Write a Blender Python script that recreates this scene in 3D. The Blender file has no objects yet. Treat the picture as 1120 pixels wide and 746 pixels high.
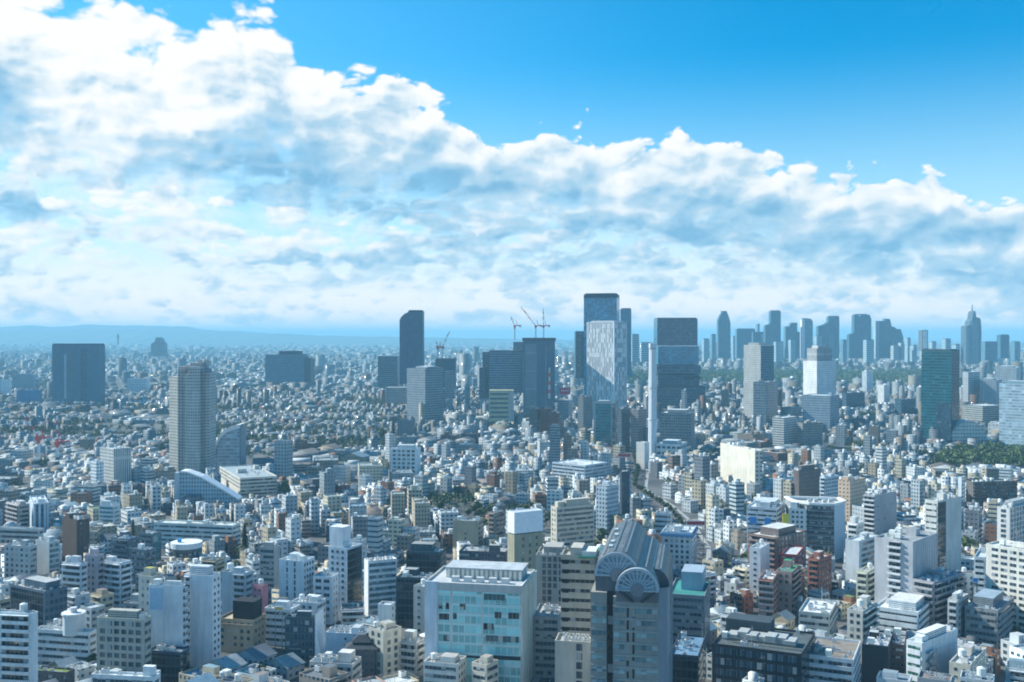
import bpy, math, random
import numpy as np
from math import radians, pi, sin, cos, atan, atan2, tan, sqrt, hypot

R = random.Random(20240917)
S = bpy.context.scene
COL = S.collection

# ------------------------------------------------------------------ camera
FPX, CXP, HYP, CAMH = 1150.0, 560.0, 367.0, 150.0    # focal length, centre and horizon in photograph pixels
cam_d = bpy.data.cameras.new("camera")
cam_d.sensor_width = 36.0
cam_d.lens = FPX / 1120.0 * 36.0
cam_d.clip_start, cam_d.clip_end = 1.0, 120000.0
cam = bpy.data.objects.new("camera", cam_d)
cam.location = (0, 0, CAMH)
cam.rotation_euler = (radians(90) - (373.0 - HYP) / FPX, 0, 0)
COL.objects.link(cam)
S.camera = cam

# ------------------------------------------------------------------ exposure
S.view_settings.view_transform = 'Standard'
S.view_settings.look = 'None'
S.view_settings.exposure = 0.54
S.view_settings.gamma = 1.0
S.render.film_transparent = False
S.cycles.use_denoising = True
S.cycles.max_bounces = 5
S.cycles.diffuse_bounces = 2
S.cycles.glossy_bounces = 2
S.cycles.transmission_bounces = 2
S.cycles.volume_bounces = 1
S.cycles.sample_clamp_indirect = 4.0
S.cycles.filter_width = 1.9
S.cycles.use_adaptive_sampling = True
S.cycles.adaptive_threshold = 0.02
S.cycles.adaptive_min_samples = 12

# ------------------------------------------------------------------ sun
SUN_AZ, SUN_EL = radians(-68), radians(37)            # azimuth clockwise from the view direction (+Y)
sun_d = bpy.data.lights.new("sun", 'SUN')
sun_d.energy = 5.0
sun_d.angle = radians(0.5)
sun_d.color = (1.0, 0.965, 0.87)
sun = bpy.data.objects.new("sun", sun_d)
SUN_DIR = np.array([sin(SUN_AZ) * cos(SUN_EL), cos(SUN_AZ) * cos(SUN_EL), sin(SUN_EL)])
sun.rotation_euler = (pi / 2 - SUN_EL, 0, pi - SUN_AZ)
COL.objects.link(sun)

# ------------------------------------------------------------------ world: Nishita sky with a bank of cumulus
W = bpy.data.worlds.new("World")
S.world = W
W.use_nodes = True
W.cycles.sampling_method = 'MANUAL'
W.cycles.sample_map_resolution = 512
nt = W.node_tree
nt.nodes.clear()

class NG:
    """small helper that writes shader maths"""
    def __init__(s, tree): s.t = tree
    def n(s, kind, **kw):
        x = s.t.nodes.new(kind)
        for k, v in kw.items(): setattr(x, k, v)
        return x
    def put(s, sock, v):
        if hasattr(v, 'is_output') or isinstance(v, bpy.types.NodeSocket): s.t.links.new(v, sock)
        elif isinstance(v, (tuple, list)) and sock.type == 'RGBA' and len(v) == 3: sock.default_value = (*v, 1)
        else: sock.default_value = v
    def m(s, op, a, b=None, c=None, clamp=False):
        x = s.n('ShaderNodeMath', operation=op, use_clamp=clamp)
        s.put(x.inputs[0], a)
        if b is not None: s.put(x.inputs[1], b)
        if c is not None: s.put(x.inputs[2], c)
        return x.outputs[0]
    def v(s, op, a, b=None, scale=None):
        x = s.n('ShaderNodeVectorMath', operation=op)
        s.put(x.inputs[0], a)
        if b is not None: s.put(x.inputs[1], b)
        if scale is not None: s.put(x.inputs['Scale'], scale)
        return x.outputs['Value'] if op in ('LENGTH', 'DOT_PRODUCT', 'DISTANCE') else x.outputs[0]
    def xyz(s, x=0.0, y=0.0, z=0.0):
        q = s.n('ShaderNodeCombineXYZ')
        for i, a in enumerate((x, y, z)): s.put(q.inputs[i], a)
        return q.outputs[0]
    def mr(s, val, a, b, c=0.0, d=1.0, mode='SMOOTHSTEP'):
        x = s.n('ShaderNodeMapRange', interpolation_type=mode)
        for i, q in enumerate((val, a, b, c, d)): s.put(x.inputs[i], q)
        return x.outputs[0]
    def mix(s, f, a, b, mode='MIX', clamp=True):
        x = s.n('ShaderNodeMix', data_type='RGBA', blend_type=mode, clamp_factor=clamp)
        s.put(x.inputs[0], f); s.put(x.inputs[6], a); s.put(x.inputs[7], b)
        return x.outputs[2]
    def noise(s, vec, scale, detail=6.0, rough=0.55, lac=2.0, dist=0.0, dim='3D', col=False):
        x = s.n('ShaderNodeTexNoise', noise_dimensions=dim)
        s.put(x.inputs['Vector'], vec); s.put(x.inputs['Scale'], scale); s.put(x.inputs['Detail'], detail)
        s.put(x.inputs['Roughness'], rough); s.put(x.inputs['Lacunarity'], lac); s.put(x.inputs['Distortion'], dist)
        return x.outputs['Color' if col else 'Fac']
    def voro(s, vec, scale, detail=3.0, rough=0.5, feature='F1', dim='3D'):
        x = s.n('ShaderNodeTexVoronoi', feature=feature, voronoi_dimensions=dim)
        s.put(x.inputs['Vector'], vec); s.put(x.inputs['Scale'], scale)
        s.put(x.inputs['Detail'], detail); s.put(x.inputs['Roughness'], rough)
        if feature == 'SMOOTH_F1': s.put(x.inputs['Smoothness'], 0.6)
        return x.outputs['Distance']

def azel(px, py):
    az = atan((px - CXP) / FPX)
    return az, atan((HYP - py) / FPX * cos(az))

SKY_TINT = (0.0, 0.84, 1.20)
SKY_STRENGTH = 0.1
HAZE_COL, HAZE_DENS = (0.37, 0.77, 1.0, 1.0), 8.8e-5
def lin(r, gg, b):
    f = lambda c: (c / 255 / 12.92) if c <= 10 else ((c / 255 + 0.055) / 1.055) ** 2.4
    return (f(r), f(gg), f(b))
g = NG(nt)
tc = g.n('ShaderNodeTexCoord').outputs['Generated']
sp = g.n('ShaderNodeSeparateXYZ'); nt.links.new(tc, sp.inputs[0])
X, Y, Z = sp.outputs
AZ = g.m('ARCTAN2', X, Y)
EL = g.m('ARCSINE', Z)
ELP = g.m('MAXIMUM', EL, 0.0)
wv = g.v('SUBTRACT', g.noise(g.xyz(AZ, EL, 0.0), 14.0, 3, 0.5, col=True, dim='2D'), (0.5, 0.5, 0.5))
def field(vec):
    """billows: soft fbm carrying cauliflower bumps, about -0.35..0.35"""
    a = g.noise(vec, 0.62, 7, 0.51, dim='2D')
    b = g.voro(vec, 1.5, 3.0, 0.45, 'F1', dim='2D')
    return g.m('ADD', g.m('MULTIPLY', g.m('SUBTRACT', a, 0.5), 1.1), g.m('MULTIPLY', g.m('SUBTRACT', 0.42, b), 0.5))

def broad(vec):
    """slow swell of the cloud bodies"""
    return g.noise(vec, 0.80, 2.5, 0.42, dim='2D')

def edge_curve(px):
    """top edge of a row of cloud: elevation over azimuth"""
    pts = sorted([(-1.6, 0.2)] + [azel(*p) for p in px] + [(1.6, 0.06)])
    A0, A1, E0, E1 = -1.6, 1.6, -0.1, 0.5
    fc = g.n('ShaderNodeFloatCurve')
    cv = fc.mapping.curves[0]
    while len(cv.points) < len(pts): cv.points.new(0.5, 0.5)
    for p, (a, e) in zip(cv.points, pts): p.location = ((a - A0) / (A1 - A0), (e - E0) / (E1 - E0))
    fc.mapping.use_clip = False
    fc.mapping.update()
    g.put(fc.inputs['Value'], g.mr(AZ, A0, A1, mode='LINEAR'))
    return g.mr(fc.outputs[0], 0.0, 1.0, E0, E1, 'LINEAR')

def blob(px, py, rx, ry, amp, warp=0.035):
    """soft patch whose outline is broken by the warp noise"""
    a, e = azel(px, py)
    d = g.v('ADD', g.xyz(g.m('SUBTRACT', AZ, a), g.m('SUBTRACT', EL, e), 0.0), g.v('SCALE', wv, scale=warp * 2))
    d = g.v('MULTIPLY', d, (FPX / rx, FPX / ry, 0.0))
    return g.m('MULTIPLY', g.mr(g.v('LENGTH', d), 1.0, 0.2), amp)
def total(bl):
    t = None
    for b in bl:
        x = blob(*b)
        t = x if t is None else g.m('ADD', t, x)
    return t

glow = total([(150, 140, 380, 270, 0.36, 0.0)])
dark = total([(285, 190, 130, 58, 0.62), (375, 165, 110, 60, 0.18), (255, 82, 70, 42, 0.30), (15, 232, 72, 24, 0.8), (0, 105, 44, 44, 0.5),
              (440, 226, 80, 34, 0.45), (466, 196, 44, 20, 0.6), (1085, 238, 90, 30, 0.2)])
ROWS = [  # (edge points, (noise offset x, y, scale), puff size on the edge, thickness, gain, presence threshold)
    ([(-900, 284), (0, 314), (90, 320), (160, 310), (240, 322), (330, 314), (420, 310), (500, 320), (560, 306), (650, 314), (740, 308), (830, 320), (900, 306), (1000, 302), (1060, 312), (1120, 304), (1700, 304)],
     (11.3, 4.1, 30.0), 0.024, 0.026, 0.75, -0.02),
    ([(-900, 240), (-300, 245), (0, 262), (90, 270), (160, 258), (240, 272), (330, 262), (420, 256), (500, 268), (560, 256), (650, 262), (740, 254), (830, 264), (900, 258), (1000, 262), (1060, 268), (1120, 262), (1700, 270)],
     (3.3, 14.1, 26.0), 0.034, 0.030, 0.85, -0.04),
    ([(-900, 120), (-300, 150), (0, 208), (60, 216), (110, 208), (190, 216), (260, 222), (330, 232), (420, 224), (480, 216), (560, 222), (640, 218), (720, 222), (800, 216), (880, 226), (960, 222), (1040, 226), (1120, 232), (1700, 260)],
     (5.7, 9.2, 21.0), 0.050, 0.045, 0.95, -0.14),
    ([(-900, 120), (-300, 100), (0, 130), (60, 150), (110, 150), (190, 140), (260, 130), (330, 150), (420, 166), (480, 180), (560, 176), (640, 186), (720, 182), (800, 190), (880, 206), (960, 204), (1040, 206), (1120, 226), (1700, 250)],
     (8.7, 1.2, 22.0), 0.06, 0.05, 0.95, -0.10),
    ([(-900, 40), (-500, -60), (-200, -190), (-60, -120), (0, -60), (80, -18), (150, 8), (205, 26), (245, 14), (275, 2), (305, 18), (335, 58), (372, 84), (425, 90), (468, 104), (500, 130), (560, 146), (625, 140),
      (690, 156), (760, 156), (830, 164), (870, 182), (920, 192), (985, 178), (1040, 190), (1120, 214), (1300, 235), (1700, 250)],
     (1.0, 2.0, 17.0), 0.066, 0.05, 1.0, -0.5)]
cr_pts = [(0.0, lin(128, 183, 219)), (0.25, lin(160, 203, 230)), (0.5, lin(188, 217, 236)), (0.74, lin(230, 241, 247)), (1.0, lin(254, 254, 254))]
left_wide = g.mr(AZ, -0.42, 0.0, 2.2, 1.0)              # the bank towers towards the sun
layers = []
for r_, (pts_, off, amp, thick, gain, thr) in enumerate(ROWS):
    k = off[2]
    q = g.v('ADD', g.xyz(g.m('MULTIPLY', AZ, k), g.m('MULTIPLY', EL, k * (1.7 if r_ > 2 else 2.1)), 0.0), (off[0], off[1], 0.0))
    q = g.v('ADD', q, g.v('SCALE', wv, scale=0.5))
    f0, f1 = field(q), field(g.v('ADD', q, (-0.13, 0.19, 0.0)))
    depth = g.m('SUBTRACT', g.m('ADD', edge_curve(pts_), 0.008), EL)
    th = g.m('MULTIPLY', left_wide, thick) if r_ == 4 else thick
    dn = g.m('DIVIDE', g.m('ADD', depth, g.m('MULTIPLY', f0, amp)), th)       # 0 at the top, 1 at the base
    al = g.m('MULTIPLY', g.mr(dn, -0.01, 0.15), g.mr(g.m('ADD', dn, g.m('MULTIPLY', f0, -1.2)), 2.3, 1.1))
    if thr > -0.4: al = g.m('MULTIPLY', al, g.mr(f0, thr - 0.22, thr + 0.10))
    rel = g.m('SUBTRACT', f0, f1)
    relb = g.m('SUBTRACT', broad(q), broad(g.v('ADD', q, (-0.40, 0.55, 0.0))))
    lit = g.m('ADD', g.mr(dn, 1.45, 0.05, 0.20, 0.84), g.m('ADD', g.m('MULTIPLY', rel, 1.25), g.m('MULTIPLY', relb, 0.85)))
    layers.append((al, lit, gain))

lit, alpha = None, None
for al, l, gain in layers:
    a = g.m('MULTIPLY', al, gain)
    if lit is None: lit, alpha = l, a
    else:
        lit = g.m('ADD', g.m('MULTIPLY', l, a), g.m('MULTIPLY', lit, g.m('SUBTRACT', 1.0, a)))
        alpha = g.m('SUBTRACT', 1.0, g.m('MULTIPLY', g.m('SUBTRACT', 1.0, alpha), g.m('SUBTRACT', 1.0, a)))
lit = g.m('SUBTRACT', g.m('ADD', lit, glow), dark)
cr = g.n('ShaderNodeValToRGB')
els = cr.color_ramp.elements
while len(els) < len(cr_pts): els.new(0.5)
for e_, (p_, c_) in zip(els, cr_pts): e_.position = p_; e_.color = (*c_, 1)
g.put(cr.inputs[0], g.m('MAXIMUM', g.m('MINIMUM', lit, 1.0), 0.0))
cloud = g.v('SCALE', cr.outputs[0], scale=0.725 / SKY_STRENGTH)

sky = g.n('ShaderNodeTexSky', sky_type='NISHITA')
sky.sun_disc = False
sky.sun_elevation = SUN_EL
sky.sun_rotation = SUN_AZ
sky.altitude = 150
sky.air_density, sky.dust_density, sky.ozone_density = 1.0, 0.6, 2.0
# saturated, slightly cyan rendition of the clear sky under a thin pale veil low down
skyc = g.v('MULTIPLY', sky.outputs[0], SKY_TINT)
veil = g.mr(EL, 0.27, 0.0, 0.0, 0.97)
side = g.m('MULTIPLY', g.mr(AZ, 0.30, -0.50, 0.0, 0.55), g.mr(EL, 0.62, 0.10))     # paler towards the sun
skyc = g.mix(side, skyc, tuple(c / SKY_STRENGTH for c in lin(128, 190, 232)))
skyc = g.mix(veil, skyc, tuple(0.86 * c / SKY_STRENGTH for c in lin(204, 232, 243)))
skyc = g.mix(g.mr(EL, 0.10, 0.008), skyc, tuple(c / SKY_STRENGTH for c in (0.86, 0.76, 0.68)))
plain = g.n('ShaderNodeBackground'); g.put(plain.inputs[0], skyc); plain.inputs[1].default_value = SKY_STRENGTH
full = g.n('ShaderNodeBackground'); g.put(full.inputs[0], g.mix(alpha, skyc, cloud)); full.inputs[1].default_value = SKY_STRENGTH
# the bank stands over the western and northern sky only
where = g.m('MULTIPLY', g.mr(g.m('ABSOLUTE', AZ), 1.15, 0.85), g.m('MULTIPLY', g.mr(EL, 0.46, 0.36), g.mr(EL, -0.01, 0.02)))
ms = g.n('ShaderNodeMixShader')
g.put(ms.inputs[0], where); nt.links.new(plain.outputs[0], ms.inputs[1]); nt.links.new(full.outputs[0], ms.inputs[2])
wo = g.n('ShaderNodeOutputWorld'); nt.links.new(ms.outputs[0], wo.inputs[0])

# ------------------------------------------------------------------ materials (all node based)
def new_mat(name):
    m = bpy.data.materials.new(name)
    m.use_nodes = True
    t = m.node_tree
    t.nodes.clear()
    h = NG(t)
    o = h.n('ShaderNodeOutputMaterial')
    b = h.n('ShaderNodeBsdfPrincipled')
    t.links.new(b.outputs[0], o.inputs[0])
    return m, h, b
def attr(h, name):
    a = h.n('ShaderNodeAttribute', attribute_type='GEOMETRY', attribute_name=name)
    return a

def make_facade():
    """walls and roofs: own colour per face, weathering, and a grid of glazed openings where the face carries one"""
    m, h, b = new_mat("facade")
    col = attr(h, 'col').outputs['Color']
    pat = attr(h, 'pat')
    ps = h.n('ShaderNodeSeparateColor'); m.node_tree.links.new(pat.outputs['Color'], ps.inputs[0])
    bay, flo, wf = ps.outputs[0], ps.outputs[1], ps.outputs[2]
    hf = pat.outputs['Alpha']
    uv = h.n('ShaderNodeUVMap').outputs[0]
    us = h.n('ShaderNodeSeparateXYZ'); m.node_tree.links.new(uv, us.inputs[0])
    on = h.m('GREATER_THAN', bay, 0.05)
    cu = h.m('DIVIDE', us.outputs[0], h.m('MAXIMUM', bay, 0.05))
    cvv = h.m('DIVIDE', us.outputs[1], h.m('MAXIMUM', flo, 0.05))
    du = h.m('ABSOLUTE', h.m('SUBTRACT', h.m('FRACT', cu), 0.5))
    dv = h.m('ABSOLUTE', h.m('SUBTRACT', h.m('FRACT', cvv), 0.52))
    win = h.m('MULTIPLY', h.m('LESS_THAN', du, h.m('MULTIPLY', wf, 0.5)), h.m('LESS_THAN', dv, h.m('MULTIPLY', hf, 0.5)))
    win = h.m('MULTIPLY', win, on)
    wn = h.n('ShaderNodeTexWhiteNoise', noise_dimensions='3D')
    geo = h.n('ShaderNodeNewGeometry')
    h.put(wn.inputs['Vector'], h.xyz(h.m('FLOOR', cu), h.m('FLOOR', cvv), h.m('MULTIPLY', bay, 17.3)))
    rnd = wn.outputs['Value']
    gl = h.mix(h.mr(rnd, 0.86, 1.0, 0, .6, 'LINEAR'), h.mix(rnd, (0.022, 0.058, 0.088), (0.05, 0.12, 0.165)), (0.24, 0.27, 0.28))
    pos = geo.outputs['Position']
    n1 = h.noise(pos, 0.09, 5, 0.6)
    st = h.noise(h.v('MULTIPLY', pos, (0.5, 0.5, 0.06)), 1.0, 4, 0.6)
    w = h.m('ADD', h.mr(n1, 0.3, 0.72, -0.14, 0.10, 'LINEAR'), h.mr(st, 0.33, 0.7, -0.15, 0.08, 'LINEAR'))
    wall = h.v('SCALE', col, scale=h.m('ADD', 1.0, w))
    h.put(b.inputs['Base Color'], h.mix(win, wall, gl))
    h.put(b.inputs['Roughness'], h.mr(win, 0.0, 1.0, 0.78, 0.10, 'LINEAR'))
    b.inputs['Specular IOR Level'].default_value = 0.4
    return m

def make_glass():
    """window glass with drawn blinds here and there"""
    m, h, b = new_mat("window_glass")
    col = attr(h, 'col').outputs['Color']
    uv = h.n('ShaderNodeUVMap').outputs[0]
    us = h.n('ShaderNodeSeparateXYZ'); m.node_tree.links.new(uv, us.inputs[0])
    cu = h.m('DIVIDE', us.outputs[0], 1.8)
    oi = h.n('ShaderNodeObjectInfo')
    wn = h.n('ShaderNodeTexWhiteNoise', noise_dimensions='3D')
    h.put(wn.inputs['Vector'], h.xyz(h.m('FLOOR', cu), h.m('FLOOR', h.m('DIVIDE', us.outputs[1], 3.6)), h.m('MULTIPLY', oi.outputs['Random'], 91.0)))
    r = wn.outputs['Value']
    frame = h.m('GREATER_THAN', h.m('ABSOLUTE', h.m('SUBTRACT', h.m('FRACT', cu), 0.5)), 0.46)
    c = h.v('SCALE', col, scale=h.mr(r, 0, 1, 0.55, 1.5, 'LINEAR'))
    c = h.mix(h.m('MULTIPLY', h.m('GREATER_THAN', r, 0.80), 0.75), c, (0.42, 0.46, 0.46))
    c = h.mix(frame, c, (0.30, 0.32, 0.33))
    h.put(b.inputs['Base Color'], c)
    b.inputs['Roughness'].default_value = 0.08
    b.inputs['Specular IOR Level'].default_value = 0.55
    # panes are never quite flat
    bp = h.n('ShaderNodeBump'); bp.inputs['Strength'].default_value = 0.06; bp.inputs['Distance'].default_value = 0.3
    h.put(bp.inputs['Height'], h.noise(h.n('ShaderNodeNewGeometry').outputs['Position'], 0.5, 2, 0.5))
    m.node_tree.links.new(bp.outputs[0], b.inputs['Normal'])
    return m

def make_curtain(name, base, line, bay, flo, rough=0.07, metal=0.0, lw=0.06):
    """curtain wall: tinted glass with mullions and floor lines"""
    m, h, b = new_mat(name)
    uv = h.n('ShaderNodeUVMap').outputs[0]
    us = h.n('ShaderNodeSeparateXYZ'); m.node_tree.links.new(uv, us.inputs[0])
    cu, cv_ = h.m('DIVIDE', us.outputs[0], bay), h.m('DIVIDE', us.outputs[1], flo)
    fu = h.m('GREATER_THAN', h.m('ABSOLUTE', h.m('SUBTRACT', h.m('FRACT', cu), 0.5)), 0.5 - lw)
    fv = h.m('GREATER_THAN', h.m('ABSOLUTE', h.m('SUBTRACT', h.m('FRACT', cv_), 0.5)), 0.5 - lw * 2.2)
    wn = h.n('ShaderNodeTexWhiteNoise', noise_dimensions='2D')
    h.put(wn.inputs['Vector'], h.xyz(h.m('FLOOR', h.m('DIVIDE', cu, 2.0)), h.m('FLOOR', cv_), 0.0))
    r = wn.outputs['Value']
    big = h.noise(h.xyz(us.outputs[0], us.outputs[1], 0.0), 0.03, 3, 0.5)
    c = h.v('SCALE', h.n('ShaderNodeRGB').outputs[0], scale=1.0)
    rgb = [x for x in m.node_tree.nodes if x.type == 'RGB'][0]; rgb.outputs[0].default_value = (*base, 1)
    c = h.v('SCALE', c, scale=h.m('MULTIPLY', h.mr(r, 0, 1, 0.65, 1.4, 'LINEAR'), h.mr(big, 0.3, 0.7, 0.75, 1.25, 'LINEAR')))
    c = h.mix(h.m('MULTIPLY', h.m('GREATER_THAN', r, 0.92), 0.35), c, tuple(min(1, x * 2.0 + 0.06) for x in base))
    f = h.m('MAXIMUM', fu, fv)
    h.put(b.inputs['Base Color'], h.mix(f, c, line))
    h.put(b.inputs['Roughness'], h.mr(f, 0, 1, rough, 0.5, 'LINEAR'))
    b.inputs['Metallic'].default_value = metal
    b.inputs['Specular IOR Level'].default_value = 0.6
    return m

def make_plain(name, rough=0.6, metal=0.0, grime=0.12, scale=0.6):
    m, h, b = new_mat(name)
    col = attr(h, 'col').outputs['Color']
    n_ = h.noise(h.n('ShaderNodeNewGeometry').outputs['Position'], scale, 5, 0.6)
    h.put(b.inputs['Base Color'], h.v('SCALE', col, scale=h.mr(n_, 0.25, 0.75, 1 - grime, 1 + grime, 'LINEAR')))
    b.inputs['Roughness'].default_value = rough
    b.inputs['Metallic'].default_value = metal
    return m

def make_roof():
    """flat roofs: membrane or concrete with stains and puddle marks"""
    m, h, b = new_mat("roofing")
    col = attr(h, 'col').outputs['Color']
    p = h.n('ShaderNodeNewGeometry').outputs['Position']
    a = h.noise(p, 0.22, 6, 0.65); c2 = h.noise(p, 1.7, 3, 0.5)
    s_ = h.m('ADD', h.mr(a, 0.3, 0.7, 0.72, 1.18, 'LINEAR'), h.mr(c2, 0.3, 0.7, -0.08, 0.08, 'LINEAR'))
    h.put(b.inputs['Base Color'], h.v('SCALE', col, scale=s_))
    b.inputs['Roughness'].default_value = 0.85
    return m

def make_leaf(name, c0, c1):
    m, h, b = new_mat(name)
    oi = h.n('ShaderNodeObjectInfo')
    n_ = h.noise(h.n('ShaderNodeNewGeometry').outputs['Position'], 0.55, 4, 0.6)
    f = h.m('ADD', h.m('MULTIPLY', n_, 0.9), h.mr(oi.outputs['Random'], 0, 1, -0.25, 0.25, 'LINEAR'))
    h.put(b.inputs['Base Color'], h.mix(f, c0, c1))
    b.inputs['Roughness'].default_value = 0.65
    return m

def make_ground():
    m, h, b = new_mat("city_ground")
    p = h.n('ShaderNodeNewGeometry').outputs['Position']
    a = h.noise(p, 0.02, 6, 0.6); c_ = h.voro(p, 0.03, 1, 0.5, 'F1')
    far = h.noise(p, 0.004, 8, 0.72)
    near = h.mix(h.mr(a, 0.4, 0.62), (0.05, 0.055, 0.06), (0.13, 0.13, 0.125))
    near = h.mix(h.m('MULTIPLY', h.mr(far, 0.52, 0.66), 0.7), near, (0.045, 0.07, 0.035))
    h.put(b.inputs['Base Color'], near)
    b.inputs['Roughness'].default_value = 0.9
    return m

def make_road():
    m, h, b = new_mat("asphalt")
    p = h.n('ShaderNodeNewGeometry').outputs['Position']
    a = h.noise(p, 0.15, 6, 0.65)
    h.put(b.inputs['Base Color'], h.mix(a, (0.045, 0.047, 0.05), (0.10, 0.10, 0.10)))
    b.inputs['Roughness'].default_value = 0.85
    return m

M = dict(facade=make_facade(), glass=make_glass(), roof=make_roof(), plain=make_plain("painted_surface"),
         metal=make_plain("metal_surface", 0.35, 0.6, 0.1, 2.0), gloss=make_plain("glossy_panel", 0.18, 0.0, 0.05, 0.2),
         leaf=make_leaf("tree_leaves", (0.026, 0.050, 0.014), (0.10, 0.145, 0.032)),
         leafd=make_leaf("conifer_leaves", (0.014, 0.028, 0.016), (0.040, 0.062, 0.030)),
         wood=make_leaf("woodland_leaves", (0.020, 0.050, 0.016), (0.10, 0.155, 0.036)),
         ground=make_ground(), road=make_road(),
         cw_blue=make_curtain("blue_curtain_wall", (0.030, 0.23, 0.36), (0.06, 0.22, 0.32), 1.8, 4.2),
         cw_dark=make_curtain("dark_curtain_wall", (0.015, 0.095, 0.16), (0.04, 0.12, 0.17), 1.8, 4.0),
         cw_navy=make_curtain("navy_curtain_wall", (0.010, 0.022, 0.034), (0.03, 0.045, 0.06), 2.2, 3.8),
         cw_teal=make_curtain("teal_curtain_wall", (0.025, 0.17, 0.20), (0.07, 0.21, 0.23), 1.6, 4.0),
         cw_deep=make_curtain("deep_teal_curtain_wall", (0.008, 0.095, 0.125), (0.02, 0.12, 0.145), 1.8, 4.0),
         cw_green=make_curtain("pale_green_curtain_wall", (0.26, 0.60, 0.62), (0.50, 0.74, 0.75), 2.6, 4.1, 0.12),
         cw_pale=make_curtain("pale_curtain_wall", (0.26, 0.38, 0.46), (0.45, 0.52, 0.56), 2.0, 3.8, 0.12))

# ------------------------------------------------------------------ mesh helpers
class MB:
    """collects faces with a colour, a window grid and metre UVs; build() links them as one object"""
    def __init__(s): s.v, s.f, s.c, s.p, s.uv, s.mi, s.mats = [], [], [], [], [], [], []
    def face(s, pts, col, pat=(0, 0, 0, 0), uv=None, mi=0):
        i = len(s.v)
        s.v.extend(pts); s.f.append(tuple(range(i, i + len(pts))))
        s.c.append((col[0], col[1], col[2], 1.0)); s.p.append(pat); s.mi.append(mi)
        s.uv.extend(uv if uv else [(p[0], p[1]) for p in pts])
    def wallq(s, a, b, z0, z1, col, pat=(0, 0, 0, 0), mi=0, u0=0.0):
        """vertical quad from a to b (as seen from outside, left to right)"""
        L = hypot(b[0] - a[0], b[1] - a[1])
        s.face([(a[0], a[1], z0), (b[0], b[1], z0), (b[0], b[1], z1), (a[0], a[1], z1)], col, pat,
               [(u0, z0), (u0 + L, z0), (u0 + L, z1), (u0, z1)], mi)
    def prism(s, poly, z0, z1, col, pat=(0, 0, 0, 0), top=None, bottom=False, mi=0, mit=None):
        n = len(poly)
        for i in range(n): s.wallq(poly[i], poly[(i + 1) % n], z0, z1, col, pat, mi)
        if top is not False: s.face([(x, y, z1) for x, y in poly], top or col, mi=mi if mit is None else mit)
        if bottom: s.face([(x, y, z0) for x, y in reversed(poly)], col, mi=mi)
    def box(s, c, e1, h1, e2, h2, z0, z1, col, **k):
        """box about c with half sizes h1 along e1 and h2 along e2"""
        a, b_ = (e1[0] * h1, e1[1] * h1), (e2[0] * h2, e2[1] * h2)
        P = [(c[0] - a[0] - b_[0], c[1] - a[1] - b_[1]), (c[0] + a[0] - b_[0], c[1] + a[1] - b_[1]),
             (c[0] + a[0] + b_[0], c[1] + a[1] + b_[1]), (c[0] - a[0] + b_[0], c[1] - a[1] + b_[1])]
        if e1[0] * e2[1] - e1[1] * e2[0] < 0: P.reverse()
        s.prism(P, z0, z1, col, **k)
    def cyl(s, c, r, z0, z1, col, n=12, r2=None, cap=True, mi=0):
        r2 = r if r2 is None else r2
        A = [(c[0] + r * cos(2 * pi * i / n), c[1] + r * sin(2 * pi * i / n), z0) for i in range(n)]
        B = [(c[0] + r2 * cos(2 * pi * i / n), c[1] + r2 * sin(2 * pi * i / n), z1) for i in range(n)]
        for i in range(n):
            j = (i + 1) % n
            s.face([A[i], A[j], B[j], B[i]], col, uv=[(r * 6.28 * i / n, z0), (r * 6.28 * (i + 1) / n, z0), (r * 6.28 * (i + 1) / n, z1), (r * 6.28 * i / n, z1)], mi=mi)
        if cap: s.face(B, col, mi=mi)
    def bar(s, p, q_, w, col):
        """square bar between two points"""
        p, q_ = np.array(p, float), np.array(q_, float)
        d = q_ - p; d /= np.linalg.norm(d)
        up = np.array((0, 0, 1.0)) if abs(d[2]) < 0.9 else np.array((1.0, 0, 0))
        a = np.cross(d, up); a /= np.linalg.norm(a); b_ = np.cross(a, d)
        o = [a + b_, -a + b_, -a - b_, a - b_]
        A = [tuple(p + x * w / 2) for x in o]; B = [tuple(q_ + x * w / 2) for x in o]
        for i in range(4):
            j = (i + 1) % 4
            s.face([A[i], B[i], B[j], A[j]], col)
        s.face(A, col); s.face(B[::-1], col)
    def mesh(s, name, mats):
        me = bpy.data.meshes.new(name)
        v = np.array(s.v, np.float32)
        lens = np.array([len(f) for f in s.f], np.int32)
        return raw_mesh(me, v, np.concatenate([np.array(f, np.int32) for f in s.f]), lens, np.array(s.c, np.float32), np.array(s.p, np.float32), np.array(s.uv, np.float32), mats, s.mi)
    def build(s, name, mats, parent=None, loc=None):
        if not s.f: return None
        if not isinstance(mats, (list, tuple)): mats = [mats]
        me = s.mesh(name, mats)
        o = bpy.data.objects.new(name, me)
        COL.objects.link(o)
        if parent is not None: o.parent = parent
        if loc is not None: o.location = loc
        return o

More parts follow.
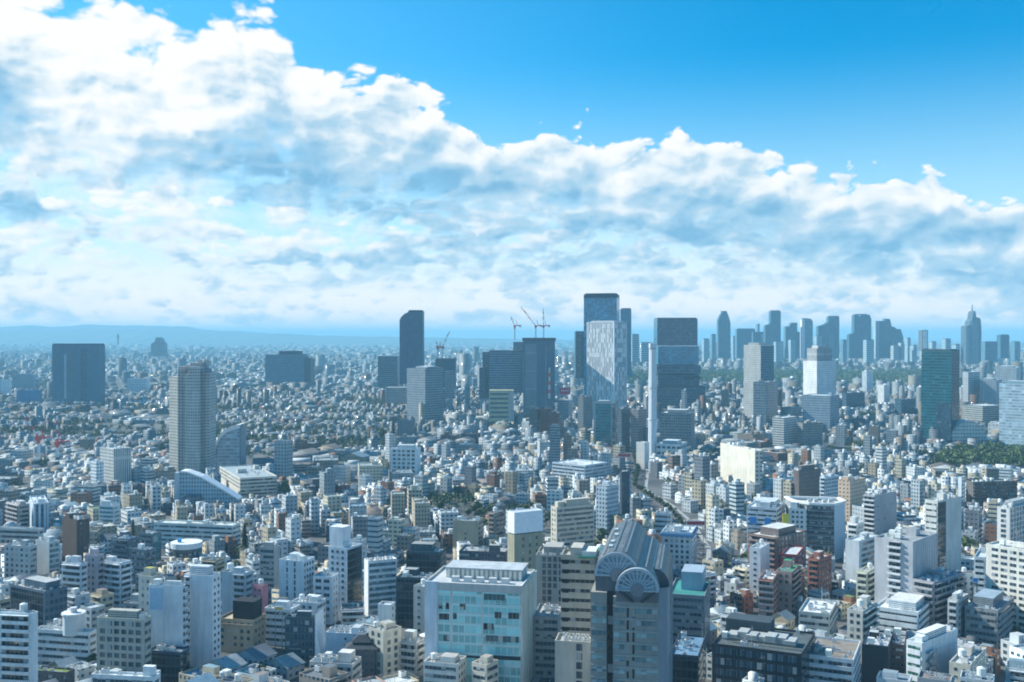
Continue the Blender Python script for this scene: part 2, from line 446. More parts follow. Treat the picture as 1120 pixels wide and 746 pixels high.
def raw_mesh(me, v, loops, lens, col, pat, uv, mats, mi=None):
    me.vertices.add(len(v)); me.vertices.foreach_set('co', v.ravel())
    me.loops.add(len(loops)); me.loops.foreach_set('vertex_index', loops)
    me.polygons.add(len(lens))
    st = np.zeros(len(lens), np.int32); st[1:] = np.cumsum(lens)[:-1]
    me.polygons.foreach_set('loop_start', st); me.polygons.foreach_set('loop_total', lens)
    for m_ in mats: me.materials.append(m_)
    if mi is not None and len(mats) > 1: me.polygons.foreach_set('material_index', np.array(mi, np.int32))
    if col is not None:
        a = me.attributes.new('col', 'FLOAT_COLOR', 'FACE'); a.data.foreach_set('color', np.ascontiguousarray(col, np.float32).ravel())
    if pat is not None:
        a = me.attributes.new('pat', 'FLOAT_COLOR', 'FACE'); a.data.foreach_set('color', np.ascontiguousarray(pat, np.float32).ravel())
    if uv is not None:
        u = me.uv_layers.new(name='UVMap'); u.data.foreach_set('uv', np.ascontiguousarray(uv, np.float32).ravel())
    me.update(calc_edges=True)
    return me

def tag(o, label=None, cat=None, group=None, kind=None):
    if label: o['label'] = label
    if cat: o['category'] = cat
    if group: o['group'] = group
    if kind: o['kind'] = kind
    return o
def empty(name, loc):
    o = bpy.data.objects.new(name, None)
    o.location = loc; o.empty_display_size = 1.0
    COL.objects.link(o)
    return o
def at(px, D): return ((px - CXP) / FPX * D, D)                 # a ground point D metres ahead seen in column px
def zat(py, D): return CAMH - (py - HYP) / FPX * D

PROT = []      # (x left, x right, y bottom, D): what a nearer filler building must leave in view
FOOT = []      # footprints that the filler keeps clear of
REFS = []      # (px, py, D, phrase) for saying where an ordinary building stands

# ------------------------------------------------------------------ the general building
C_ = dict(W=(.76, .81, .82), CR=(.74, .66, .50), BG=(.54, .46, .35), GR=(.33, .39, .41), LG=(.55, .61, .63), DG=(.085, .11, .13), BR=(.17, .115, .09),
          RB=(.36, .14, .09), TN=(.52, .36, .20), PB=(.52, .63, .70), NB=(.03, .045, .07), PK=(.62, .50, .50), OL=(.40, .385, .28), BL=(.22, .30, .38),
          PE=(.72, .53, .38), TQ=(.20, .45, .48), YL=(.70, .62, .12), GN=(.22, .45, .10), SL=(.25, .28, .31))
GLASS = (.045, .075, .095)

def rect_from(xl, xc, xr, D, a, depth=18.0, maxr=34.0):
    """footprint whose nearest corner stands in column xc at distance D and whose two seen faces end in columns xl and xr"""
    tl, tcn, tr = [(x - CXP) / FPX for x in (xl, xc, xr)]
    Cx, Cy = tcn * D, D
    if xr - xc > 0.5:                                        # turn the plan until the receding side is of ordinary length
        while a < 80 and (sin(radians(a)) - tr * cos(radians(a)) < .02 or (tr * Cy - Cx) / (sin(radians(a)) - tr * cos(radians(a))) > maxr): a += 2
    a = radians(a)
    e1, e2 = (-cos(a), sin(a)), (sin(a), cos(a))
    ll = (Cx - tl * Cy) / (cos(a) + tl * sin(a)) if xc - xl > 0.5 else depth
    den = sin(a) - tr * cos(a)
    lr = (tr * Cy - Cx) / den if xr - xc > 0.5 and den > 0.02 else depth
    return (Cx, Cy), e1, e2, max(3.0, min(ll, 160)), max(3.0, min(lr, 160))

class Box:
    """a rectangular building: corner C, face L runs from C along e1, face R from C along e2; coordinates relative to the root"""
    def __init__(s, C, e1, e2, ll, lr, H):
        cx, cy = C[0] + e1[0] * ll / 2 + e2[0] * lr / 2, C[1] + e1[1] * ll / 2 + e2[1] * lr / 2
        s.root_loc = (cx, cy, 0.0)
        s.C, s.e1, s.e2, s.ll, s.lr, s.H = (C[0] - cx, C[1] - cy), e1, e2, ll, lr, H
        s.poly = [s.pt(0, 0), s.pt(0, lr), s.pt(ll, lr), s.pt(ll, 0)]
        s.world = [(x + cx, y + cy) for x, y in s.poly]
    def pt(s, i, j): return (s.C[0] + s.e1[0] * i + s.e2[0] * j, s.C[1] + s.e1[1] * i + s.e2[1] * j)
    def fp(s, f, u, out=0.0):
        """point on face f, u metres from its left end, out metres proud"""
        if f == 'L': return s.pt(s.ll - u, -out)
        if f == 'R': return s.pt(-out, u)
        if f == 'B': return s.pt(s.ll + out, s.lr - u)      # behind R
        return s.pt(u, s.lr + out)                         # 'K' behind L
    def length(s, f): return s.ll if f in 'LK' else s.lr
    def inset(s, d): return [s.pt(d, d), s.pt(d, s.lr - d), s.pt(s.ll - d, s.lr - d), s.pt(s.ll - d, d)]

def face_box(mb, B, f, u0, u1, z0, z1, o0, o1, col, pat=(0, 0, 0, 0)):
    P = [B.fp(f, u0, o1), B.fp(f, u1, o1), B.fp(f, u1, o0), B.fp(f, u0, o0)]
    mb.prism(P, z0, z1, col, pat, bottom=True)

def rooftop(root, B, H, items, rnd, wall, rc):
    """things bolted to a flat roof: cabin, tank, air conditioners, mast, planting, solar panels"""
    ll, lr = B.ll, B.lr
    used = []
    def spot(w, d):
        for _ in range(30):
            i, j = rnd.uniform(w / 2 + .7, max(w / 2 + .8, ll - w / 2 - .7)), rnd.uniform(d / 2 + .7, max(d / 2 + .8, lr - d / 2 - .7))
            if all(abs(i - a) > (w + c) / 2 + .3 or abs(j - b) > (d + e) / 2 + .3 for a, b, c, e in used):
                used.append((i, j, w, d)); return i, j
        return None
    z = H - 0.9
    for it in items:
        if it == 'p':
            w, d, h = min(ll * .5, rnd.uniform(3.5, 7)), min(lr * .5, rnd.uniform(3.5, 7)), rnd.uniform(2.6, 4.4)
            s_ = spot(w, d)
            if s_:
                m = MB(); m.box(B.pt(*s_), B.e1, w / 2, B.e2, d / 2, z, z + h, wall, top=rc); m.build('rooftop_cabin', M['facade'], root)
        elif it == 'P':
            w, d, h = ll * .62, lr * .6, rnd.uniform(3.5, 5.0)
            i, j = ll * rnd.uniform(.42, .58), lr * rnd.uniform(.42, .58)
            used.append((i, j, w, d))
            m = MB(); m.box(B.pt(i, j), B.e1, w / 2, B.e2, d / 2, z, z + h, wall, pat=(1.1, .9, 1.0, .3), top=rc)
            m.build('plant_room', M['facade'], root)
        elif it == 't':
            r = rnd.uniform(1.1, 1.7); s_ = spot(2 * r, 2 * r)
            if s_:
                m = MB(); p = B.pt(*s_)
                for sx, sy in ((-.6, -.6), (.6, -.6), (.6, .6), (-.6, .6)): m.box((p[0] + sx * r, p[1] + sy * r), (1, 0), .12, (0, 1), .12, z, z + 1.2, C_['GR'])
                m.cyl(p, r, z + 1.2, z + 1.2 + r * 1.7, (.70, .73, .72), 12); m.cyl(p, r * .98, z + 1.2 + r * 1.7, z + 1.2 + r * 2.0, (.70, .73, .72), 12, r * .35)
                m.build('water_tank', M['plain'], root)
        elif it == 'T':
            w, d = rnd.uniform(2, 3.2), rnd.uniform(2, 3.2); s_ = spot(w, d)
            if s_:
                m = MB(); p = B.pt(*s_)
                m.box(p, B.e1, w / 2 - .2, B.e2, d / 2 - .2, z, z + .8, C_['GR']); m.box(p, B.e1, w / 2, B.e2, d / 2, z + .8, z + 3.0, (.74, .76, .72))
                m.build('water_tank', M['plain'], root)
        elif it == 'a':
            for _ in range(rnd.randint(2, 4)):
                s_ = spot(1.6, 1.4)
                if s_:
                    m = MB(); p = B.pt(*s_)
                    m.box(p, B.e1, .75, B.e2, .5, z, z + 1.5, (.58, .60, .60)); m.cyl(p, .4, z + 1.5, z + 1.65, (.10, .10, .11), 8)
                    m.build('air_conditioner', M['plain'], root)
        elif it == 'k':
            i0, j0 = rnd.uniform(.1, .4) * ll, rnd.uniform(.15, .85) * lr
            m = MB(); m.bar((*B.pt(i0, j0), z + .5), (*B.pt(i0 + ll * rnd.uniform(.3, .5), j0), z + .5), rnd.uniform(.35, .7), rnd.choice([(.5, .52, .52), (.62, .64, .64), (.30, .31, .32)])); m.build('duct', M['metal'], root)
        elif it == 'c':
            s_ = spot(2.6, 2.6)
            if s_:
                m = MB(); p = B.pt(*s_); m.box(p, B.e1, 1.2, B.e2, 1.2, z + .3, z + 2.5, (.66, .67, .66)); m.cyl(p, .85, z + 2.5, z + 2.9, (.13, .14, .15), 12); m.build('cooling_unit', M['plain'], root)
        elif it == 'm':
            s_ = spot(.6, .6)
            if s_:
                m = MB(); p = B.pt(*s_); h = rnd.uniform(5, 9)
                m.cyl(p, .12, z, z + h, C_['LG'], 6, .06)
                for k in (.6, .8): m.bar((p[0] - .8, p[1], z + h * k), (p[0] + .8, p[1], z + h * k), .1, C_['LG'])
                m.build('antenna', M['metal'], root)
        elif it == 'g':
            m = MB(); P = B.inset(min(ll, lr) * .16); m.prism(P, z, z + .25, (.16, .24, .03)); o = m.build('roof_lawn', M['roof'], root)
        elif it == 'G':
            m = MB(); P = B.inset(min(ll, lr) * .12); m.prism(P, z, z + .12, (.05, .28, .16)); m.build('roof_deck', M['roof'], root)
        elif it == 's':
            for k in range(3):
                s_ = spot(ll * .2, lr * .28)
                if s_:
                    m = MB(); m.box(B.pt(*s_), B.e1, ll * .1, B.e2, lr * .14, z + .3, z + .5, (.62, .66, .70)); m.build('solar_panel', M['gloss'], root)
        elif it == 'r':
            m = MB()
            for f in 'LRBK':
                Lf = B.length(f); n = max(2, int(Lf / 2.5))
                for k in range(n + 1):
                    u = Lf * k / n
                    m.bar((*B.fp(f, u, -.15), H), (*B.fp(f, u, -.15), H + 1.1), .07, C_['LG'])
                m.bar((*B.fp(f, 0, -.15), H + 1.1), (*B.fp(f, Lf, -.15), H + 1.1), .08, C_['LG'])
            m.build('railing', M['metal'], root)

def body(root, B, H, wall, rc, sty, z0=0.0, mat='facade', flo=3.2):
    """walls, parapet and deck; sty maps a face to its shader grid"""
    m = MB()
    for f in 'LRBK':
        L = B.length(f)
        st = sty.get(f) or (0, 0, 0, 0)
        m.wallq(B.fp(f, 0), B.fp(f, L), z0, H, wall, st)
    m.build('wall', M[mat], root)
    t = .3
    I = B.inset(t); P = B.poly
    r = MB()
    for i in range(4):
        j = (i + 1) % 4
        r.face([(*P[i], H), (*P[j], H), (*I[j], H), (*I[i], H)], wall)
        r.wallq(I[j], I[i], H - .9, H, tuple(c * .92 for c in wall))
    r.face([(x, y, H - .9) for x, y in I], rc)
    return r.build('roof', M['roof'], root)

def dress(root, B, f, H, style, wall, flo, rnd, z0=0.0, gcol=GLASS):
    """windows, balconies and bands of one face; returns the shader grid for faces that only carry one"""
    L = B.length(f); n = max(1, int((H - z0 - 1.0) / flo)); base = H - 1.0 - n * flo
    k = style[0]
    if k == 'blank' or L < 2.0: return
    if k == 'ribbon':                                         # strips of window between proud spandrels
        hh = style[1] if len(style) > 1 else .48
        u0, u1 = (L * style[2], L * style[3]) if len(style) > 3 else (.6, L - .6)
        sp_ = MB()
        for i in range(n):
            zz = base + i * flo + flo * (1 - hh) * .62
            m = MB(); face_box(m, B, f, u0, u1, zz, zz + flo * hh, .0, .04, gcol); m.build('window', M['glass'], root)
            face_box(sp_, B, f, u0, u1, zz - flo * (1 - hh) + .05, zz - .05, .0, .28, wall)
        sp_.build('spandrel', M['facade'], root)
    elif k == 'balcony':
        u0, u1 = (L * style[1], L * style[2]) if len(style) > 2 else (.4, L - .4)
        rail = style[3] if len(style) > 3 else wall
        for i in range(n):
            zz = base + i * flo
            m = MB(); face_box(m, B, f, u0 + .3, u1 - .3, zz + .25, zz + flo * .80, .0, .04, (gcol[0] * .7, gcol[1] * .7, gcol[2] * .7)); m.build('window', M['glass'], root)
            m = MB(); face_box(m, B, f, u0, u1, zz, zz + .2, .05, 1.35, wall); face_box(m, B, f, u0, u1, zz + .2, zz + 1.2, 1.2, 1.35, rail)
            for u in (u0, u1 - .15): face_box(m, B, f, u, u + .15, zz + .2, zz + 1.2, .05, 1.2, rail)
            m.build('balcony', M['facade'], root)
        m = MB(); face_box(m, B, f, u0, u1, base + n * flo - .1, base + n * flo + .15, .05, 1.35, wall); m.build('canopy_slab', M['facade'], root)
    elif k == 'punched':
        bay = style[1]; ww = style[2] if len(style) > 2 else bay * .5; hh = style[3] if len(style) > 3 else flo * .45
        u0, u1 = (L * style[4], L * style[5]) if len(style) > 5 else (.3, L - .3)
        nb = max(1, int((u1 - u0) / bay)); off = (u1 - u0 - nb * bay) / 2
        while nb * n > 96 and n > 1: n -= 1
        base = H - 1.0 - n * flo
        me = None
        e = B.e1 if f in 'LK' else B.e2
        for i in range(n):
            for j in range(nb):
                u = u0 + off + (j + .5) * bay; zz = base + i * flo + flo * .32
                c = B.fp(f, u, .03)
                if me is None:
                    m = MB(); nrm = (-B.e2[0], -B.e2[1]) if f == 'L' else (-B.e1[0], -B.e1[1])
                    m.box((0, 0), e, ww / 2, nrm, .05, 0, hh, gcol, bottom=True); me = m.mesh('window', [M['glass']])
                o = bpy.data.objects.new('window', me); o.location = (c[0], c[1], zz); o.parent = root; COL.objects.link(o)
    elif k == 'cw':                                           # curtain wall set between edge piers
        u0, u1 = (L * style[2], L * style[3]) if len(style) > 3 else (.8, L - .8)
        m = MB(); a, b_ = B.fp(f, u0, .06), B.fp(f, u1, .06)
        zt = H - (style[4] if len(style) > 4 else 1.2)
        m.wallq(a, b_, max(z0, 0.5), zt, (1, 1, 1)); m.build('glazing', M[style[1]], root)
    elif k == 'fins':                                         # vertical fins over glass
        bay = style[1]; fw = style[2]
        m = MB(); a, b_ = B.fp(f, .4, .05), B.fp(f, L - .4, .05); m.wallq(a, b_, z0, H - 1, gcol); m.build('glazing', M['cw_dark'], root)
        m = MB()
        nb = int(L / bay)
        for j in range(nb + 1):
            u = min(L - fw, j * L / max(nb, 1)); face_box(m, B, f, max(0, u), u + fw, z0, H - .02, .05, .55, wall)
        m.build('fin', M['facade'], root)

def building(name, label, cat, xl, xc, xr, ytop, H, a, yb=None, wall='W', roof='LG', L=('blank',), Rr=('blank',), top='pa', flo=3.2, depth=18.0, ref=None, seed=None,
             group=None, gcol=GLASS, D=None, grid=True, maxr=None):
    wall = C_[wall] if isinstance(wall, str) else wall
    roof = C_[roof] if isinstance(roof, str) else roof
    if D is None: D = (CAMH - H) * FPX / (ytop - HYP)
    else: H = zat(ytop, D)
    rnd = random.Random(seed if seed is not None else int(xl * 7 + ytop * 13 + 5))
    C, e1, e2, ll, lr = rect_from(xl, xc, xr, D, a, depth, maxr or max(34.0, D * .026))
    B = Box(C, e1, e2, ll, lr, H)
    root = tag(empty(name, B.root_loc), label, cat, group)
    sh = (2.7, flo, .55, .45) if grid else (0, 0, 0, 0)
    sty = {'B': sh, 'K': sh}
    for f, st in (('L', L), ('R', Rr)):
        if st[0] == 'grid': sty[f] = tuple(st[1:])
        elif st[0] != 'blank': dress(root, B, f, H, st, wall, flo, rnd, gcol=gcol)
    rf = body(root, B, H, wall, roof, sty, flo=flo)
    if top: top += ''.join(rnd.choice('aakkccmT') for _ in range(2 if ll * lr < 200 else 4)) if D < 1100 else ''
    rooftop(rf, B, H, top, rnd, wall, roof)
    yb_ = yb if yb is not None else min(HYP + CAMH * FPX / D, ytop + 0.7 * CAMH * FPX / D * H / CAMH)
    PROT.append((xl, xr, yb_, D, ytop)); FOOT.append(B.world)
    if ref: REFS.append(((xl + xr) / 2, (ytop + yb_) / 2, D, ref))
    return root, B, D

# ------------------------------------------------------------------ landmark builders
def profile_tower(name, label, cat, pts, D, depth, wall, pat=(0, 0, 0, 0), yb=None, skew=0.0, parts=(), ref=None, mat='facade', group=None):
    """a tower whose outline is extruded straight back; parts are further outlines (part name, points, metres proud, depth, colour, grid, material)"""
    xs = [p[0] for p in pts]
    cx = (min(xs) + max(xs)) / 2
    X0, Y0 = at(cx, D)
    root = tag(empty(name, (X0, Y0 + depth / 2, 0)), label, cat, group)
    # the outline includes the receding side that is seen towards the middle of the view: the front itself is that much narrower
    xa, xb = min(xs), max(xs)
    na, nb = xa, xb
    if xb < CXP: nb = xb - min((CXP - xb) * depth / D, (xb - xa) * .45)
    elif xa > CXP: na = xa + min((xa - CXP) * depth / D, (xb - xa) * .45)
    fx = lambda x: na + (x - xa) * (nb - na) / (xb - xa)
    def solid(nm, P, d0, dep, col, pt, mt):
        Q = [((fx(x) - CXP) / FPX * D - X0, max(0.0, zat(y, D))) for x, y in P]
        # clockwise on screen -> order so that the front faces the viewer
        ar = sum(Q[i][0] * Q[(i + 1) % len(Q)][1] - Q[(i + 1) % len(Q)][0] * Q[i][1] for i in range(len(Q)))
        if ar < 0: Q.reverse()
        ya, yb2 = -depth / 2 - d0, -depth / 2 - d0 + dep
        m = MB()
        m.face([(x, ya, z) for x, z in Q], col, pt, [(x, z) for x, z in Q])
        m.face([(x + skew * dep, yb2, z) for x, z in reversed(Q)], col, pt, [(x, z) for x, z in reversed(Q)])
        for i in range(len(Q)):
            (x0, z0), (x1, z1) = Q[i], Q[(i + 1) % len(Q)]
            steep = abs(z1 - z0) > abs(x1 - x0)
            m.face([(x0, ya, z0), (x0 + skew * dep, yb2, z0), (x1 + skew * dep, yb2, z1), (x1, ya, z1)], col, pt if steep else (0, 0, 0, 0),
                   [(0, z0), (dep, z0), (dep, z1), (0, z1)])
        m.build(nm, M[mt], root)
    if pts: solid('wall', pts, 0, depth, wall, pat, mat)
    for nm, P, d0, dep, col, pt, mt in parts: solid(nm, P, d0, dep, C_.get(col, col) if isinstance(col, str) else col, pt, mt)
    x0, x1 = min(xs), max(xs)
    PROT.append((x0, x1, yb if yb else HYP + 0.8 * CAMH * FPX / D, D, min(p[1] for p in pts)))
    wx0, wx1 = at(x0, D)[0], at(x1, D)[0]
    FOOT.append([(wx0, Y0), (wx1, Y0), (wx1, Y0 + depth), (wx0, Y0 + depth)])
    if ref: REFS.append((cx, min(p[1] for p in pts) + 20, D, ref))
    return root

def R4(x0, x1, y0, y1): return [(x0, y0), (x1, y0), (x1, y1), (x0, y1)]

def crane(px, py, D, mast, jib_px, jib_py, label, z_base, wk=1.35):
    """luffing tower crane: banded mast, cab, raised jib, counter jib with weights, hoist rope"""
    X0, Y0 = at(px, D)
    root = tag(empty('tower_crane', (X0, Y0, z_base)), label, 'crane', None)
    red, wht = (.70, .05, .04), (.75, .76, .76)
    w = max(1.6, D / FPX * wk)
    m = MB(); n = 8
    for k in range(n):
        m.box((0, 0), (1, 0), w / 2, (0, 1), w / 2, mast * k / n, mast * (k + 1) / n, red if k == n - 1 else wht)
    m.build('mast', M['plain'], root)
    m = MB(); m.box((0, 0), (1, 0), w * .9, (0, 1), w * .9, mast, mast + w * 1.5, red); m.build('cab', M['plain'], root)
    tx, tz = (jib_px - px) / FPX * D, zat(jib_py, D) - z_base
    m = MB(); n = 6; p0 = np.array((0, 0, mast + w)); p1 = np.array((tx, 0, tz))
    for k in range(n):
        m.bar(p0 + (p1 - p0) * k / n, p0 + (p1 - p0) * (k + 1) / n, w * .6, wht if k % 2 else red)
    m.build('jib', M['plain'], root)
    sgn = -1 if tx > 0 else 1
    m = MB(); m.bar((0, 0, mast + w * 1.2), (sgn * w * 5, 0, mast + w * 1.6), w * .7, red)
    m.box((sgn * w * 4.4, 0), (1, 0), w * .9, (0, 1), w * .8, mast + w * .3, mast + w * 1.4, C_['GR']); m.build('counter_jib', M['plain'], root)
    m = MB(); m.bar((sgn * w * 2, 0, mast + w * 1.5), (sgn * w * 1.2, 0, mast + w * 5), w * .35, red); m.bar((sgn * w * 1.2, 0, mast + w * 5), tuple(p0 + (p1 - p0) * .85), w * .12, C_['DG'])
    m.build('a_frame', M['plain'], root)
    m = MB(); m.bar(tuple(p1), (tx, 0, tz - mast * .4), w * .12, C_['DG']); m.build('hoist_rope', M['plain'], root)
    return root

# ------------------------------------------------------------------ far left and the skyline of towers
profile_tower('tower_block', 'broad dark blue slab tower standing alone on the far plain', 'tower', R4(57, 115, 377, 443), 2300, 34, (.075, .165, .25), (3.0, 3.6, .5, .35), yb=441, ref='the broad dark slab tower',
              parts=[('service_shaft', R4(72, 74.5, 388, 436), .6, 3, (.42, .46, .50), (0, 0, 0, 0), 'facade'), ('corner_pier', R4(57, 60, 377.4, 443), .5, 3, (.10, .16, .21), (0, 0, 0, 0), 'facade'), ('window_bay', R4(76, 84, 381, 441), .4, 3, (.09, .17, .24), (2.4, 3.6, .8, .6), 'facade'), ('window_bay', R4(92, 99, 381, 441), .4, 3, (.035, .08, .13), (2.4, 3.6, .8, .6), 'facade'),
                     ('parapet', R4(57.5, 114.5, 375.8, 377.2), -1, 30, (.05, .06, .07), (0, 0, 0, 0), 'facade')])
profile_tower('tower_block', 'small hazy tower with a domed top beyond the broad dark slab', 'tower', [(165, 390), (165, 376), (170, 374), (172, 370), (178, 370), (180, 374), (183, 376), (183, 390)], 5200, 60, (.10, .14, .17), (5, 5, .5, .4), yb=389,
              parts=[('crown', R4(172, 178, 369, 370.5), -5, 30, (.12, .15, .17), (0, 0, 0, 0), 'facade')])
profile_tower('broadcast_mast', 'thin mast on the far plain under the hazy mountains', 'mast', R4(128.4, 129.8, 365, 377), 6500, 8, (.16, .17, .18), yb=376,
              parts=[('platform', R4(127.6, 130.6, 368, 369.5), 4, 16, (.2, .2, .2), (0, 0, 0, 0), 'plain')])
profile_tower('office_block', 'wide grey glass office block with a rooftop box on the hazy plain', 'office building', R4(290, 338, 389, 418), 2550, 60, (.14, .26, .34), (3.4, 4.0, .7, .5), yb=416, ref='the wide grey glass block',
              parts=[('plant_room', R4(306, 331, 384, 389.5), -8, 40, (.06, .08, .10), (0, 0, 0, 0), 'facade'), ('side_wing', R4(338, 345.5, 392, 418), -6, 50, (.08, .11, .13), (3.4, 4, .6, .5), 'facade'),
                     ('attic', R4(291, 336, 387.6, 389.2), -3, 50, (.16, .2, .22), (0, 0, 0, 0), 'facade')])
profile_tower('hotel_tower', 'dark slim tower with a rounded shoulder on its roofline', 'tower', [(437, 420), (437, 350), (439, 346.5), (443, 343), (447, 341.5), (447, 340), (464, 340), (464, 420)], 1980, 34, (.09, .155, .225), (2.6, 3.4, .45, .3), yb=412, ref='the dark round-shouldered tower',
              parts=[('crown', R4(448, 463.5, 339.2, 341), .4, 20, (.05, .06, .07), (0, 0, 0, 0), 'facade')])
profile_tower('office_block', 'pale glass slab beside the dark round shouldered tower', 'office building', R4(413, 437, 390, 424), 2150, 40, (.20, .29, .34), (3.0, 4.0, .8, .6), yb=423,
              parts=[('parapet', R4(413.5, 436.5, 389.3, 390), -1, 36, (.28, .33, .36), (0, 0, 0, 0), 'facade')])
building('office_block', 'grey office block with a white open roof frame below the round shouldered tower', 'office building', 445, 465, 485, 403, 96, 38, yb=442, wall=(.30, .34, .37), roof='W', L=('grid', 3.2, 3.9, .55, .4), Rr=('grid', 3.2, 3.9, .7, .5), top='P', ref='the white-framed grey office')
profile_tower('office_block', 'dark stub of a tower under a crane, behind the white framed office', 'office building', R4(476, 499, 392, 424), 2050, 34, (.10, .135, .17), (3, 4, .5, .4), yb=406,
              parts=[('side_wing', R4(487, 498.5, 405, 436), 14, 26, (.33, .37, .40), (3, 4, .6, .5), 'facade')])
profile_tower('office_block', 'mottled grey mid height block facing the pale glass slab', 'office building', R4(422, 446, 424, 441), 1800, 30, (.33, .35, .36), (3, 3.6, .6, .45), yb=440)
profile_tower('office_block', 'dark flat topped tower with horizontal bands left of the cranes', 'office building', R4(535, 577, 383, 430), 1800, 40, (.16, .26, .34), (3.2, 4.0, 1.0, .36), yb=427, ref='the dark banded tower',
              parts=[('side_wing', R4(527.5, 535, 385, 436), -10, 30, (.11, .15, .18), (3, 4, .7, .5), 'facade'), ('stepped_wing', R4(524, 531, 402, 436), -2, 24, (.09, .12, .15), (3, 4, .7, .5), 'facade')])
profile_tower('office_block', 'block with yellow and grey horizontal stripes under the dark banded tower', 'office building', R4(535, 562, 427, 461), 1680, 26, (.50, .47, .30), (0.0, 0, 0, 0), yb=459, ref='the yellow-striped block',
              parts=[('window', R4(536, 556, 430 + 5.0 * k, 432.2 + 5.0 * k), .3, 2, (.10, .14, .16), (0, 0, 0, 0), 'facade') for k in range(6)] + [('service_shaft', R4(557, 562, 427.3, 461), .4, 4, (.42, .44, .44), (0, 0, 0, 0), 'facade')])
profile_tower('unfinished_tower', 'dark half built tower with tall vertical panels topped by cranes', 'tower', R4(572, 607, 372, 452), 1760, 42, (.085, .165, .24), (2.4, 4.0, .4, .5), yb=447, ref='the half-built dark tower',
              parts=[('side_panel', R4(574, 587, 376, 446), .8, 3, (.24, .32, .38), (1.5, 30, .4, .95), 'facade'), ('side_panel', R4(596, 598, 378, 446), .6, 3, (.19, .22, .26), (0, 0, 0, 0), 'facade'),
                     ('roof_frame', R4(571, 608, 369.5, 373), 1.2, 45, (.09, .10, .12), (2.2, 8, .5, .5), 'facade'), ('safety_net', R4(561, 573, 374, 384), -4, 20, (.20, .24, .28), (0, 0, 0, 0), 'facade')])
profile_tower('construction_hoist', 'leaning red and white hoist track on the half built tower', 'hoist', [(599.2, 436), (600.2, 402), (601.8, 402), (602.2, 436)], 1752, 3, (.60, .55, .55), yb=430,
              parts=[('hoist_car', R4(599, 602.4, 408 + 9 * k, 412 + 9 * k), .6, 3, (.50, .09, .08), (0, 0, 0, 0), 'plain') for k in range(3)])
for px_, py_, jx, jy, lab in ((563, 372, 558.5, 346, 'red crane leaning left on the roof left of the half built tower'), (586, 370, 570, 336, 'long jib crane with red cab on the half built tower'),
                              (594.5, 370, 594, 337, 'upright dark crane on the half built tower, nearest its right edge')):
    crane(px_, py_, 1775, zat(358, 1775) - zat(py_, 1775), jx, jy, lab, zat(py_, 1775))
crane(479, 392, 2050, 18, 477, 373, 'upright pink crane over the dark stub tower', zat(392, 2050))
crane(484, 392, 2050, 20, 492, 362, 'raised crane beside the upright pink crane on the stub tower', zat(392, 2050))
crane(42, 508, 1230, zat(482, 1230), 25, 452, 'red and white tower crane with a jib leaning left over low roofs', 0.0, 2.6)
crane(62.5, 510, 1225, zat(487, 1225), 62, 455, 'red and white tower crane with an upright jib over low roofs', 0.0, 2.6)

r_, B_, D_ = building('glass_skyscraper', 'tallest blue glass skyscraper with a dark rim at its top', 'skyscraper', 638.5, 674.5, 677.5, 322, 0, 5, D=1950, yb=352, wall=(.10, .16, .20), roof='GR', L=('cw', 'cw_blue', 0.0, 1.0, 6.0), Rr=('cw', 'cw_blue', 0.0, 1.0, 6.0), top='', ref='the tallest blue glass skyscraper')
m = MB(); m.prism(B_.inset(2.5), B_.H - 1, B_.H + 2.5, (.04, .055, .07)); m.build('crown', M['facade'], r_)
m = MB(); face_box(m, B_, 'L', 0, B_.ll, B_.H - 6.5, B_.H + .4, 0, .6, (.035, .06, .085)); m.build('roof_rim', M['facade'], r_)
profile_tower('glass_skyscraper', 'dark blue glass slab tucked against the tallest skyscraper', 'skyscraper', R4(628, 639, 363, 414), 1990, 40, (.04, .14, .20), (2.4, 4, .8, .7), yb=410,
              parts=[('parapet', R4(628.5, 638.5, 362.2, 363), -2, 30, (.1, .13, .15), (0, 0, 0, 0), 'facade')])
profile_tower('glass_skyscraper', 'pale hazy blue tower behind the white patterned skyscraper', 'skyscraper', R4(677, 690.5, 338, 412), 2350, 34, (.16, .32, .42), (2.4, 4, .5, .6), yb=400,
              parts=[('crown', R4(679, 690, 337, 338), -3, 24, (.15, .2, .24), (0, 0, 0, 0), 'facade')])
r_, B_, D_ = building('white_skyscraper', 'white patterned skyscraper with vertical fins before the tallest glass one', 'skyscraper', 642, 672, 685.5, 352, 0, 42, D=1740, yb=436, wall=(.78, .80, .80), roof='LG', L=('fins', 3.1, 1.6), Rr=('fins', 3.6, 1.3), top='', ref='the white patterned skyscraper')
m = MB()
rr = random.Random(5)
for f in 'LR':
    L_ = B_.length(f); n = int((B_.H - 20) / 8)
    for k in range(n):
        for j in range(int(L_ / 3.2)):
            if rr.random() < .42: face_box(m, B_, f, j * 3.2 + .2, j * 3.2 + 3.0, 18 + k * 8, 18 + k * 8 + 7.4, .06, .40, (.72, .76, .77))
m.build('cladding_panel', M['facade'], r_)
m = MB(); m.prism(B_.inset(5), B_.H - 1, B_.H + 2.2, (.5, .53, .55)); m.build('plant_room', M['facade'], r_)
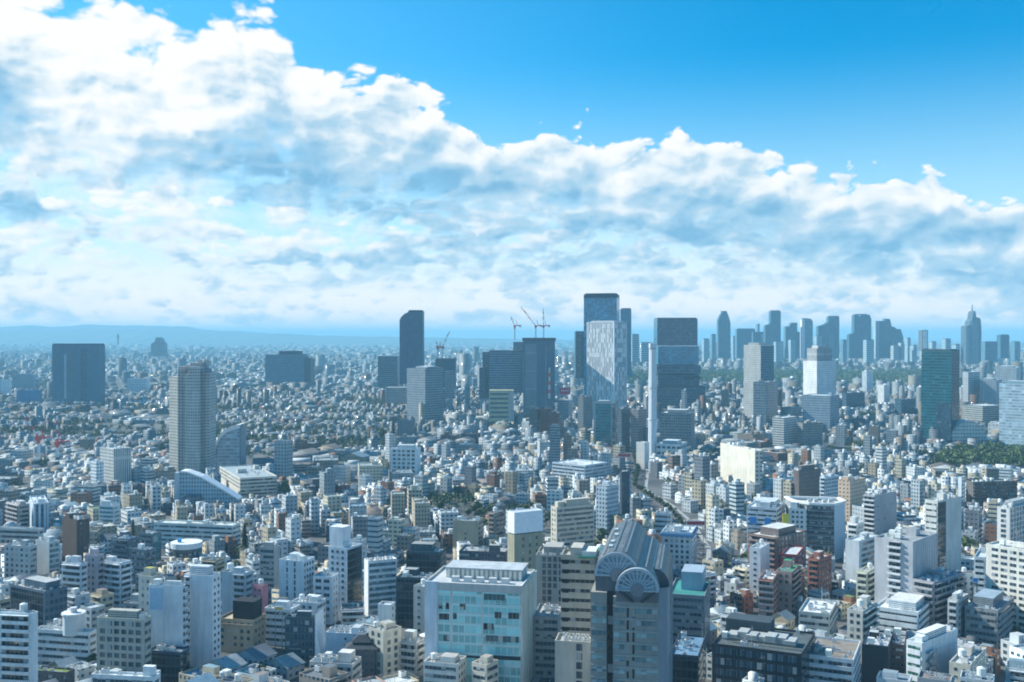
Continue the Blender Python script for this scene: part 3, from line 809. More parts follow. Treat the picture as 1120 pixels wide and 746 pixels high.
profile_tower('stacked_tower', 'blue glass tower of stacked boxes behind the smokestack', 'skyscraper', R4(715, 763, 348.5, 378), 1860, 46, (.022, .05, .075), (0, 0, 0, 0), yb=424, mat='cw_dark', ref='the stacked-box glass tower',
              parts=[('storey_block', R4(716, 764.5, 378.6, 398.5), -1.5, 46, (.05, .12, .17), (0, 0, 0, 0), 'cw_blue'), ('storey_block', R4(714.5, 766.5, 399.4, 409), 1.0, 48, (.10, .17, .22), (8, 5, .9, .55), 'facade'),
                     ('storey_block', R4(716, 765, 409.8, 422), -.6, 46, (.06, .12, .16), (3, 5, .95, .5), 'facade'), ('storey_block', R4(714.5, 772, 422.6, 447), 2.2, 50, (.09, .14, .18), (4, 5, .9, .5), 'facade'),
                     ('crown', R4(716, 762, 347.5, 348.7), -2, 42, (.10, .12, .14), (0, 0, 0, 0), 'facade'), ('terrace', R4(748, 768, 412, 414), 2.0, 6, (.03, .04, .05), (0, 0, 0, 0), 'facade')])

# the white smokestack: eight-sided, slightly tapered, with a ring and openings at the head
Xs, Ys = at(713.8, 1255)
root = tag(empty('smokestack', (Xs, Ys, 0)), 'tall slender white smokestack rising over the middle of the city', 'chimney')
H_ = zat(375.5, 1255); m = MB()
P0 = [(5.5 * cos(pi / 8 + k * pi / 4), 5.5 * sin(pi / 8 + k * pi / 4)) for k in range(8)]
for k in range(8):
    a_, b_ = P0[k], P0[(k + 1) % 8]; t_ = .80
    m.face([(*a_, 0), (*b_, 0), (b_[0] * t_, b_[1] * t_, H_ - 7), (a_[0] * t_, a_[1] * t_, H_ - 7)], (.66, .68, .70))
m.build('shaft', M['plain'], root)
m = MB(); m.cyl((0, 0), 4.6, H_ - 7, H_ - 5.6, (.34, .36, .38), 8, 4.8); m.build('collar', M['plain'], root)
m = MB(); m.cyl((0, 0), 4.7, H_ - 5.6, H_, (.62, .64, .66), 8, 4.7, cap=False); m.cyl((0, 0), 4.0, H_ - 3, H_ - .6, (.06, .06, .06), 8); m.build('head', M['plain'], root)
for k in (.35, .62):
    m = MB(); r_2 = 5.5 * (1 - .2 * k) + .35; m.cyl((0, 0), r_2, H_ * k, H_ * k + .7, (.50, .52, .54), 8); m.build('service_ring', M['plain'], root)
PROT.append((708, 720, 500, 1255, 376)); FOOT.append([(Xs - 8, Ys - 8), (Xs + 8, Ys - 8), (Xs + 8, Ys + 8), (Xs - 8, Ys + 8)]); REFS.append((714, 440, 1255, 'the white smokestack'))

building('tower_block', 'tower with a cream left face and dark blue right face', 'tower', 813.5, 832, 846.5, 377.5, 0, 36, D=1720, yb=432, wall=(.58, .57, .52), roof='GR', L=('grid', 2.6, 3.6, .35, .25), Rr=('cw', 'cw_dark', 0.0, 1.0), top='P', ref='the cream-and-blue tower')
building('office_block', 'blue glass block at the foot of the cream and blue tower', 'office building', 824, 838, 851, 418, 0, 40, D=1600, yb=456, wall=(.14, .19, .23), roof='GR', L=('grid', 3, 4, .8, .6), Rr=('cw', 'cw_dark', .05, .95), top='pa')
r_, B_, D_ = building('white_office_tower', 'white office tower with a grid of small windows and a stepped rooftop block', 'office building', 878.5, 893.5, 914.5, 395, 0, 35, D=1640, yb=436, wall=(.76, .77, .76), roof='LG', L=('grid', 2.6, 3.4, .22, .25), Rr=('grid', 2.6, 3.4, .3, .3), top='', ref='the white office tower')
m = MB(); m.box((0, 0), B_.e1, B_.ll * .36, B_.e2, B_.lr * .40, B_.H - 1, B_.H + 20, (.46, .47, .46), pat=(2, 40, .3, .9)); m.build('rooftop_block', M['facade'], r_)
m = MB(); m.box((0, 0), B_.e1, B_.ll * .22, B_.e2, B_.lr * .25, B_.H + 20, B_.H + 24, (.5, .5, .5)); m.build('rooftop_cabin', M['facade'], r_)
building('office_block', 'blue grey lower block in front of the white office tower', 'office building', 878, 908, 918, 433, 0, 20, D=1560, yb=452, wall=(.30, .38, .44), roof='LG', L=('grid', 3, 3.6, .6, .4), Rr=('grid', 3, 3.6, .6, .4), top='pa')
r_, B_, D_ = building('green_glass_tower', 'dark green glass tower with a two tone facade near the park', 'tower', 1008, 1041, 1049.5, 383, 0, 14, D=1420, yb=462, wall=(.04, .09, .10), roof='GR', L=('cw', 'cw_deep', 0, 1, 1), Rr=('cw', 'cw_navy', 0, 1, 1), top='', ref='the dark green glass tower')
m = MB(); L_ = B_.ll; face_box(m, B_, 'L', L_ * .50, L_ * .985, 4, B_.H * .46, .08, 1.2, (.02, .06, .09), (2.2, 3.8, .9, .8)); m.build('lower_wing', M['facade'], r_)
m = MB(); m.prism(B_.inset(3), B_.H - 1, B_.H + 1.2, (.10, .14, .15)); m.build('plant_room', M['facade'], r_)

# Shinjuku, four and a half kilometres away
SK = 4550
def sky_tower(label, pts, col, dD=0, pat=(6, 8, .55, .4), depth=34, yb=392, parts=(), ref=None):
    return profile_tower('distant_skyscraper', label, 'skyscraper', pts, SK + dD, depth, col, pat, yb=yb, parts=parts, ref=ref, group='distant skyscrapers on the horizon')
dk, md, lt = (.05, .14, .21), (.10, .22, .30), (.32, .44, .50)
sky_tower('dark distant skyscraper with a pointed stepped top, westernmost of the cluster', [(784, 392), (784, 350), (787, 344), (790, 341), (794, 341), (796.5, 345), (799, 353), (799, 392)], dk, parts=[('crown', R4(788, 794.5, 340.2, 341.5), 2, 30, dk, (0, 0, 0, 0), 'facade')], ref='the pointed distant skyscraper')
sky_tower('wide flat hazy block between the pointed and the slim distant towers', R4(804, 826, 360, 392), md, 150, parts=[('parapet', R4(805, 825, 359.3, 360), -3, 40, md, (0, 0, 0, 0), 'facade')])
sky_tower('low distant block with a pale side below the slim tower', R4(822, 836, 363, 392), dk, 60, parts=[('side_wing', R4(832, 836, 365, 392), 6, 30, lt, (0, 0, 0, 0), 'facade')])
sky_tower('slim dark distant tower with a square top beside low blocks', [(835, 392), (835, 356), (841.5, 354), (841.5, 340.5), (854, 340.5), (854, 392)], dk, -40, parts=[('crown', R4(842.5, 853, 339.4, 340.6), -3, 30, dk, (0, 0, 0, 0), 'facade')], ref='the slim dark distant tower')
sky_tower('distant block with a sloping shoulder right of the slim dark tower', [(857, 392), (857, 357), (862, 357), (864, 353), (872, 353), (872, 392)], md, 40, parts=[('side_wing', R4(872, 878, 363, 392), -5, 30, dk, (0, 0, 0, 0), 'facade')])
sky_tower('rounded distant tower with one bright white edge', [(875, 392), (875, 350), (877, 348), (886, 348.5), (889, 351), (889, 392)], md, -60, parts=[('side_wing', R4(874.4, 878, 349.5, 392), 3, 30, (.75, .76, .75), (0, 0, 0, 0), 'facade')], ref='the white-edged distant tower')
sky_tower('stepped pair of dark distant towers, the higher one on the right', [(892.5, 392), (892.5, 357), (900, 355), (905, 352), (905, 346.5), (907, 345.5), (917, 345.5), (918, 347), (918, 392)], dk, parts=[('side_wing', R4(905, 911, 364, 392), 8, 30, md, (0, 0, 0, 0), 'facade')])
sky_tower('broadest dark distant tower with a notched flat top', [(926, 392), (926, 366), (932, 364), (932, 344.5), (936, 344.5), (938, 345.5), (943, 345.5), (944, 344), (951, 344.5), (953, 349), (953, 392)], dk, -80, parts=[('crown', R4(934, 948, 343.4, 344.8), -3, 30, dk, (0, 0, 0, 0), 'facade')], ref='the broadest distant tower')
sky_tower('distant tower with one pale face and a sloping dark annexe', [(955, 392), (955, 351), (965, 351), (967, 348.5), (972, 349), (974, 357), (978, 358), (980, 360), (985, 360), (988, 369), (988, 392)], dk, -20,
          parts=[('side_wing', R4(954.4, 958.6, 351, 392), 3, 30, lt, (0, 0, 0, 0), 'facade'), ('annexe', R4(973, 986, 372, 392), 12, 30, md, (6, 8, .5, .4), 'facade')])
sky_tower('pair of low hazy blocks in front of the sloping dark annexe', R4(974, 984, 378, 394), (.40, .45, .48), -300, parts=[('side_wing', R4(986, 992, 375, 394), 0, 30, (.32, .38, .42), (0, 0, 0, 0), 'facade')], yb=394)
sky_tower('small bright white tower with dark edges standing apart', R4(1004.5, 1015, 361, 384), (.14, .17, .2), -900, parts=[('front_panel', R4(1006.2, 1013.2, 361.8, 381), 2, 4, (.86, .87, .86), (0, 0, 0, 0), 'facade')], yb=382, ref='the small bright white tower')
dc = sky_tower('tapering clock tower with a spire, dark stepped sides', [(1051, 398), (1051, 357), (1057, 355.5), (1057, 352), (1060.5, 348), (1061, 344), (1062.4, 340), (1064.2, 340), (1065.6, 344), (1066, 347), (1070.5, 347.5), (1072.5, 350), (1073.5, 362), (1073.5, 398)], (.085, .125, .16), -250, depth=50,
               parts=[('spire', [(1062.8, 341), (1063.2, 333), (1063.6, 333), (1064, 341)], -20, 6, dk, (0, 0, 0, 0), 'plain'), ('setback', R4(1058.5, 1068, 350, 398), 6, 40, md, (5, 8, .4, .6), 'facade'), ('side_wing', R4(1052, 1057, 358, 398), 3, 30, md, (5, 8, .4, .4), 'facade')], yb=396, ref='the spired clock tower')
sky_tower('flat dark block right of the spired clock tower', R4(1090, 1104, 366.5, 392), dk, -500, parts=[('parapet', R4(1091, 1103, 365.8, 366.6), -3, 30, md, (0, 0, 0, 0), 'facade')])
sky_tower('low dark block against the foot of the spired clock tower', R4(1073, 1091, 374, 396), md, -700, parts=[('parapet', R4(1074, 1090, 373.4, 374), -3, 30, md, (0, 0, 0, 0), 'facade')], yb=395)

# ------------------------------------------------------------------ middle distance
PL = (0, 0, 0, 0)
# beige residential tower with recessed bays
def residential_tower():
    D = 1085; X0, Y0 = at(206, D); H = zat(404, D); k = D / FPX
    root = tag(empty('residential_tower', (X0, Y0 + 22, 0)), 'tall beige residential tower with deep vertical recesses and a stepped crown', 'tower')
    def blk(nm, x0, x1, y0, d, yt, col, pat, skew=0):
        m = MB(); a, b = (x0 - 206) * k, (x1 - 206) * k; y0 = y0 - 22
        m.prism([(a, y0 + skew), (b, y0), (b, y0 + d), (a, y0 + d)], 0, zat(yt, D), col, pat, top=(.4, .4, .4)); m.build(nm, M['facade'], root)
    bg = (.62, .57, .48)
    blk('wing', 177, 192.5, 12, 26, 413, bg, (2.6, 3.15, .55, .36), 11)
    blk('core', 192.5, 199, 6, 36, 404, (.40, .385, .36), (3.0, 3.15, .5, .5))
    blk('wing', 194, 205.5, 2, 34, 409, (.58, .54, .47), (2.6, 3.15, .5, .36), 8)
    blk('wing', 205.5, 218, 0, 36, 401, (.52, .51, .48), (2.4, 3.15, .55, .36))
    blk('core', 216, 221, 5, 30, 404, (.32, .325, .33), (2.0, 3.15, .5, .5))
    blk('wing', 218, 225.5, 9, 26, 408, (.50, .49, .46), (2.6, 3.15, .5, .36))
    blk('crown', 204, 217, 12, 20, 397, (.42, .39, .35), PL)
    blk('crown', 190, 201, 14, 16, 401.5, (.40, .38, .35), PL)
    for i, (x, y) in enumerate(((198, 402), (212, 396), (219, 396))):
        m = MB(); m.box(((x - 206) * k, 0), (1, 0), 2.2, (0, 1), 2.2, zat(402, D), zat(y, D) + 2, (.5, .5, .48)); m.build('rooftop_cabin', M['facade'], root)
    PROT.append((180, 233, 514, D, 400)); FOOT.append([(X0 - 26, Y0), (X0 + 27, Y0), (X0 + 27, Y0 + 44), (X0 - 26, Y0 + 44)]); REFS.append((206, 460, D, 'the beige residential tower'))
residential_tower()
# white arched-roof hall
def arched_hall():
    D = 1150; X0, Y0 = at(251, D); k = D / FPX
    root = tag(empty('arched_hall', (X0, Y0 + 14, 0)), 'glass fronted hall under a white quarter arch roof beside the beige tower', 'hall')
    arc = [(236 + 30 * (1 - cos(t)), 488 - 24 * sin(t)) for t in np.linspace(0.0, 1.45, 9)]
    Q = [((x - 251) * k, zat(y, D)) for x, y in arc]
    m = MB()
    for (x0, z0), (x1, z1) in zip(Q, Q[1:]):
        m.face([(x0, -14, z0), (x0, 14, z0), (x1, 14, z1), (x1, -14, z1)][::-1], (.8, .81, .8)); m.face([(x0, -14, z0 - 4.5), (x1, -14, z1 - 4.5), (x1, -14, z1), (x0, -14, z0)], (.82, .83, .83))
        m.face([(x0, -14, z0 - 2), (x0, 14, z0 - 2), (x1, 14, z1 - 2), (x1, -14, z1 - 2)], (.6, .6, .6))
    m.build('roof', M['plain'], root)
    m = MB(); pts = [(x, z - 1.5) for x, z in Q] + [(Q[-1][0], 0), (Q[0][0], 0)]
    m.face([(x, -13, z) for x, z in reversed(pts)], (1, 1, 1), uv=[(x, z) for x, z in reversed(pts)]); m.build('glazing', M['cw_pale'], root)
    m = MB(); x0, x1 = Q[0][0], Q[-1][0]
    m.prism([(x0, -13), (x0 + .6, -13), (x0 + .6, 13), (x0, 13)], 0, Q[0][1] - 1, (.75, .76, .76)); m.prism([(x1 - .6, -13), (x1, -13), (x1, 13), (x1 - .6, 13)], 0, Q[-1][1] - 2, (.3, .34, .38)); m.build('wall', M['facade'], root)
    PROT.append((235, 268, 504, D, 464)); FOOT.append([(X0 - 16, Y0), (X0 + 18, Y0), (X0 + 18, Y0 + 28), (X0 - 16, Y0 + 28)]); REFS.append((251, 485, D, 'the white arched hall'))
arched_hall()
# glass wedge
profile_tower('glass_wedge', 'pale blue glass building whose roof slopes down in one long line', 'hall', [(190, 556), (191, 520), (198, 515), (205, 516), (222, 522), (246, 535), (264, 546), (264, 556)], 890, 12, (.36, .48, .55), (2.4, 3.4, .5, .5), yb=553, ref='the sloping glass wedge',
              parts=[('roof_edge', [(198, 515), (205, 515.4), (222, 521.4), (246, 534.4), (265, 545.6), (265, 547), (246, 536), (222, 523), (205, 517), (198, 516.5)], 1.0, 14, (.78, .80, .81), PL, 'plain'),
                     ('annexe', R4(204, 222, 541, 560), 6, 14, (.12, .17, .21), (2.6, 3.2, .8, .5), 'facade'), ('service_shaft', R4(191, 196, 517, 556), .8, 6, (.50, .57, .62), PL, 'facade')])
T = building
T('office_block', 'pale slab office with a narrow bright left face near the two cranes', 'office building', 109, 124, 143.5, 491, 40, 42, yb=531, wall=(.62, .61, .57), roof='LG', L=('grid', 3, 3.3, .5, .45), Rr=('grid', 2.2, 30, .3, .9), top='pt', ref='the pale slab office')
T('office_block', 'white apartment wing stepping down before the pale slab office', 'apartment building', 99, 105, 113, 505, 30, 42, yb=528, wall='W', L=('grid', 3, 3.2, .6, .5), Rr=('grid', 3, 3.2, .5, .5), top='a')
T('sports_hall', 'white block under a flat bright roof on the far left plain', 'hall', 139, 160, 163, 414, 38, 6, yb=430, wall=(.74, .75, .75), roof='W', L=('grid', 5, 5, .6, .5), top='')
T('office_block', 'white slab at the left edge of the far plain', 'office building', 0, 11, 12, 415, 41, 4, yb=432, wall='W', L=('grid', 4, 4, .3, .4), top='')
T('office_block', 'grey blue block beside the white slab on the far plain', 'office building', 13, 37, 39, 410, 45, 4, yb=426, wall=(.30, .37, .42), L=('grid', 4, 4, .5, .4), top='P')
T('office_block', 'bright blue clad block on the far plain', 'office building', 18, 43, 46, 427, 28, 5, yb=441, wall=(.06, .22, .42), roof='BL', L=('grid', 4, 4, .4, .4), top='a')
T('frame_building', 'white frame building with large dark square openings on a low hill of houses', 'apartment building', 427, 456, 460, 491, 28, 8, yb=518, wall='W', L=('punched', 5.2, 3.3, 2.6), flo=4.4, top='Pa', ref='the white frame building')
T('teal_glass_tower', 'teal glass tower with a pale side beneath the white patterned skyscraper', 'office building', 649, 669, 674, 441, 60, 12, yb=488, wall=(.42, .45, .45), roof='GR', L=('cw', 'cw_teal', .12, .97), Rr=('cw', 'cw_navy', .1, .9), top='Pa', ref='the teal glass tower')
T('sign_building', 'grey building carrying a red rooftop billboard', 'office building', 610, 622, 627, 438, 40, 14, yb=452, wall=(.45, .48, .5), L=('grid', 3, 3.6, .6, .5), Rr=('grid', 3, 3.6, .6, .5), top='a')
def billboard(px0, px1, y0, y1, D, col, label, ribs=False, cat='billboard'):
    k = D / FPX; X0, Y0 = at((px0 + px1) / 2, D); w = (px1 - px0) * k
    z0, z1 = zat(y1, D), zat(y0, D)
    root = tag(empty('rooftop_billboard', (X0, Y0, z0)), label, cat)
    m = MB(); m.prism([(-w / 2, -.3), (w / 2, -.3), (w / 2, .3), (-w / 2, .3)], 0, z1 - z0, col, bottom=True); m.build('panel', M['plain'], root)
    m = MB(); e = .35
    for a, b in (((-w / 2, -.34, 0), (w / 2, -.34, 0)), ((-w / 2, -.34, z1 - z0), (w / 2, -.34, z1 - z0)), ((-w / 2, -.34, 0), (-w / 2, -.34, z1 - z0)), ((w / 2, -.34, 0), (w / 2, -.34, z1 - z0))): m.bar(a, b, e, (.75, .75, .75))
    m.build('frame', M['plain'], root)
    for s_ in (-.4, 0, .4):
        m = MB(); m.bar((w * s_, 1.8, -1.5), (w * s_, .3, z1 - z0 - .4), .3, (.3, .3, .3)); m.bar((w * s_, .45, -3.0), (w * s_, .45, .5), .3, (.3, .3, .3)); m.build('brace', M['metal'], root)
    return root
bb = billboard(611.5, 624, 424, 431.5, 1790, (.62, .05, .10), 'red rooftop billboard in front of the skyscraper cluster')
m = MB(); k_ = 1790 / FPX
for j in range(5): m.prism([((-4 + j * 1.8) * k_, -.38), ((-3 + j * 1.8) * k_, -.38), ((-3 + j * 1.8) * k_, -.31), ((-4 + j * 1.8) * k_, -.31)], 3.6 * k_, 5.0 * k_, (.8, .78, .78), bottom=True)
m.build('lettering', M['plain'], bb)
T('office_block', 'brown slab right of the teal glass tower and left of the smokestack', 'office building', 690, 698, 707, 448, 55, 38, yb=500, wall=(.30, .26, .235), L=('grid', 2.4, 3.4, .5, .5), Rr=('grid', 2.4, 3.4, .5, .5), top='pa', ref='the brown slab')
T('office_block', 'dark grey slab left of the teal glass tower', 'office building', 632, 638, 648, 434, 56, 40, yb=472, wall=(.24, .235, .23), L=('grid', 2.6, 3.4, .5, .5), Rr=('grid', 2.6, 3.4, .6, .5), top='pa')
T('office_block', 'narrow dark block close beside the teal glass tower', 'office building', 675, 680, 689, 447, 56, 40, yb=484, wall=(.13, .15, .17), L=('grid', 2.6, 3.4, .5, .5), Rr=('grid', 2.6, 3.4, .6, .6), top='pa')
T('office_block', 'grey lattice fronted block behind the smokestack', 'office building', 722, 756, 760, 452, 52, 8, yb=470, wall=(.30, .29, .28), L=('grid', 2.8, 3.6, .6, .6), top='Pa')
T('incineration_plant', 'low plant hall with a stepped white vaulted roof at the smokestack', 'industrial building', 718, 744, 752, 486, 22, 12, yb=496, wall=(.68, .68, .66), roof='LG', L=('grid', 6, 7, .7, .4), Rr=('grid', 6, 7, .5, .4), top='P', ref='the incineration plant')
T('incineration_plant', 'cream windowless annexe clasping the foot of the smokestack', 'industrial building', 696, 705, 710, 484, 30, 40, yb=505, wall=(.76, .73, .66), L=('blank',), Rr=('blank',), top='', grid=False)
T('cream_slab', 'long windowless cream wall slab catching the sun', 'hall', 788, 826, 834, 493, 0, 77, D=960, yb=530, wall=(.66, .62, .52), maxr=40, roof='LG', L=('grid', 6.2, 46, .022, .985), Rr=('grid', 4, 4, .5, .4), top='ta', ref='the long cream slab')
T('apartment_tower', 'pale striped apartment tower behind the long cream slab', 'apartment building', 845, 857.5, 872, 457, 40, 42, yb=483, wall=(.60, .58, .54), L=('grid', 3, 3.1, 1.0, .42), Rr=('grid', 3, 3.1, .6, .5), top='pt', ref='the pale striped apartments')
T('office_block', 'brown block with a rooftop cabin beside the pale striped apartments', 'office building', 872, 878, 900, 463, 33, 42, yb=480, wall=(.34, .31, .28), L=('grid', 3, 3.3, .5, .5), Rr=('grid', 3, 3.3, .5, .5), top='pp')
T('office_block', 'dark blue cube shaped office among pale houses', 'office building', 921, 926, 946, 430, 36, 50, yb=448, wall=(.05, .09, .13), roof='BL', L=('grid', 3, 3.6, .8, .6), Rr=('grid', 3, 3.6, .8, .6), top='a', ref='the dark blue cube')
T('office_block', 'second dark teal cube office left of the green glass tower', 'office building', 979, 986, 1001, 437, 32, 45, yb=455, wall=(.07, .14, .17), roof='BL', L=('grid', 3, 3.6, .8, .6), Rr=('grid', 3, 3.6, .8, .6), top='a')
T('white_slab', 'slender white slab building standing above pale houses', 'office building', 943, 948, 955, 406, 60, 45, yb=426, wall=(.80, .81, .80), L=('grid', 3, 3.4, .3, .3), Rr=('grid', 3, 3.4, .5, .4), top='p', ref='the slender white slab')
T('white_slab', 'bright white block with a blank face between two dark cubes', 'office building', 960, 967, 973, 421, 42, 50, yb=442, wall=(.80, .79, .74), L=('blank',), Rr=('grid', 3, 3.4, .5, .4), top='p')
T('office_block', 'tall grey box right of the dark green glass tower', 'office building', 1072, 1090, 1096, 416, 65, 15, yb=440, wall=(.36, .40, .43), L=('grid', 3.2, 3.6, .5, .4), top='P')
T('office_block', 'white block with dark panel beside the green glass tower', 'office building', 1053, 1059, 1072, 407, 80, 48, yb=432, wall=(.62, .63, .62), L=('grid', 3.2, 3.6, .4, .4), Rr=('grid', 3.2, 3.6, .7, .6), top='pa')
T('glass_block', 'wide pale teal glass block at the right edge', 'office building', 1093, 1140, 1150, 420, 0, 22, D=1330, yb=458, wall=(.24, .38, .44), roof='LG', L=('cw', 'cw_pale', 0, 1), top='P', ref='the wide teal glass block')
T('glass_block', 'pale office slab above the wide teal glass block', 'office building', 1088, 1112, 1116, 402, 82, 10, yb=419, wall=(.55, .58, .58), L=('grid', 4, 4, .5, .4), top='P')
T('office_block', 'cream and dark banded block right of the green glass tower foot', 'office building', 1052, 1075, 1096, 444, 34, 30, yb=462, wall=(.36, .35, .31), L=('grid', 3, 3.5, .9, .45), Rr=('grid', 3, 3.5, .9, .5), top='a')
def dome_hall():
    D = 1420; X0, Y0 = at(1060, D); k = D / FPX; h = zat(475, D); top = zat(460.5, D)
    root = tag(empty('domed_hall', (X0, Y0 + 20, 0)), 'wide hall under a shallow curved white roof near the park', 'hall')
    n = 14; w = 20 * k
    m = MB()
    P = [(-w + 2 * w * i / n, h + (top - h) * (1 - ((2 * i / n - 1) ** 2))) for i in range(n + 1)]
    for (x0, z0), (x1, z1) in zip(P, P[1:]): m.face([(x0, -20, z0), (x1, -20, z1), (x1, 20, z1), (x0, 20, z0)], (.62, .66, .67))
    m.build('roof', M['plain'], root)
    m = MB(); Q = [(-w, 0)] + P[:0] + [(w, 0)] + list(reversed(P)); m.face([(x, -19.5, z - (.3 if z else 0)) for x, z in Q], (.55, .58, .58), (4, 5, .6, .3), uv=[(x, z) for x, z in Q])
    m.prism([(-w, -19), (w, -19), (w, 19), (-w, 19)], 0, h - .5, (.5, .53, .53), (4, 5, .5, .4)); m.build('wall', M['facade'], root)
    PROT.append((1040, 1081, 473, D, 461)); FOOT.append([(X0 - w, Y0), (X0 + w, Y0), (X0 + w, Y0 + 40), (X0 - w, Y0 + 40)]); REFS.append((1060, 468, D, 'the curved-roof hall'))
dome_hall()
T('sports_hall', 'low grey hall with a broad flat front right of the curved roof', 'hall', 1081, 1140, 1150, 466, 24, 20, yb=479, wall=(.48, .51, .52), L=('grid', 5, 6, .4, .3), top='a')
T('office_block', 'white sided slim block behind the brown row near the park', 'apartment building', 1049, 1052, 1056, 522, 34, 50, yb=545, wall='W', L=('blank',), Rr=('grid', 3, 3.2, .5, .5), top='')
T('apartment_row', 'long dark brown apartment row with a cream end wall', 'apartment building', 1057, 1065, 1113, 527, 23, 62, yb=552, wall=(.145, .13, .12), roof='GR', L=('grid', 3, 3.2, .3, .4), Rr=('balcony',), top='aat', ref='the long brown row')

for x0, x1, y0, dD in ((768, 776, 371, 300), (777, 783, 366, 500), (800, 804, 368, 700), (827, 831, 355, 900), (846, 857, 374, -300), (862, 870, 372, -350), (890, 899, 368, -500), (919, 926, 372, -200), (944, 956, 372, -450), (990, 996, 370, 200),
                       (996, 1003, 378, -300), (1016, 1024, 374, 300), (1030, 1040, 371, -200), (1042, 1050, 377, 0), (1105, 1116, 374, -100), (690, 699, 366, -900), (700, 712, 375, -700)):
    sky_tower('low hazy block filling a gap between the distant skyscrapers', R4(x0, x1, y0, 396), md if (x0 % 2) else lt, dD, depth=40, parts=[('parapet', R4(x0 + .4, x1 - .4, y0 - .7, y0), -2, 30, dk, PL, 'facade')], yb=394)

# ------------------------------------------------------------------ near buildings, left to right
rib, bal = ('ribbon', .46), ('balcony',)
T('apartment_tower', 'white apartment slab cut by the left edge, dark balcony slots at one end', 'apartment building', -48, 35.5, 37, 671, 46, 9, yb=746, wall='W', L=('balcony', .58, .95), flo=3.15, top='pat', roof='LG', ref='the white slab at the left edge')
r_, B_, D_ = T('stepped_office', 'white office with window ribbons, chamfered end and round rooftop drum', 'office building', 36.5, 97, 105, 692, 17, 12, yb=733, wall=(.76, .78, .77), L=('ribbon', .42), Rr=('ribbon', .42), top='a', ref='the white drum-topped office')
m = MB(); m.cyl(B_.pt(B_.ll * .35, B_.lr * .5), 4.6, 15, 24, (.62, .64, .64), 18); m.build('rooftop_drum', M['plain'], r_)
m = MB(); m.cyl(B_.pt(B_.ll * .35, B_.lr * .5), 5.2, 24, 24.8, (.72, .73, .72), 18); m.cyl(B_.pt(B_.ll * .35, B_.lr * .5), 1.6, 24.8, 27, (.6, .6, .6), 10); m.build('drum_cap', M['plain'], r_)
T('grid_office', 'beige office with grass roof and white solar box', 'office building', 105, 157, 165, 678, 30, 10, yb=738, wall=(.46, .46, .40), roof=(.46, .45, .40), L=('punched', 3.3, 2.4, 2.0), Rr=rib, top='gsP', flo=3.4, ref='the grass-roofed beige office')
T('low_office', 'dark low building with a bright lawn on its roof at the bottom edge', 'office building', 30, 72, 81, 736, 10, 12, yb=746, wall=(.13, .12, .13), roof=(.4, .4, .38), L=rib, Rr=rib, top='ga')
T('low_office', 'flat bright white roof at the bottom edge', 'office building', 99, 168, 174, 741, 20, 8, yb=746, wall='W', roof='W', L=rib, Rr=rib, top='p')
T('glass_office', 'dark blue glass block behind the white drum topped office', 'office building', 10, 48, 73, 647, 26, 32, yb=686, wall=(.10, .15, .20), roof=(.42, .44, .44), L=('cw', 'cw_navy', .03, .97), Rr=('grid', 2.6, 3.6, .75, .55), top='Pa', ref='the dark blue glass block')
T('apartment_block', 'white stepped apartment block, left wing of the pinkish group', 'apartment building', 67, 88, 95, 617, 29, 18, yb=650, wall=(.74, .75, .76), L=bal, Rr=rib, top='pt')
T('apartment_block', 'pinkish apartment block rising between two white wings', 'apartment building', 92, 106, 113, 608, 32, 22, yb=652, wall=(.60, .49, .51), L=('punched', 2.8, 1.3, 1.5), Rr=bal, top='pT', ref='the pinkish apartment block')
T('apartment_block', 'white apartment block with stacked balconies right of the pinkish block', 'apartment building', 110, 131, 143, 616, 28, 24, yb=650, wall=(.72, .74, .76), L=bal, Rr=bal, top='pa')
r_, B_, D_ = T('plaster_tower', 'tall windowless white tower with a pale blue patch up high', 'apartment building', 162, 199, 202.5, 641, 40, 9, yb=712, wall=(.72, .76, .79), L=('blank',), Rr=bal, top='pr', ref='the windowless white tower')
m = MB(); face_box(m, B_, 'L', .6, B_.ll * .42, B_.H - 11, B_.H - 1.5, .02, .12, (.36, .52, .66)); m.build('wall_panel', M['plain'], r_)
m = MB(); face_box(m, B_, 'L', B_.ll * .44, B_.ll * .46, 0, B_.H - .1, .02, .3, (.62, .68, .72)); m.build('downpipe', M['plain'], r_)
T('apartment_tower', 'white apartment tower with stepped top and a column of dark balconies', 'apartment building', 201, 232, 241, 630, 42, 14, yb=712, wall=(.77, .79, .81), L=('balcony', .03, .22), Rr=('punched', 3.2, 1.4, 1.3), top='pPa', flo=3.1, ref='the white balcony tower')
T('apartment_block', 'beige block with a yellow green roof behind the windowless white tower', 'apartment building', 151, 166, 178, 631, 43, 24, yb=690, wall=(.55, .53, .48), roof=(.42, .40, .10), L=('punched', 3, 1.2, 1.4), Rr=rib, top='p')
T('apartment_block', 'blue grey apartment block with end balconies right of the white balcony tower', 'apartment building', 242, 268, 277, 627, 32, 16, yb=672, wall=(.42, .50, .56), L=('balcony', .5, .97), Rr=rib, top='ptr')
r_, B_, D_ = T('tan_building', 'tan low block with a curved cornice and a black rooftop box', 'office building', 238, 276, 290, 679, 16, 14, yb=704, wall=(.44, .34, .23), roof=(.50, .40, .28), L=('punched', 3.4, 1.6, 1.6), Rr=('punched', 3.4, 1.6, 1.6), top='', ref='the tan block')
m = MB(); m.box(B_.pt(B_.ll * .34, B_.lr * .5), B_.e1, B_.ll * .30, B_.e2, B_.lr * .32, 15.2, 24, (.018, .020, .025)); m.build('rooftop_box', M['facade'], r_)
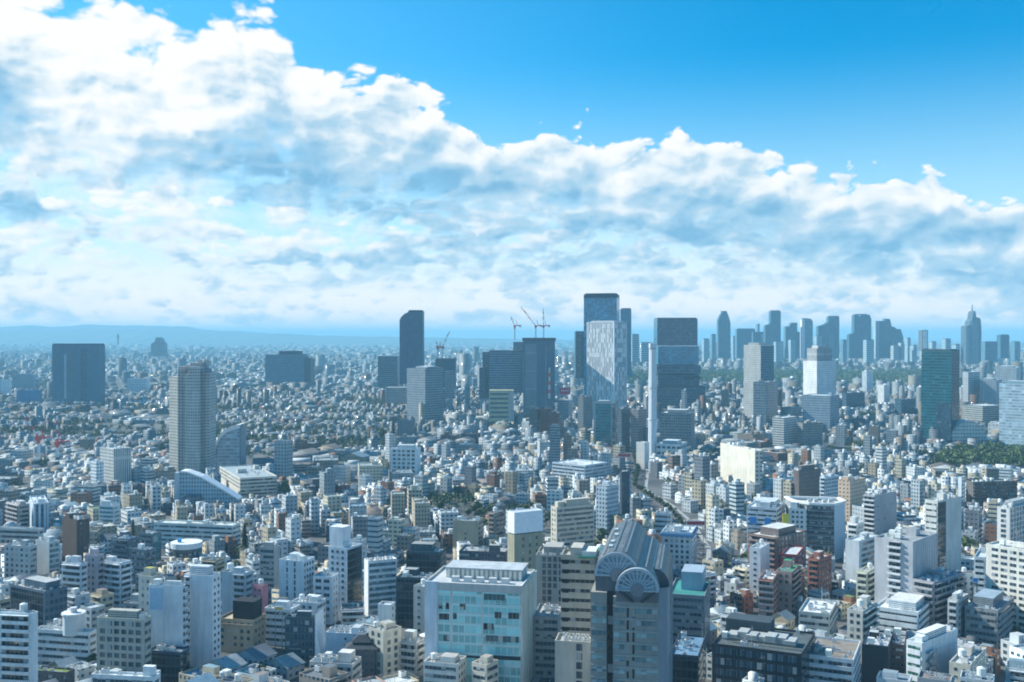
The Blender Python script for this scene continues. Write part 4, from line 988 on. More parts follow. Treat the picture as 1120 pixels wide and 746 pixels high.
m = MB(); m.prism([B_.pt(-.8, -.8), B_.pt(-.8, B_.lr + .8), B_.pt(B_.ll + .8, B_.lr + .8), B_.pt(B_.ll + .8, -.8)], 13.0, 13.9, (.38, .30, .21), bottom=True); m.build('cornice', M['facade'], r_)
T('glass_office', 'dark low glass block before the windowless white tower', 'office building', 160, 197, 207, 714, 14, 12, yb=738, wall=(.05, .09, .14), roof=(.16, .22, .26), L=('cw', 'cw_navy', .02, .98), Rr=('cw', 'cw_navy', .02, .98), top='a')
T('low_office', 'white cube with a sun bright front at the bottom, left of the bare roofs', 'office building', 160, 170, 174, 736, 17, 16, yb=746, wall='W', roof='W', top='')
T('brick_tower', 'narrow dark brown brick tower among white blocks', 'apartment building', 67.5, 83.5, 97.5, 569, 33, 38, yb=608, wall=(.115, .075, .062), roof='GR', L=('blank',), Rr=('punched', 2.8, 1.0, 1.3), top='p', ref='the dark brick tower')
T('apartment_block', 'brown and white striped apartment block by the left edge', 'apartment building', 6.5, 20, 32, 552, 26, 42, yb=577, wall=(.52, .46, .44), L=bal, Rr=bal, top='p', ref='the striped apartment block')
T('office_block', 'pale blue office with vertical stripes beside the striped apartment block', 'office building', 32, 36, 53, 551, 27, 62, yb=574, wall=(.56, .66, .74), L=('blank',), Rr=('fins', 3.0, 1.5), top='pa')
T('office_block', 'long flat office with a row of roof openings at the left edge', 'office building', -10, 42, 47, 579, 22, 10, yb=600, wall=(.55, .56, .54), L=('ribbon', .5), Rr=rib, top='a')
T('office_block', 'grey beige block with a projecting stair at the left', 'office building', 4, 32, 40, 598, 24, 18, yb=636, wall=(.48, .49, .49), L=('punched', 3.6, 1.6, 1.6), Rr=rib, top='pt')
T('office_block', 'grey block with a teal windowed side wall near the dark brick tower', 'office building', 38, 53, 65, 593, 25, 34, yb=634, wall=(.50, .54, .56), L=('blank',), Rr=('ribbon', .6), top='p', gcol=(.04, .14, .17))
T('office_block', 'white office with bands of teal glass in the left middle', 'office building', 108, 124, 131, 553, 20, 16, yb=577, wall=(.70, .74, .74), L=('ribbon', .5), Rr=('ribbon', .5), top='p', gcol=(.07, .20, .22))
T('school', 'long white building with two rows of windows under a pale flat roof', 'school', 168, 254, 263, 575, 18, 12, yb=592, wall=(.66, .70, .68), roof=(.58, .60, .55), L=('ribbon', .42), Rr=rib, top='aT', ref='the long white school')
T('office_block', 'dark teal office at the left end of the long white school', 'office building', 152, 166, 176, 584, 22, 28, yb=618, wall=(.10, .17, .20), L=('ribbon', .5), Rr=('cw', 'cw_teal', .1, .9), top='a')
T('office_block', 'dark blue block with balconies behind the white stepped apartments', 'apartment building', 121, 140, 152, 590, 24, 24, yb=618, wall=(.09, .14, .19), L=bal, Rr=rib, top='pa')
T('office_block', 'dark block with white window bands left of the beige yellow roofed block', 'apartment building', 143, 160, 170, 602, 26, 24, yb=630, wall=(.16, .20, .24), L=('ribbon', .4), Rr=bal, top='a')
def drum_house():
    D = 669; X0, Y0 = at(199, D); H = 17
    root = tag(empty('curved_building', (X0, Y0 + 9, 0)), 'dark curved building with a wide white band and blue roof tank', 'office building')
    m = MB(); m.cyl((0, 0), 9.4, 0, H - 3.5, (.10, .12, .14), 28); m.build('wall', M['facade'], root)
    for k in range(3):
        m = MB(); m.cyl((0, 0), 9.5, 1.5 + 4 * k, 3.6 + 4 * k, GLASS, 28, cap=False); m.build('window', M['glass'], root)
    m = MB(); m.cyl((0, 0), 9.9, H - 3.5, H, (.74, .77, .78), 28); m.build('roof_band', M['plain'], root)
    m = MB(); m.cyl((-4, -2), 1.3, H, H + 2.2, (.04, .30, .58), 12); m.build('water_tank', M['plain'], root)
    PROT.append((183, 215, 618, D, 595)); FOOT.append([(X0 - 10, Y0 - 1), (X0 + 10, Y0 - 1), (X0 + 10, Y0 + 19), (X0 - 10, Y0 + 19)])
drum_house()
T('apartment_block', 'cream apartments with a grey blue long side left of the round dark tree', 'apartment building', 240, 262, 303, 523, 22, 48, yb=548, roof='GR', wall=(.66, .62, .54), L=('punched', 3.0, 1.5, 1.6), Rr=bal, top='ppa', ref='the cream apartments')
T('office_block', 'grey building with tight horizontal lines beside a white blue tower', 'office building', 283.5, 300, 306, 599, 30, 14, yb=648, wall=(.38, .39, .39), L=('ribbon', .5), Rr=('blank',), top='pa')
T('apartment_tower', 'white blue tower with slotted front left of the white window frame block', 'apartment building', 305, 331, 344, 614, 33, 20, yb=663, wall=(.68, .74, .78), L=('punched', 4.6, 1.0, 2.4), Rr=('punched', 2.6, 1.4, 1.6), top='pTa', ref='the white blue slotted tower')
T('apartment_block', 'crisp white block with rows of square dark windows', 'office building', 342, 363, 370, 631, 25, 14, yb=660, wall=(.80, .80, .82), L=('punched', 4.6, 3.2, 1.7), Rr=('punched', 3.0, 1.5, 1.7), top='ta', flo=3.6, ref='the crisp white block')
r_, B_, D_ = T('apartment_tower', 'tall white topped building with a dark glass flank behind the crisp white block', 'office building', 359, 379, 396, 600, 34, 26, yb=658, wall=(.66, .72, .76), L=('punched', 3.4, 1.6, 1.6), Rr=('cw', 'cw_navy', .05, .98), top='pa', ref='the white topped building')
m = MB(); m.box(B_.pt(B_.ll * .62, B_.lr * .3), B_.e1, B_.ll * .36, B_.e2, B_.lr * .26, 33, 45, (.78, .81, .84)); m.build('stair_tower', M['facade'], r_)
T('curtain_office', 'blue grey office with a bright white left edge and fine bands', 'office building', 398, 402.5, 434, 614, 30, 66, yb=662, wall=(.70, .72, .73), roof=(.62, .64, .62), L=('blank',), Rr=('ribbon', .55), top='aa', gcol=(.10, .17, .21), ref='the blue banded office')
T('glass_office', 'dark teal glass block right of the blue banded office', 'office building', 444, 482, 488, 604, 28, 10, yb=632, wall=(.06, .10, .12), roof=(.3, .31, .30), L=('cw', 'cw_navy', .03, .97), Rr=('cw', 'cw_navy', .03, .97), top='Paa', ref='the dark teal block')
T('glass_office', 'dark building with a pale horizontal roof line', 'office building', 433, 470, 478, 633, 26, 12, yb=672, wall=(.05, .085, .105), roof=(.34, .35, .35), L=('cw', 'cw_navy', .03, .97), Rr=rib, top='ap')
T('apartment_block', 'narrow grey beige block beside the glass office with cyan panes', 'apartment building', 452, 464, 471, 642, 27, 24, yb=678, wall=(.50, .50, .47), L=('punched', 3.0, 1.7, 1.3), Rr=rib, top='t')
T('low_office', 'white terraced office with dark window lines, left of the finned glass block', 'office building', 289, 318, 328, 667, 18, 14, yb=692, wall=(.74, .77, .78), L=('ribbon', .42), Rr=rib, top='pa')
T('low_office', 'white cube building behind the finned glass block', 'office building', 318, 346, 356, 660, 19, 16, yb=680, wall=(.64, .68, .70), L=('punched', 3.4, 1.6, 1.5), Rr=rib, top='pt')
r_, B_, D_ = T('glass_office', 'dark glass building with a sweeping white fin on its side', 'office building', 311, 345, 348, 676, 22, 7, yb=732, wall=(.06, .10, .13), roof=(.40, .45, .48), L=('ribbon', .62), top='pa', gcol=(.03, .07, .10), ref='the white-finned glass block')
m = MB()
for k in range(10):
    t0, t1 = k / 10, (k + 1) / 10
    for (ta, tb) in ((t0, t1),):
        ua, ub = 3.2 * ta ** 2, 3.2 * tb ** 2
        za, zb = 24.0 * (1 - ta), 24.0 * (1 - tb)
        A_, Bq = B_.pt(-.6 - ua, -1.0), B_.pt(-.6 - ub, -1.0)
        A2, B2 = B_.pt(-.6 - ua, 10), B_.pt(-.6 - ub, 10)
        A3, B3 = B_.pt(0.05, -1.0), B_.pt(0.05, -1.0)
        m.face([(*Bq, zb), (*B2, zb), (*A2, za), (*A_, za)], (.74, .78, .80)); m.face([(*A_, za), (*A3, za), (*B3, zb), (*Bq, zb)], (.78, .81, .82))
m.build('side_fin', M['plain'], r_)
T('plaster_block', 'light blue windowless side wall with a flat roof behind the dark pavilion roof', 'apartment building', 356, 399, 408, 694, 18, 10, yb=722, wall=(.46, .56, .64), roof=(.52, .54, .54), L=('punched', 9, .9, 1.2), Rr=bal, top='paa', ref='the light blue blank wall')
T('apartment_block', 'angled beige apartments with scattered dark square windows', 'apartment building', 403, 419, 439, 691, 22, 44, yb=738, wall=(.50, .49, .42), roof=(.44, .44, .40), L=('punched', 4.2, 2.0, 1.9), Rr=('punched', 3.8, 1.9, 1.9), top='pta', ref='the angled beige apartments')
def pavilion():
    D = 455; X0, Y0 = at(394, D); z = 14
    root = tag(empty('pavilion_house', (X0, Y0 + 7, 0)), 'small house under a black tiered hipped roof', 'house')
    m = MB(); m.box((0, 0), (1, 0), 6, (0, 1), 6, 0, z, (.12, .13, .15), pat=(2.4, 3, .5, .4)); m.build('wall', M['facade'], root)
    def hip(w, z0, h, nm):
        m = MB(); P = [(-w, -w), (w, -w), (w, w), (-w, w)]; q = w * .35; Q = [(-q, -q), (q, -q), (q, q), (-q, q)]
        for i in range(4):
            j = (i + 1) % 4; m.face([(*P[i], z0), (*P[j], z0), (*Q[j], z0 + h), (*Q[i], z0 + h)], (.035, .045, .055))
        m.face([(*p, z0 + h) for p in Q], (.10, .12, .14)); m.face([(*p, z0) for p in reversed(P)], (.04, .04, .05)); m.build(nm, M['roof'], root)
    hip(7.5, z, 2.2, 'lower_roof'); hip(4.6, z + 2.2, 2.6, 'upper_roof')
    PROT.append((380, 410, 727, D, 705)); FOOT.append([(X0 - 7, Y0), (X0 + 7, Y0), (X0 + 7, Y0 + 14), (X0 - 7, Y0 + 14)])
pavilion()
T('low_office', 'small white box building between the banded office and the beige apartments', 'apartment building', 413, 427, 432, 662, 22, 14, yb=684, wall=(.68, .71, .70), L=('blank',), Rr=('punched', 3, 1.2, 1.4), top='')
T('apartment_block', 'grey striped apartments with a white signboard strip', 'apartment building', 436, 455, 464, 703, 16, 24, yb=742, wall=(.46, .46, .44), L=('balcony',), Rr=bal, top='ap')
T('low_office', 'broad pale roof at the bottom edge below the light blue wall', 'office building', 338, 385, 395, 727, 13, 12, yb=744, wall=(.56, .56, .54), roof=(.62, .60, .56), L=rib, Rr=rib, top='paT')

# the glass office with cyan panes
r_, B_, D_ = T('cyan_glass_office', 'wide glass office with cyan panes, white edge strip and ribbed roof pavilion', 'office building', 465, 571, 585, 641, 46, 9, yb=738, wall=(.72, .71, .66), roof=(.50, .53, .54), L=('blank',), Rr=('blank',), top='', depth=40, ref='the cyan glass office', grid=False)
L_ = B_.ll
m = MB(); face_box(m, B_, 'L', 0, L_ * .13, 0, B_.H + .3, 0, .8, (.66, .74, .82)); m.build('edge_strip', M['facade'], r_)
m = MB(); face_box(m, B_, 'L', L_ * .13, L_, B_.H - 3.2, B_.H - .05, 0, .5, (.52, .54, .53)); m.build('fascia', M['facade'], r_)
for i, (u0, u1) in enumerate(((.135, .265), (.285, .585), (.60, .985))):
    for k in range(6):
        z1_ = B_.H - 3.5 - k * 4.5; z0_ = z1_ - 4.3
        m = MB(); m.wallq(B_.fp('L', L_ * u0, .10), B_.fp('L', L_ * u1, .10), z0_, z1_, (1, 1, 1)); m.build('glazing', M['cw_green'], r_)
for u0, u1, k, c_ in ((.14, .18, 1, 0), (.215, .25, 1, 0), (.145, .25, 2, 0), (.19, .25, 4, 1), (.36, .42, 1, 0), (.72, .79, 1.6, 0), (.86, .97, 1.6, 0), (.605, .71, 2.7, 0), (.63, .97, 3.8, 1), (.61, .83, -.05, 1), (.29, .33, 1.9, 1)):
    z1_ = B_.H - 4.2 - k * 4.5
    m = MB(); face_box(m, B_, 'L', L_ * u0, L_ * u1, z1_ - 2.6, z1_, .1, .16, (.012, .022, .03) if c_ == 0 else (.04, .12, .14)); m.build('window', M['glass'], r_)
for k in range(4):
    z1_ = B_.H - 31.2 - k * 4.0
    if z1_ > 4:
        m = MB(); m.wallq(B_.fp('L', L_ * .135, .5), B_.fp('L', L_ * .985, .5), max(.5, z1_ - 3.9), z1_, (1, 1, 1)); m.build('podium_glazing', M['cw_green'], r_)
m = MB(); face_box(m, B_, 'L', L_ * .27, L_ * .60, B_.H - 31, B_.H - 30.4, 0, .7, (.03, .05, .06)); face_box(m, B_, 'L', L_ * .6, L_ * .985, B_.H - 31, B_.H - 29.6, 0, .7, (.02, .04, .05)); m.build('painted_shadow_gap', M['facade'], r_)  # near-black projecting bands paint the shadow of a gap above the podium
for k in range(3):
    m = MB(); face_box(m, B_, 'R', 2 + k * 11.5, 11.5 + k * 11.5, 0, B_.H - 1, 0, .4, (.70, .66, .55)); m.build('side_pier', M['facade'], r_)
m = MB(); m.box(B_.pt(L_ * .46, B_.lr * .62), B_.e1, L_ * .40, B_.e2, B_.lr * .22, B_.H - 1, B_.H + 3.2, (.60, .58, .52)); m.build('roof_pavilion', M['facade'], r_)
for k in range(16):
    m = MB(); c0 = B_.pt(L_ * (.075 + .05 * k), B_.lr * .62 - B_.lr * .225); m.box(c0, B_.e1, .55, B_.e2, .5, B_.H - 1, B_.H + 3.1, (.80, .78, .70)); m.build('rib', M['facade'], r_)
m = MB(); m.box(B_.pt(L_ * .46, B_.lr * .62), B_.e1, L_ * .41, B_.e2, B_.lr * .24, B_.H + 3.2, B_.H + 3.7, (.46, .50, .52)); m.build('pavilion_roof', M['roof'], r_)
for k in range(5):
    m = MB(); m.box(B_.pt(L_ * (.2 + .13 * k), B_.lr * .2), B_.e1, 1.6, B_.e2, 1.1, B_.H - .9, B_.H + 1.3, (.56, .58, .58)); m.build('air_conditioner', M['plain'], r_)
T('low_office', 'low white roofed building in front of the cyan glass office, left half', 'office building', 463, 500, 510, 727, 17, 16, yb=746, wall=(.66, .66, .62), roof=(.46, .44, .42), L=rib, Rr=('punched', 3, 1.5, 1.5), top='tpa')
T('low_office', 'low cream building in front of the cyan glass office, with two roof cabins', 'office building', 516, 532, 545, 728, 17, 34, yb=746, wall=(.62, .58, .50), roof=(.40, .37, .33), L=rib, Rr=rib, top='ppa')
# lattice fronted block
T('lattice_block', 'grey block with a dark lattice front behind the street gorge', 'office building', 586, 618, 622, 608, 46, 8, yb=672, wall=(.40, .38, .34), roof=(.44, .42, .38), L=('punched', 2.6, 1.9, 2.3, .16, .98), Rr=('blank',), top='Pa', flo=3.1, ref='the dark lattice block')
T('low_office', 'grey podium with a dark opening below the dark lattice block', 'office building', 584, 611, 616, 675, 27, 8, yb=712, wall=(.34, .34, .33), roof=(.40, .39, .36), L=('ribbon', .5), top='a')
# billboard block
T('billboard_block', 'olive block with small square windows under a blank white rooftop hoarding', 'office building', 555, 562.5, 594, 585.5, 41.5, 60, yb=612, wall=(.36, .34, .24), roof='GR', L=('blank',), Rr=('punched', 4.4, 1.6, 1.9, .1, .98), top='', flo=3.8, ref='the olive hoarding block')
Dh = (CAMH - 41.5) * FPX / (585.5 - HYP)
Ch, e1h, e2h, llh, lrh = rect_from(555, 562.5, 594, Dh, 60, 18, max(34.0, Dh * .026))
Bh = Box(Ch, e1h, e2h, llh, lrh, 41.5)
hr = tag(empty('rooftop_hoarding', (Bh.root_loc[0], Bh.root_loc[1], 41.5)), 'blank white hoarding box standing on the olive block', 'billboard')
m = MB()
zt = zat(561, Dh) - 41.5
for f in 'LRBK':
    face_box(m, Bh, f, .15, Bh.length(f) - .15, .6, zt, -.5, -.1, (.78, .82, .86))
m.build('panel', M['plain'], hr)
m = MB(); m.prism(Bh.inset(.45), zt - .5, zt - .2, (.55, .58, .60)); m.build('roof', M['plain'], hr)
m = MB(); m.prism(Bh.inset(.8), 0.005, .6, (.07, .08, .09)); m.build('plinth', M['plain'], hr)
T('cream_office', 'cream building with a bright left edge and dark window rows, right of the hoarding', 'office building', 602.5, 609, 650, 555, 38, 62, yb=588, wall=(.58, .53, .43), roof=(.56, .54, .48), L=('punched', 3, 1.2, 1.5), Rr=('ribbon', .5), top='Ppa', ref='the cream dark-windowed office')
T('apartment_block', 'block with a blue upper storey over a tan base, left of the hoarding', 'apartment building', 495, 523, 528, 570, 25, 10, yb=597, wall=(.46, .38, .27), roof=(.30, .34, .38), L=('punched', 9, 1.2, 1.4), Rr=rib, top='a')
r_, B_, D_ = T('low_office', 'dark low block with a pale roof rim left of the cyan glass office pavilion', 'office building', 502, 553, 558, 604, 25, 9, yb=618, wall=(.09, .11, .13), roof=(.36, .37, .36), L=rib, top='aap')
T('brown_block', 'slim brown apartments between the blue topped block and the hoarding', 'apartment building', 534, 541, 552, 561, 27, 36, yb=592, wall=(.34, .29, .26), L=bal, Rr=bal, top='t')
T('dark_slab', 'very dark narrow slab beside the curving avenue', 'office building', 677.5, 680, 689, 516, 45, 60, yb=558, wall=(.05, .07, .09), L=('blank',), Rr=('grid', 2.6, 3.3, .7, .5), top='a', ref='the very dark narrow slab')
T('office_block', 'blue grey slab stepping down left of the very dark narrow slab', 'office building', 652, 664, 677, 532, 40, 40, yb=566, wall=(.46, .54, .60), L=('grid', 2.6, 3.2, .5, .5), Rr=('grid', 2.6, 3.2, .5, .5), top='ppa')
T('office_block', 'long pale blue row house block with a saw tooth white roof', 'apartment building', 604, 640, 664, 509, 30, 24, yb=522, wall=(.52, .60, .66), roof=(.70, .73, .75), L=rib, Rr=rib, top='aa')

# banded beige tower and its podium
r_, B_, D_ = T('banded_tower', 'beige tower with deep horizontal bands beside the twin vaulted tower', 'office building', 613.5, 651, 654, 608, 69, 10, yb=704, wall=(.50, .46, .38), roof=(.36, .36, .33), L=('ribbon', .34, .0, 1.0), top='', depth=66, maxr=70, flo=3.55, gcol=(.035, .04, .042), ref='the beige banded tower')
m = MB(); m.box(B_.pt(B_.ll * .55, B_.lr * .5), B_.e1, 2.2, B_.e2, B_.lr * .46, B_.H - .9, B_.H + 2.6, (.55, .52, .45)); m.build('roof_ridge', M['facade'], r_)
m = MB(); m.box(B_.pt(B_.ll * .22, B_.lr * .75), B_.e1, 3.4, B_.e2, 9, B_.H - .9, B_.H - .3, (.05, .30, .20)); m.build('roof_deck', M['roof'], r_)
m = MB(); m.box(B_.pt(B_.ll * .18, B_.lr * .45), B_.e1, 2.6, B_.e2, 5, B_.H - .9, B_.H + 1.5, (.78, .79, .76)); m.build('plant_room', M['facade'], r_)
m = MB()
for k in range(15): face_box(m, B_, 'L', .5, 2.9, B_.H - 3.4 - k * 3.55, B_.H - 1.9 - k * 3.55, .30, .36, (.015, .017, .02))
m.build('dark_slot', M['facade'], r_)
T('banded_podium', 'beige podium with square windows at the foot of the banded tower', 'office building', 607, 648, 651, 703, 44, 10, yb=746, wall=(.50, .48, .42), roof=(.44, .43, .39), L=('punched', 5.5, 2.2, 2.4, .3, 1.0), top='aa')

# twin vaulted tower
def vaulted_tower():
    D = 346.0; yaw = radians(10); k = D / FPX
    u, v = (cos(yaw), -sin(yaw)), (sin(yaw), cos(yaw))
    X0, Y0 = at(690, D)
    Rt = tag(empty('vaulted_tower', (X0, Y0, 0)), 'grey office tower with twin barrel vaults and fan shaped end windows', 'office building')
    P = lambda a, b: (u[0] * a + v[0] * b, u[1] * a + v[1] * b)
    def quadp(a0, a1, b0, b1): return [P(a0, b0), P(a1, b0), P(a1, b1), P(a0, b1)]
    gw = (.34, .32, .285); LEN = 62.0
    zc = 64.0
    def blk(nm, a0, a1, b0, b1, z0, z1, col, pat=PL, mat='facade', top=None):
        m = MB(); m.prism(quadp(a0, a1, b0, b1), z0, z1, col, pat, top=top); return m.build(nm, M[mat], Rt)
    blk('wall', -13.2, -7.9, 0, LEN, 0, zc + 1, gw)
    blk('recess', -7.9, -5.7, 1.6, LEN, 0, zc + 1, (.025, .035, .045))
    blk('wall', -5.7, 9.2, -1.0, LEN, 0, zc, gw)
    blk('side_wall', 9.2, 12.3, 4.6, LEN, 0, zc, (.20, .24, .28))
    m = MB(); n = 8                                             # rounded corner
    pts = [P(9.2 + 3.4 * sin(t), 1.9 - 2.9 * cos(t)) for t in np.linspace(0, pi / 2, n)]
    for a, b in zip(pts, pts[1:]): m.wallq(a, b, 0, zc + 3.5, (.25, .29, .33))
    m.wallq(pts[-1], P(12.6, 6), 0, zc + 3.5, (.25, .29, .33)); m.build('rounded_corner', M['gloss'], Rt)
    # floors: window strip, sill line, dark shaft pair
    for i in range(15):
        z = zc - 5.2 - i * 4.0
        if z < 1: break
        for a0, a1, b in ((-13.0, -8.1, -.12), (-5.5, -1.7, -1.12), (1.6, 9.0, -1.12)):
            m = MB(); m.prism(quadp(a0, a1, b, b + .08), z, z + 1.55, (.16, .27, .29) if (i * 7 + int(a0)) % 3 else (.30, .42, .42), bottom=True); m.build('window', M['glass'], Rt)
        m = MB()
        for a0, a1, b in ((-13.2, -7.9, -.35), (-5.7, 9.2, -1.35)): m.prism(quadp(a0, a1, b, b + .3), z + 1.7, z + 2.3, (.38, .37, .34), bottom=True)
        m.build('sill_band', M['facade'], Rt)
        for a0 in (-1.3, .55):
            m = MB(); m.prism(quadp(a0, a0 + .75, -1.16, -1.0), z - 1.4, z + 2.2, (.016, .02, .026), bottom=True); m.build('slot_window', M['glass'], Rt)
    for i in range(14):
        z = zc - 4 - i * 4.0
        m = MB(); m.prism(quadp(-7.7, -5.9, 1.45, 1.6), z - 1.9, z + .9, (.012, .016, .02), bottom=True); m.build('recess_window', M['glass'], Rt)
    # vaults
    def vault(ac, zc_, r, b0, b1, nm, rise=1.0):
        m = MB(); n = 16
        ring = [(ac + r * cos(t), zc_ + rise * r * sin(t)) for t in np.linspace(pi * 1.03, -pi * .03, n + 1)]
        nb = 9
        for i in range(n):
            (x0, z0), (x1, z1) = ring[i], ring[i + 1]
            shade = (.11, .115, .12) if i % 4 else (.19, .185, .175)
            for j in range(nb):
                ba, bb_ = b0 + (b1 - b0) * j / nb, b0 + (b1 - b0) * (j + 1) / nb - .25
                c_ = tuple(s_ * (1.0 + .12 * (((i * 5 + j * 3) % 4) - 1.5) / 1.5) for s_ in shade)
                m.face([(*P(x0, ba), z0), (*P(x1, ba), z1), (*P(x1, bb_), z1), (*P(x0, bb_), z0)], c_)
                m.face([(*P(x0, bb_), z0 - .1), (*P(x1, bb_), z1 - .1), (*P(x1, bb_ + .25), z1 - .1), (*P(x0, bb_ + .25), z0 - .1)], (.14, .16, .18))
        back = [(*P(x, b1), z) for x, z in ring]; m.face(back[::-1], (.24, .26, .28)); m.face([(*P(x, b0 + .3), z) for x, z in ring], (.15, .17, .19))
        o = m.build(nm, M['vault'], Rt)
        for t in (.30, .46, .62):                               # raised seams along the vault
            m = MB(); a_ = pi * (1 - t)
            c = (ac + (r + .1) * cos(a_), zc_ + rise * (r + .1) * sin(a_))
            m.bar((*P(c[0], b0 + 1), c[1]), (*P(c[0], b1 - 1), c[1]), .45, (.34, .33, .30)); s_ = m.build('seam', M['metal'], o)
        for t, bb_, c_ in ((.38, 10, (.55, .60, .62)), (.38, 18, (.55, .6, .62)), (.40, 30, (.6, .64, .66)), (.36, 42, (.5, .55, .58))):
            m = MB(); a_ = pi * (1 - t); cx_, cz_ = ac + (r + .12) * cos(a_), zc_ + rise * (r + .12) * sin(a_)
            m.box(P(cx_, b0 + bb_), u, .7, v, 1.5, cz_ - .3, cz_ + .5, c_); m.build('skylight', M['gloss'], o)
    vault(-4.6, 70.6, 7.7, 2.0, LEN, 'vault')
    vault(2.2, 66.6, 7.2, 0.6, LEN - 6, 'vault')
    # right long vault: lower and darker, along the curved side
    vault(7.6, 65.0, 5.0, 8.0, LEN - 10, 'vault', 1.35)
    def fan(ac, zc_, r, b, hub):
        m = MB(); n = 24
        ring = [(ac + r * cos(t), zc_ + r * sin(t)) for t in np.linspace(0, pi, n + 1)]
        m.face([(*P(x, b), z) for x, z in reversed(ring)], (.20, .31, .38), uv=[(x, z) for x, z in reversed(ring)])
        o = m.build('fan_window', M['glassfan'], Rt)
        m = MB()
        for i in range(n):
            t0, t1 = pi * i / n, pi * (i + 1) / n
            q = [(ac + rr_ * cos(t), zc_ + rr_ * sin(t)) for rr_, t in ((r - .5, t0), (r + .35, t0), (r + .35, t1), (r - .5, t1))]
            m.face([(*P(q[i_][0], b - .5), q[i_][1]) for i_ in (0, 3, 2, 1)][::-1], (.46, .52, .56))
            m.face([(*P(q[1][0], b - .5), q[1][1]), (*P(q[1][0], b + 1.6), q[1][1]), (*P(q[2][0], b + 1.6), q[2][1]), (*P(q[2][0], b - .5), q[2][1])], (.40, .45, .48))
            m.face([(*P(q[0][0], b - .5), q[0][1]), (*P(q[0][0], b), q[0][1]), (*P(q[3][0], b), q[3][1]), (*P(q[3][0], b - .5), q[3][1])], (.30, .35, .38))
        m.build('arch_rim', M['plain'], o)
        for i in range(1, 12):
            t = pi * i / 12
            m = MB(); m.bar((*P(ac + hub * cos(t), b - .15), zc_ + hub * sin(t)), (*P(ac + (r - .3) * cos(t), b - .15), zc_ + (r - .3) * sin(t)), .36, (.44, .52, .57)); m.build('rib', M['plain'], o)
        m = MB(); hp = [(ac + hub * cos(t), zc_ + hub * sin(t)) for t in np.linspace(0, 2 * pi, 25)[:-1]]
        m.face([(*P(x, b - .7), z) for x, z in reversed(hp)], (.20, .22, .24))
        for i in range(24):
            (x0, z0), (x1, z1) = hp[i], hp[(i + 1) % 24]; m.face([(*P(x0, b - .7), z0), (*P(x0, b), z0), (*P(x1, b), z1), (*P(x1, b - .7), z1)], (.26, .28, .30))
        m.build('hub', M['plain'], o)
        m = MB(); m.bar((*P(ac - r - .3, b - .3), zc_ - .2), (*P(ac + r + .3, b - .3), zc_ - .2), .6, (.40, .45, .49)); m.build('fan_sill', M['plain'], o)
    fan(-4.6, 70.6, 7.2, 1.7, 2.3)
    fan(2.2, 66.6, 6.8, -1.3, 2.2)
    # dark throats under the fans and bracket struts
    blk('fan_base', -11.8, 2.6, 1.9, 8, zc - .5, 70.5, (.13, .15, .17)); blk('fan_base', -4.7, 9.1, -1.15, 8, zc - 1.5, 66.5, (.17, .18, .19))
    for a0, a1 in ((-3.6, .9), (8.0, 3.5)):
        m = MB(); m.bar((*P(a0, -1.5), 66.1), (*P(a1, -1.5), 62.6), .8, (.035, .045, .055)); m.build('bracket', M['plain'], Rt)
    PROT.append((647, 732, 746, D, 580)); F = [P(-13.2, -1), P(12.6, -1), P(12.6, LEN), P(-13.2, LEN)]
    FOOT.append([(x + X0, y + Y0) for x, y in F]); REFS.append((690, 650, D, 'the twin vaulted tower'))
mv, hv, bv = new_mat("vault_cladding")
hv.put(bv.inputs['Base Color'], hv.v('SCALE', attr(hv, 'col').outputs['Color'], scale=hv.mr(hv.noise(hv.n('ShaderNodeNewGeometry').outputs['Position'], .5, 4, .6), .3, .7, .8, 1.15, 'LINEAR')))
bv.inputs['Metallic'].default_value = 0.15; bv.inputs['Roughness'].default_value = 0.38
M['vault'] = mv
M['glassfan'] = make_curtain("fan_glass", (.16, .27, .34), (.30, .40, .46), 2.4, 2.4, .15)
vaulted_tower()

# right of the vaulted tower
r_, B_, D_ = T('cornice_block', 'pale apartment block under a deep blue cornice', 'apartment building', 724, 757, 762, 583, 30, 8, yb=618, wall=(.56, .60, .62), roof=(.58, .62, .64), L=('punched', 3.2, 1.7, 1.8), Rr=rib, top='pa', ref='the blue-corniced block')
m = MB(); m.prism([B_.pt(-1, -1), B_.pt(-1, B_.lr + 1), B_.pt(B_.ll + 1, B_.lr + 1), B_.pt(B_.ll + 1, -1)], 27.2, 29.0, (.10, .26, .46), bottom=True); m.build('cornice', M['plain'], r_)
r_, B_, D_ = T('green_roof_block', 'grey block with a teal roof deck below a blue grey cabin', 'apartment building', 731, 771, 777, 652, 33, 9, yb=690, wall=(.26, .265, .28), roof=(.04, .24, .22), L=('ribbon', .4), Rr=('punched', 3, 1.3, 1.4), top='', depth=24, ref='the teal-decked block')
m = MB(); m.box(B_.pt(B_.ll * .42, B_.lr * .66), B_.e1, B_.ll * .30, B_.e2, B_.lr * .26, 32, 40.5, (.34, .42, .50)); m.build('rooftop_cabin', M['facade'], r_)
T('low_office', 'dark blue glass low building right of the vaulted tower foot', 'office building', 733, 764, 772, 718, 21, 12, yb=746, wall=(.05, .08, .11), roof=(.14, .26, .38), L=('cw', 'cw_navy', .02, .98), Rr=('cw', 'cw_navy', .02, .98), top='a')
r_, B_, D_ = T('navy_glass_office', 'navy glass office crowded with roof machinery at the bottom edge', 'office building', 779, 877, 892, 716, 28, 9, yb=746, wall=(.03, .04, .05), roof=(.09, .115, .12), L=('punched', 4.0, 3.2, 2.6), Rr=('cw', 'cw_navy', .02, .98), top='aaaTa', depth=34, flo=4.2, gcol=(.05, .10, .14), ref='the navy glass office')
rq = random.Random(9)
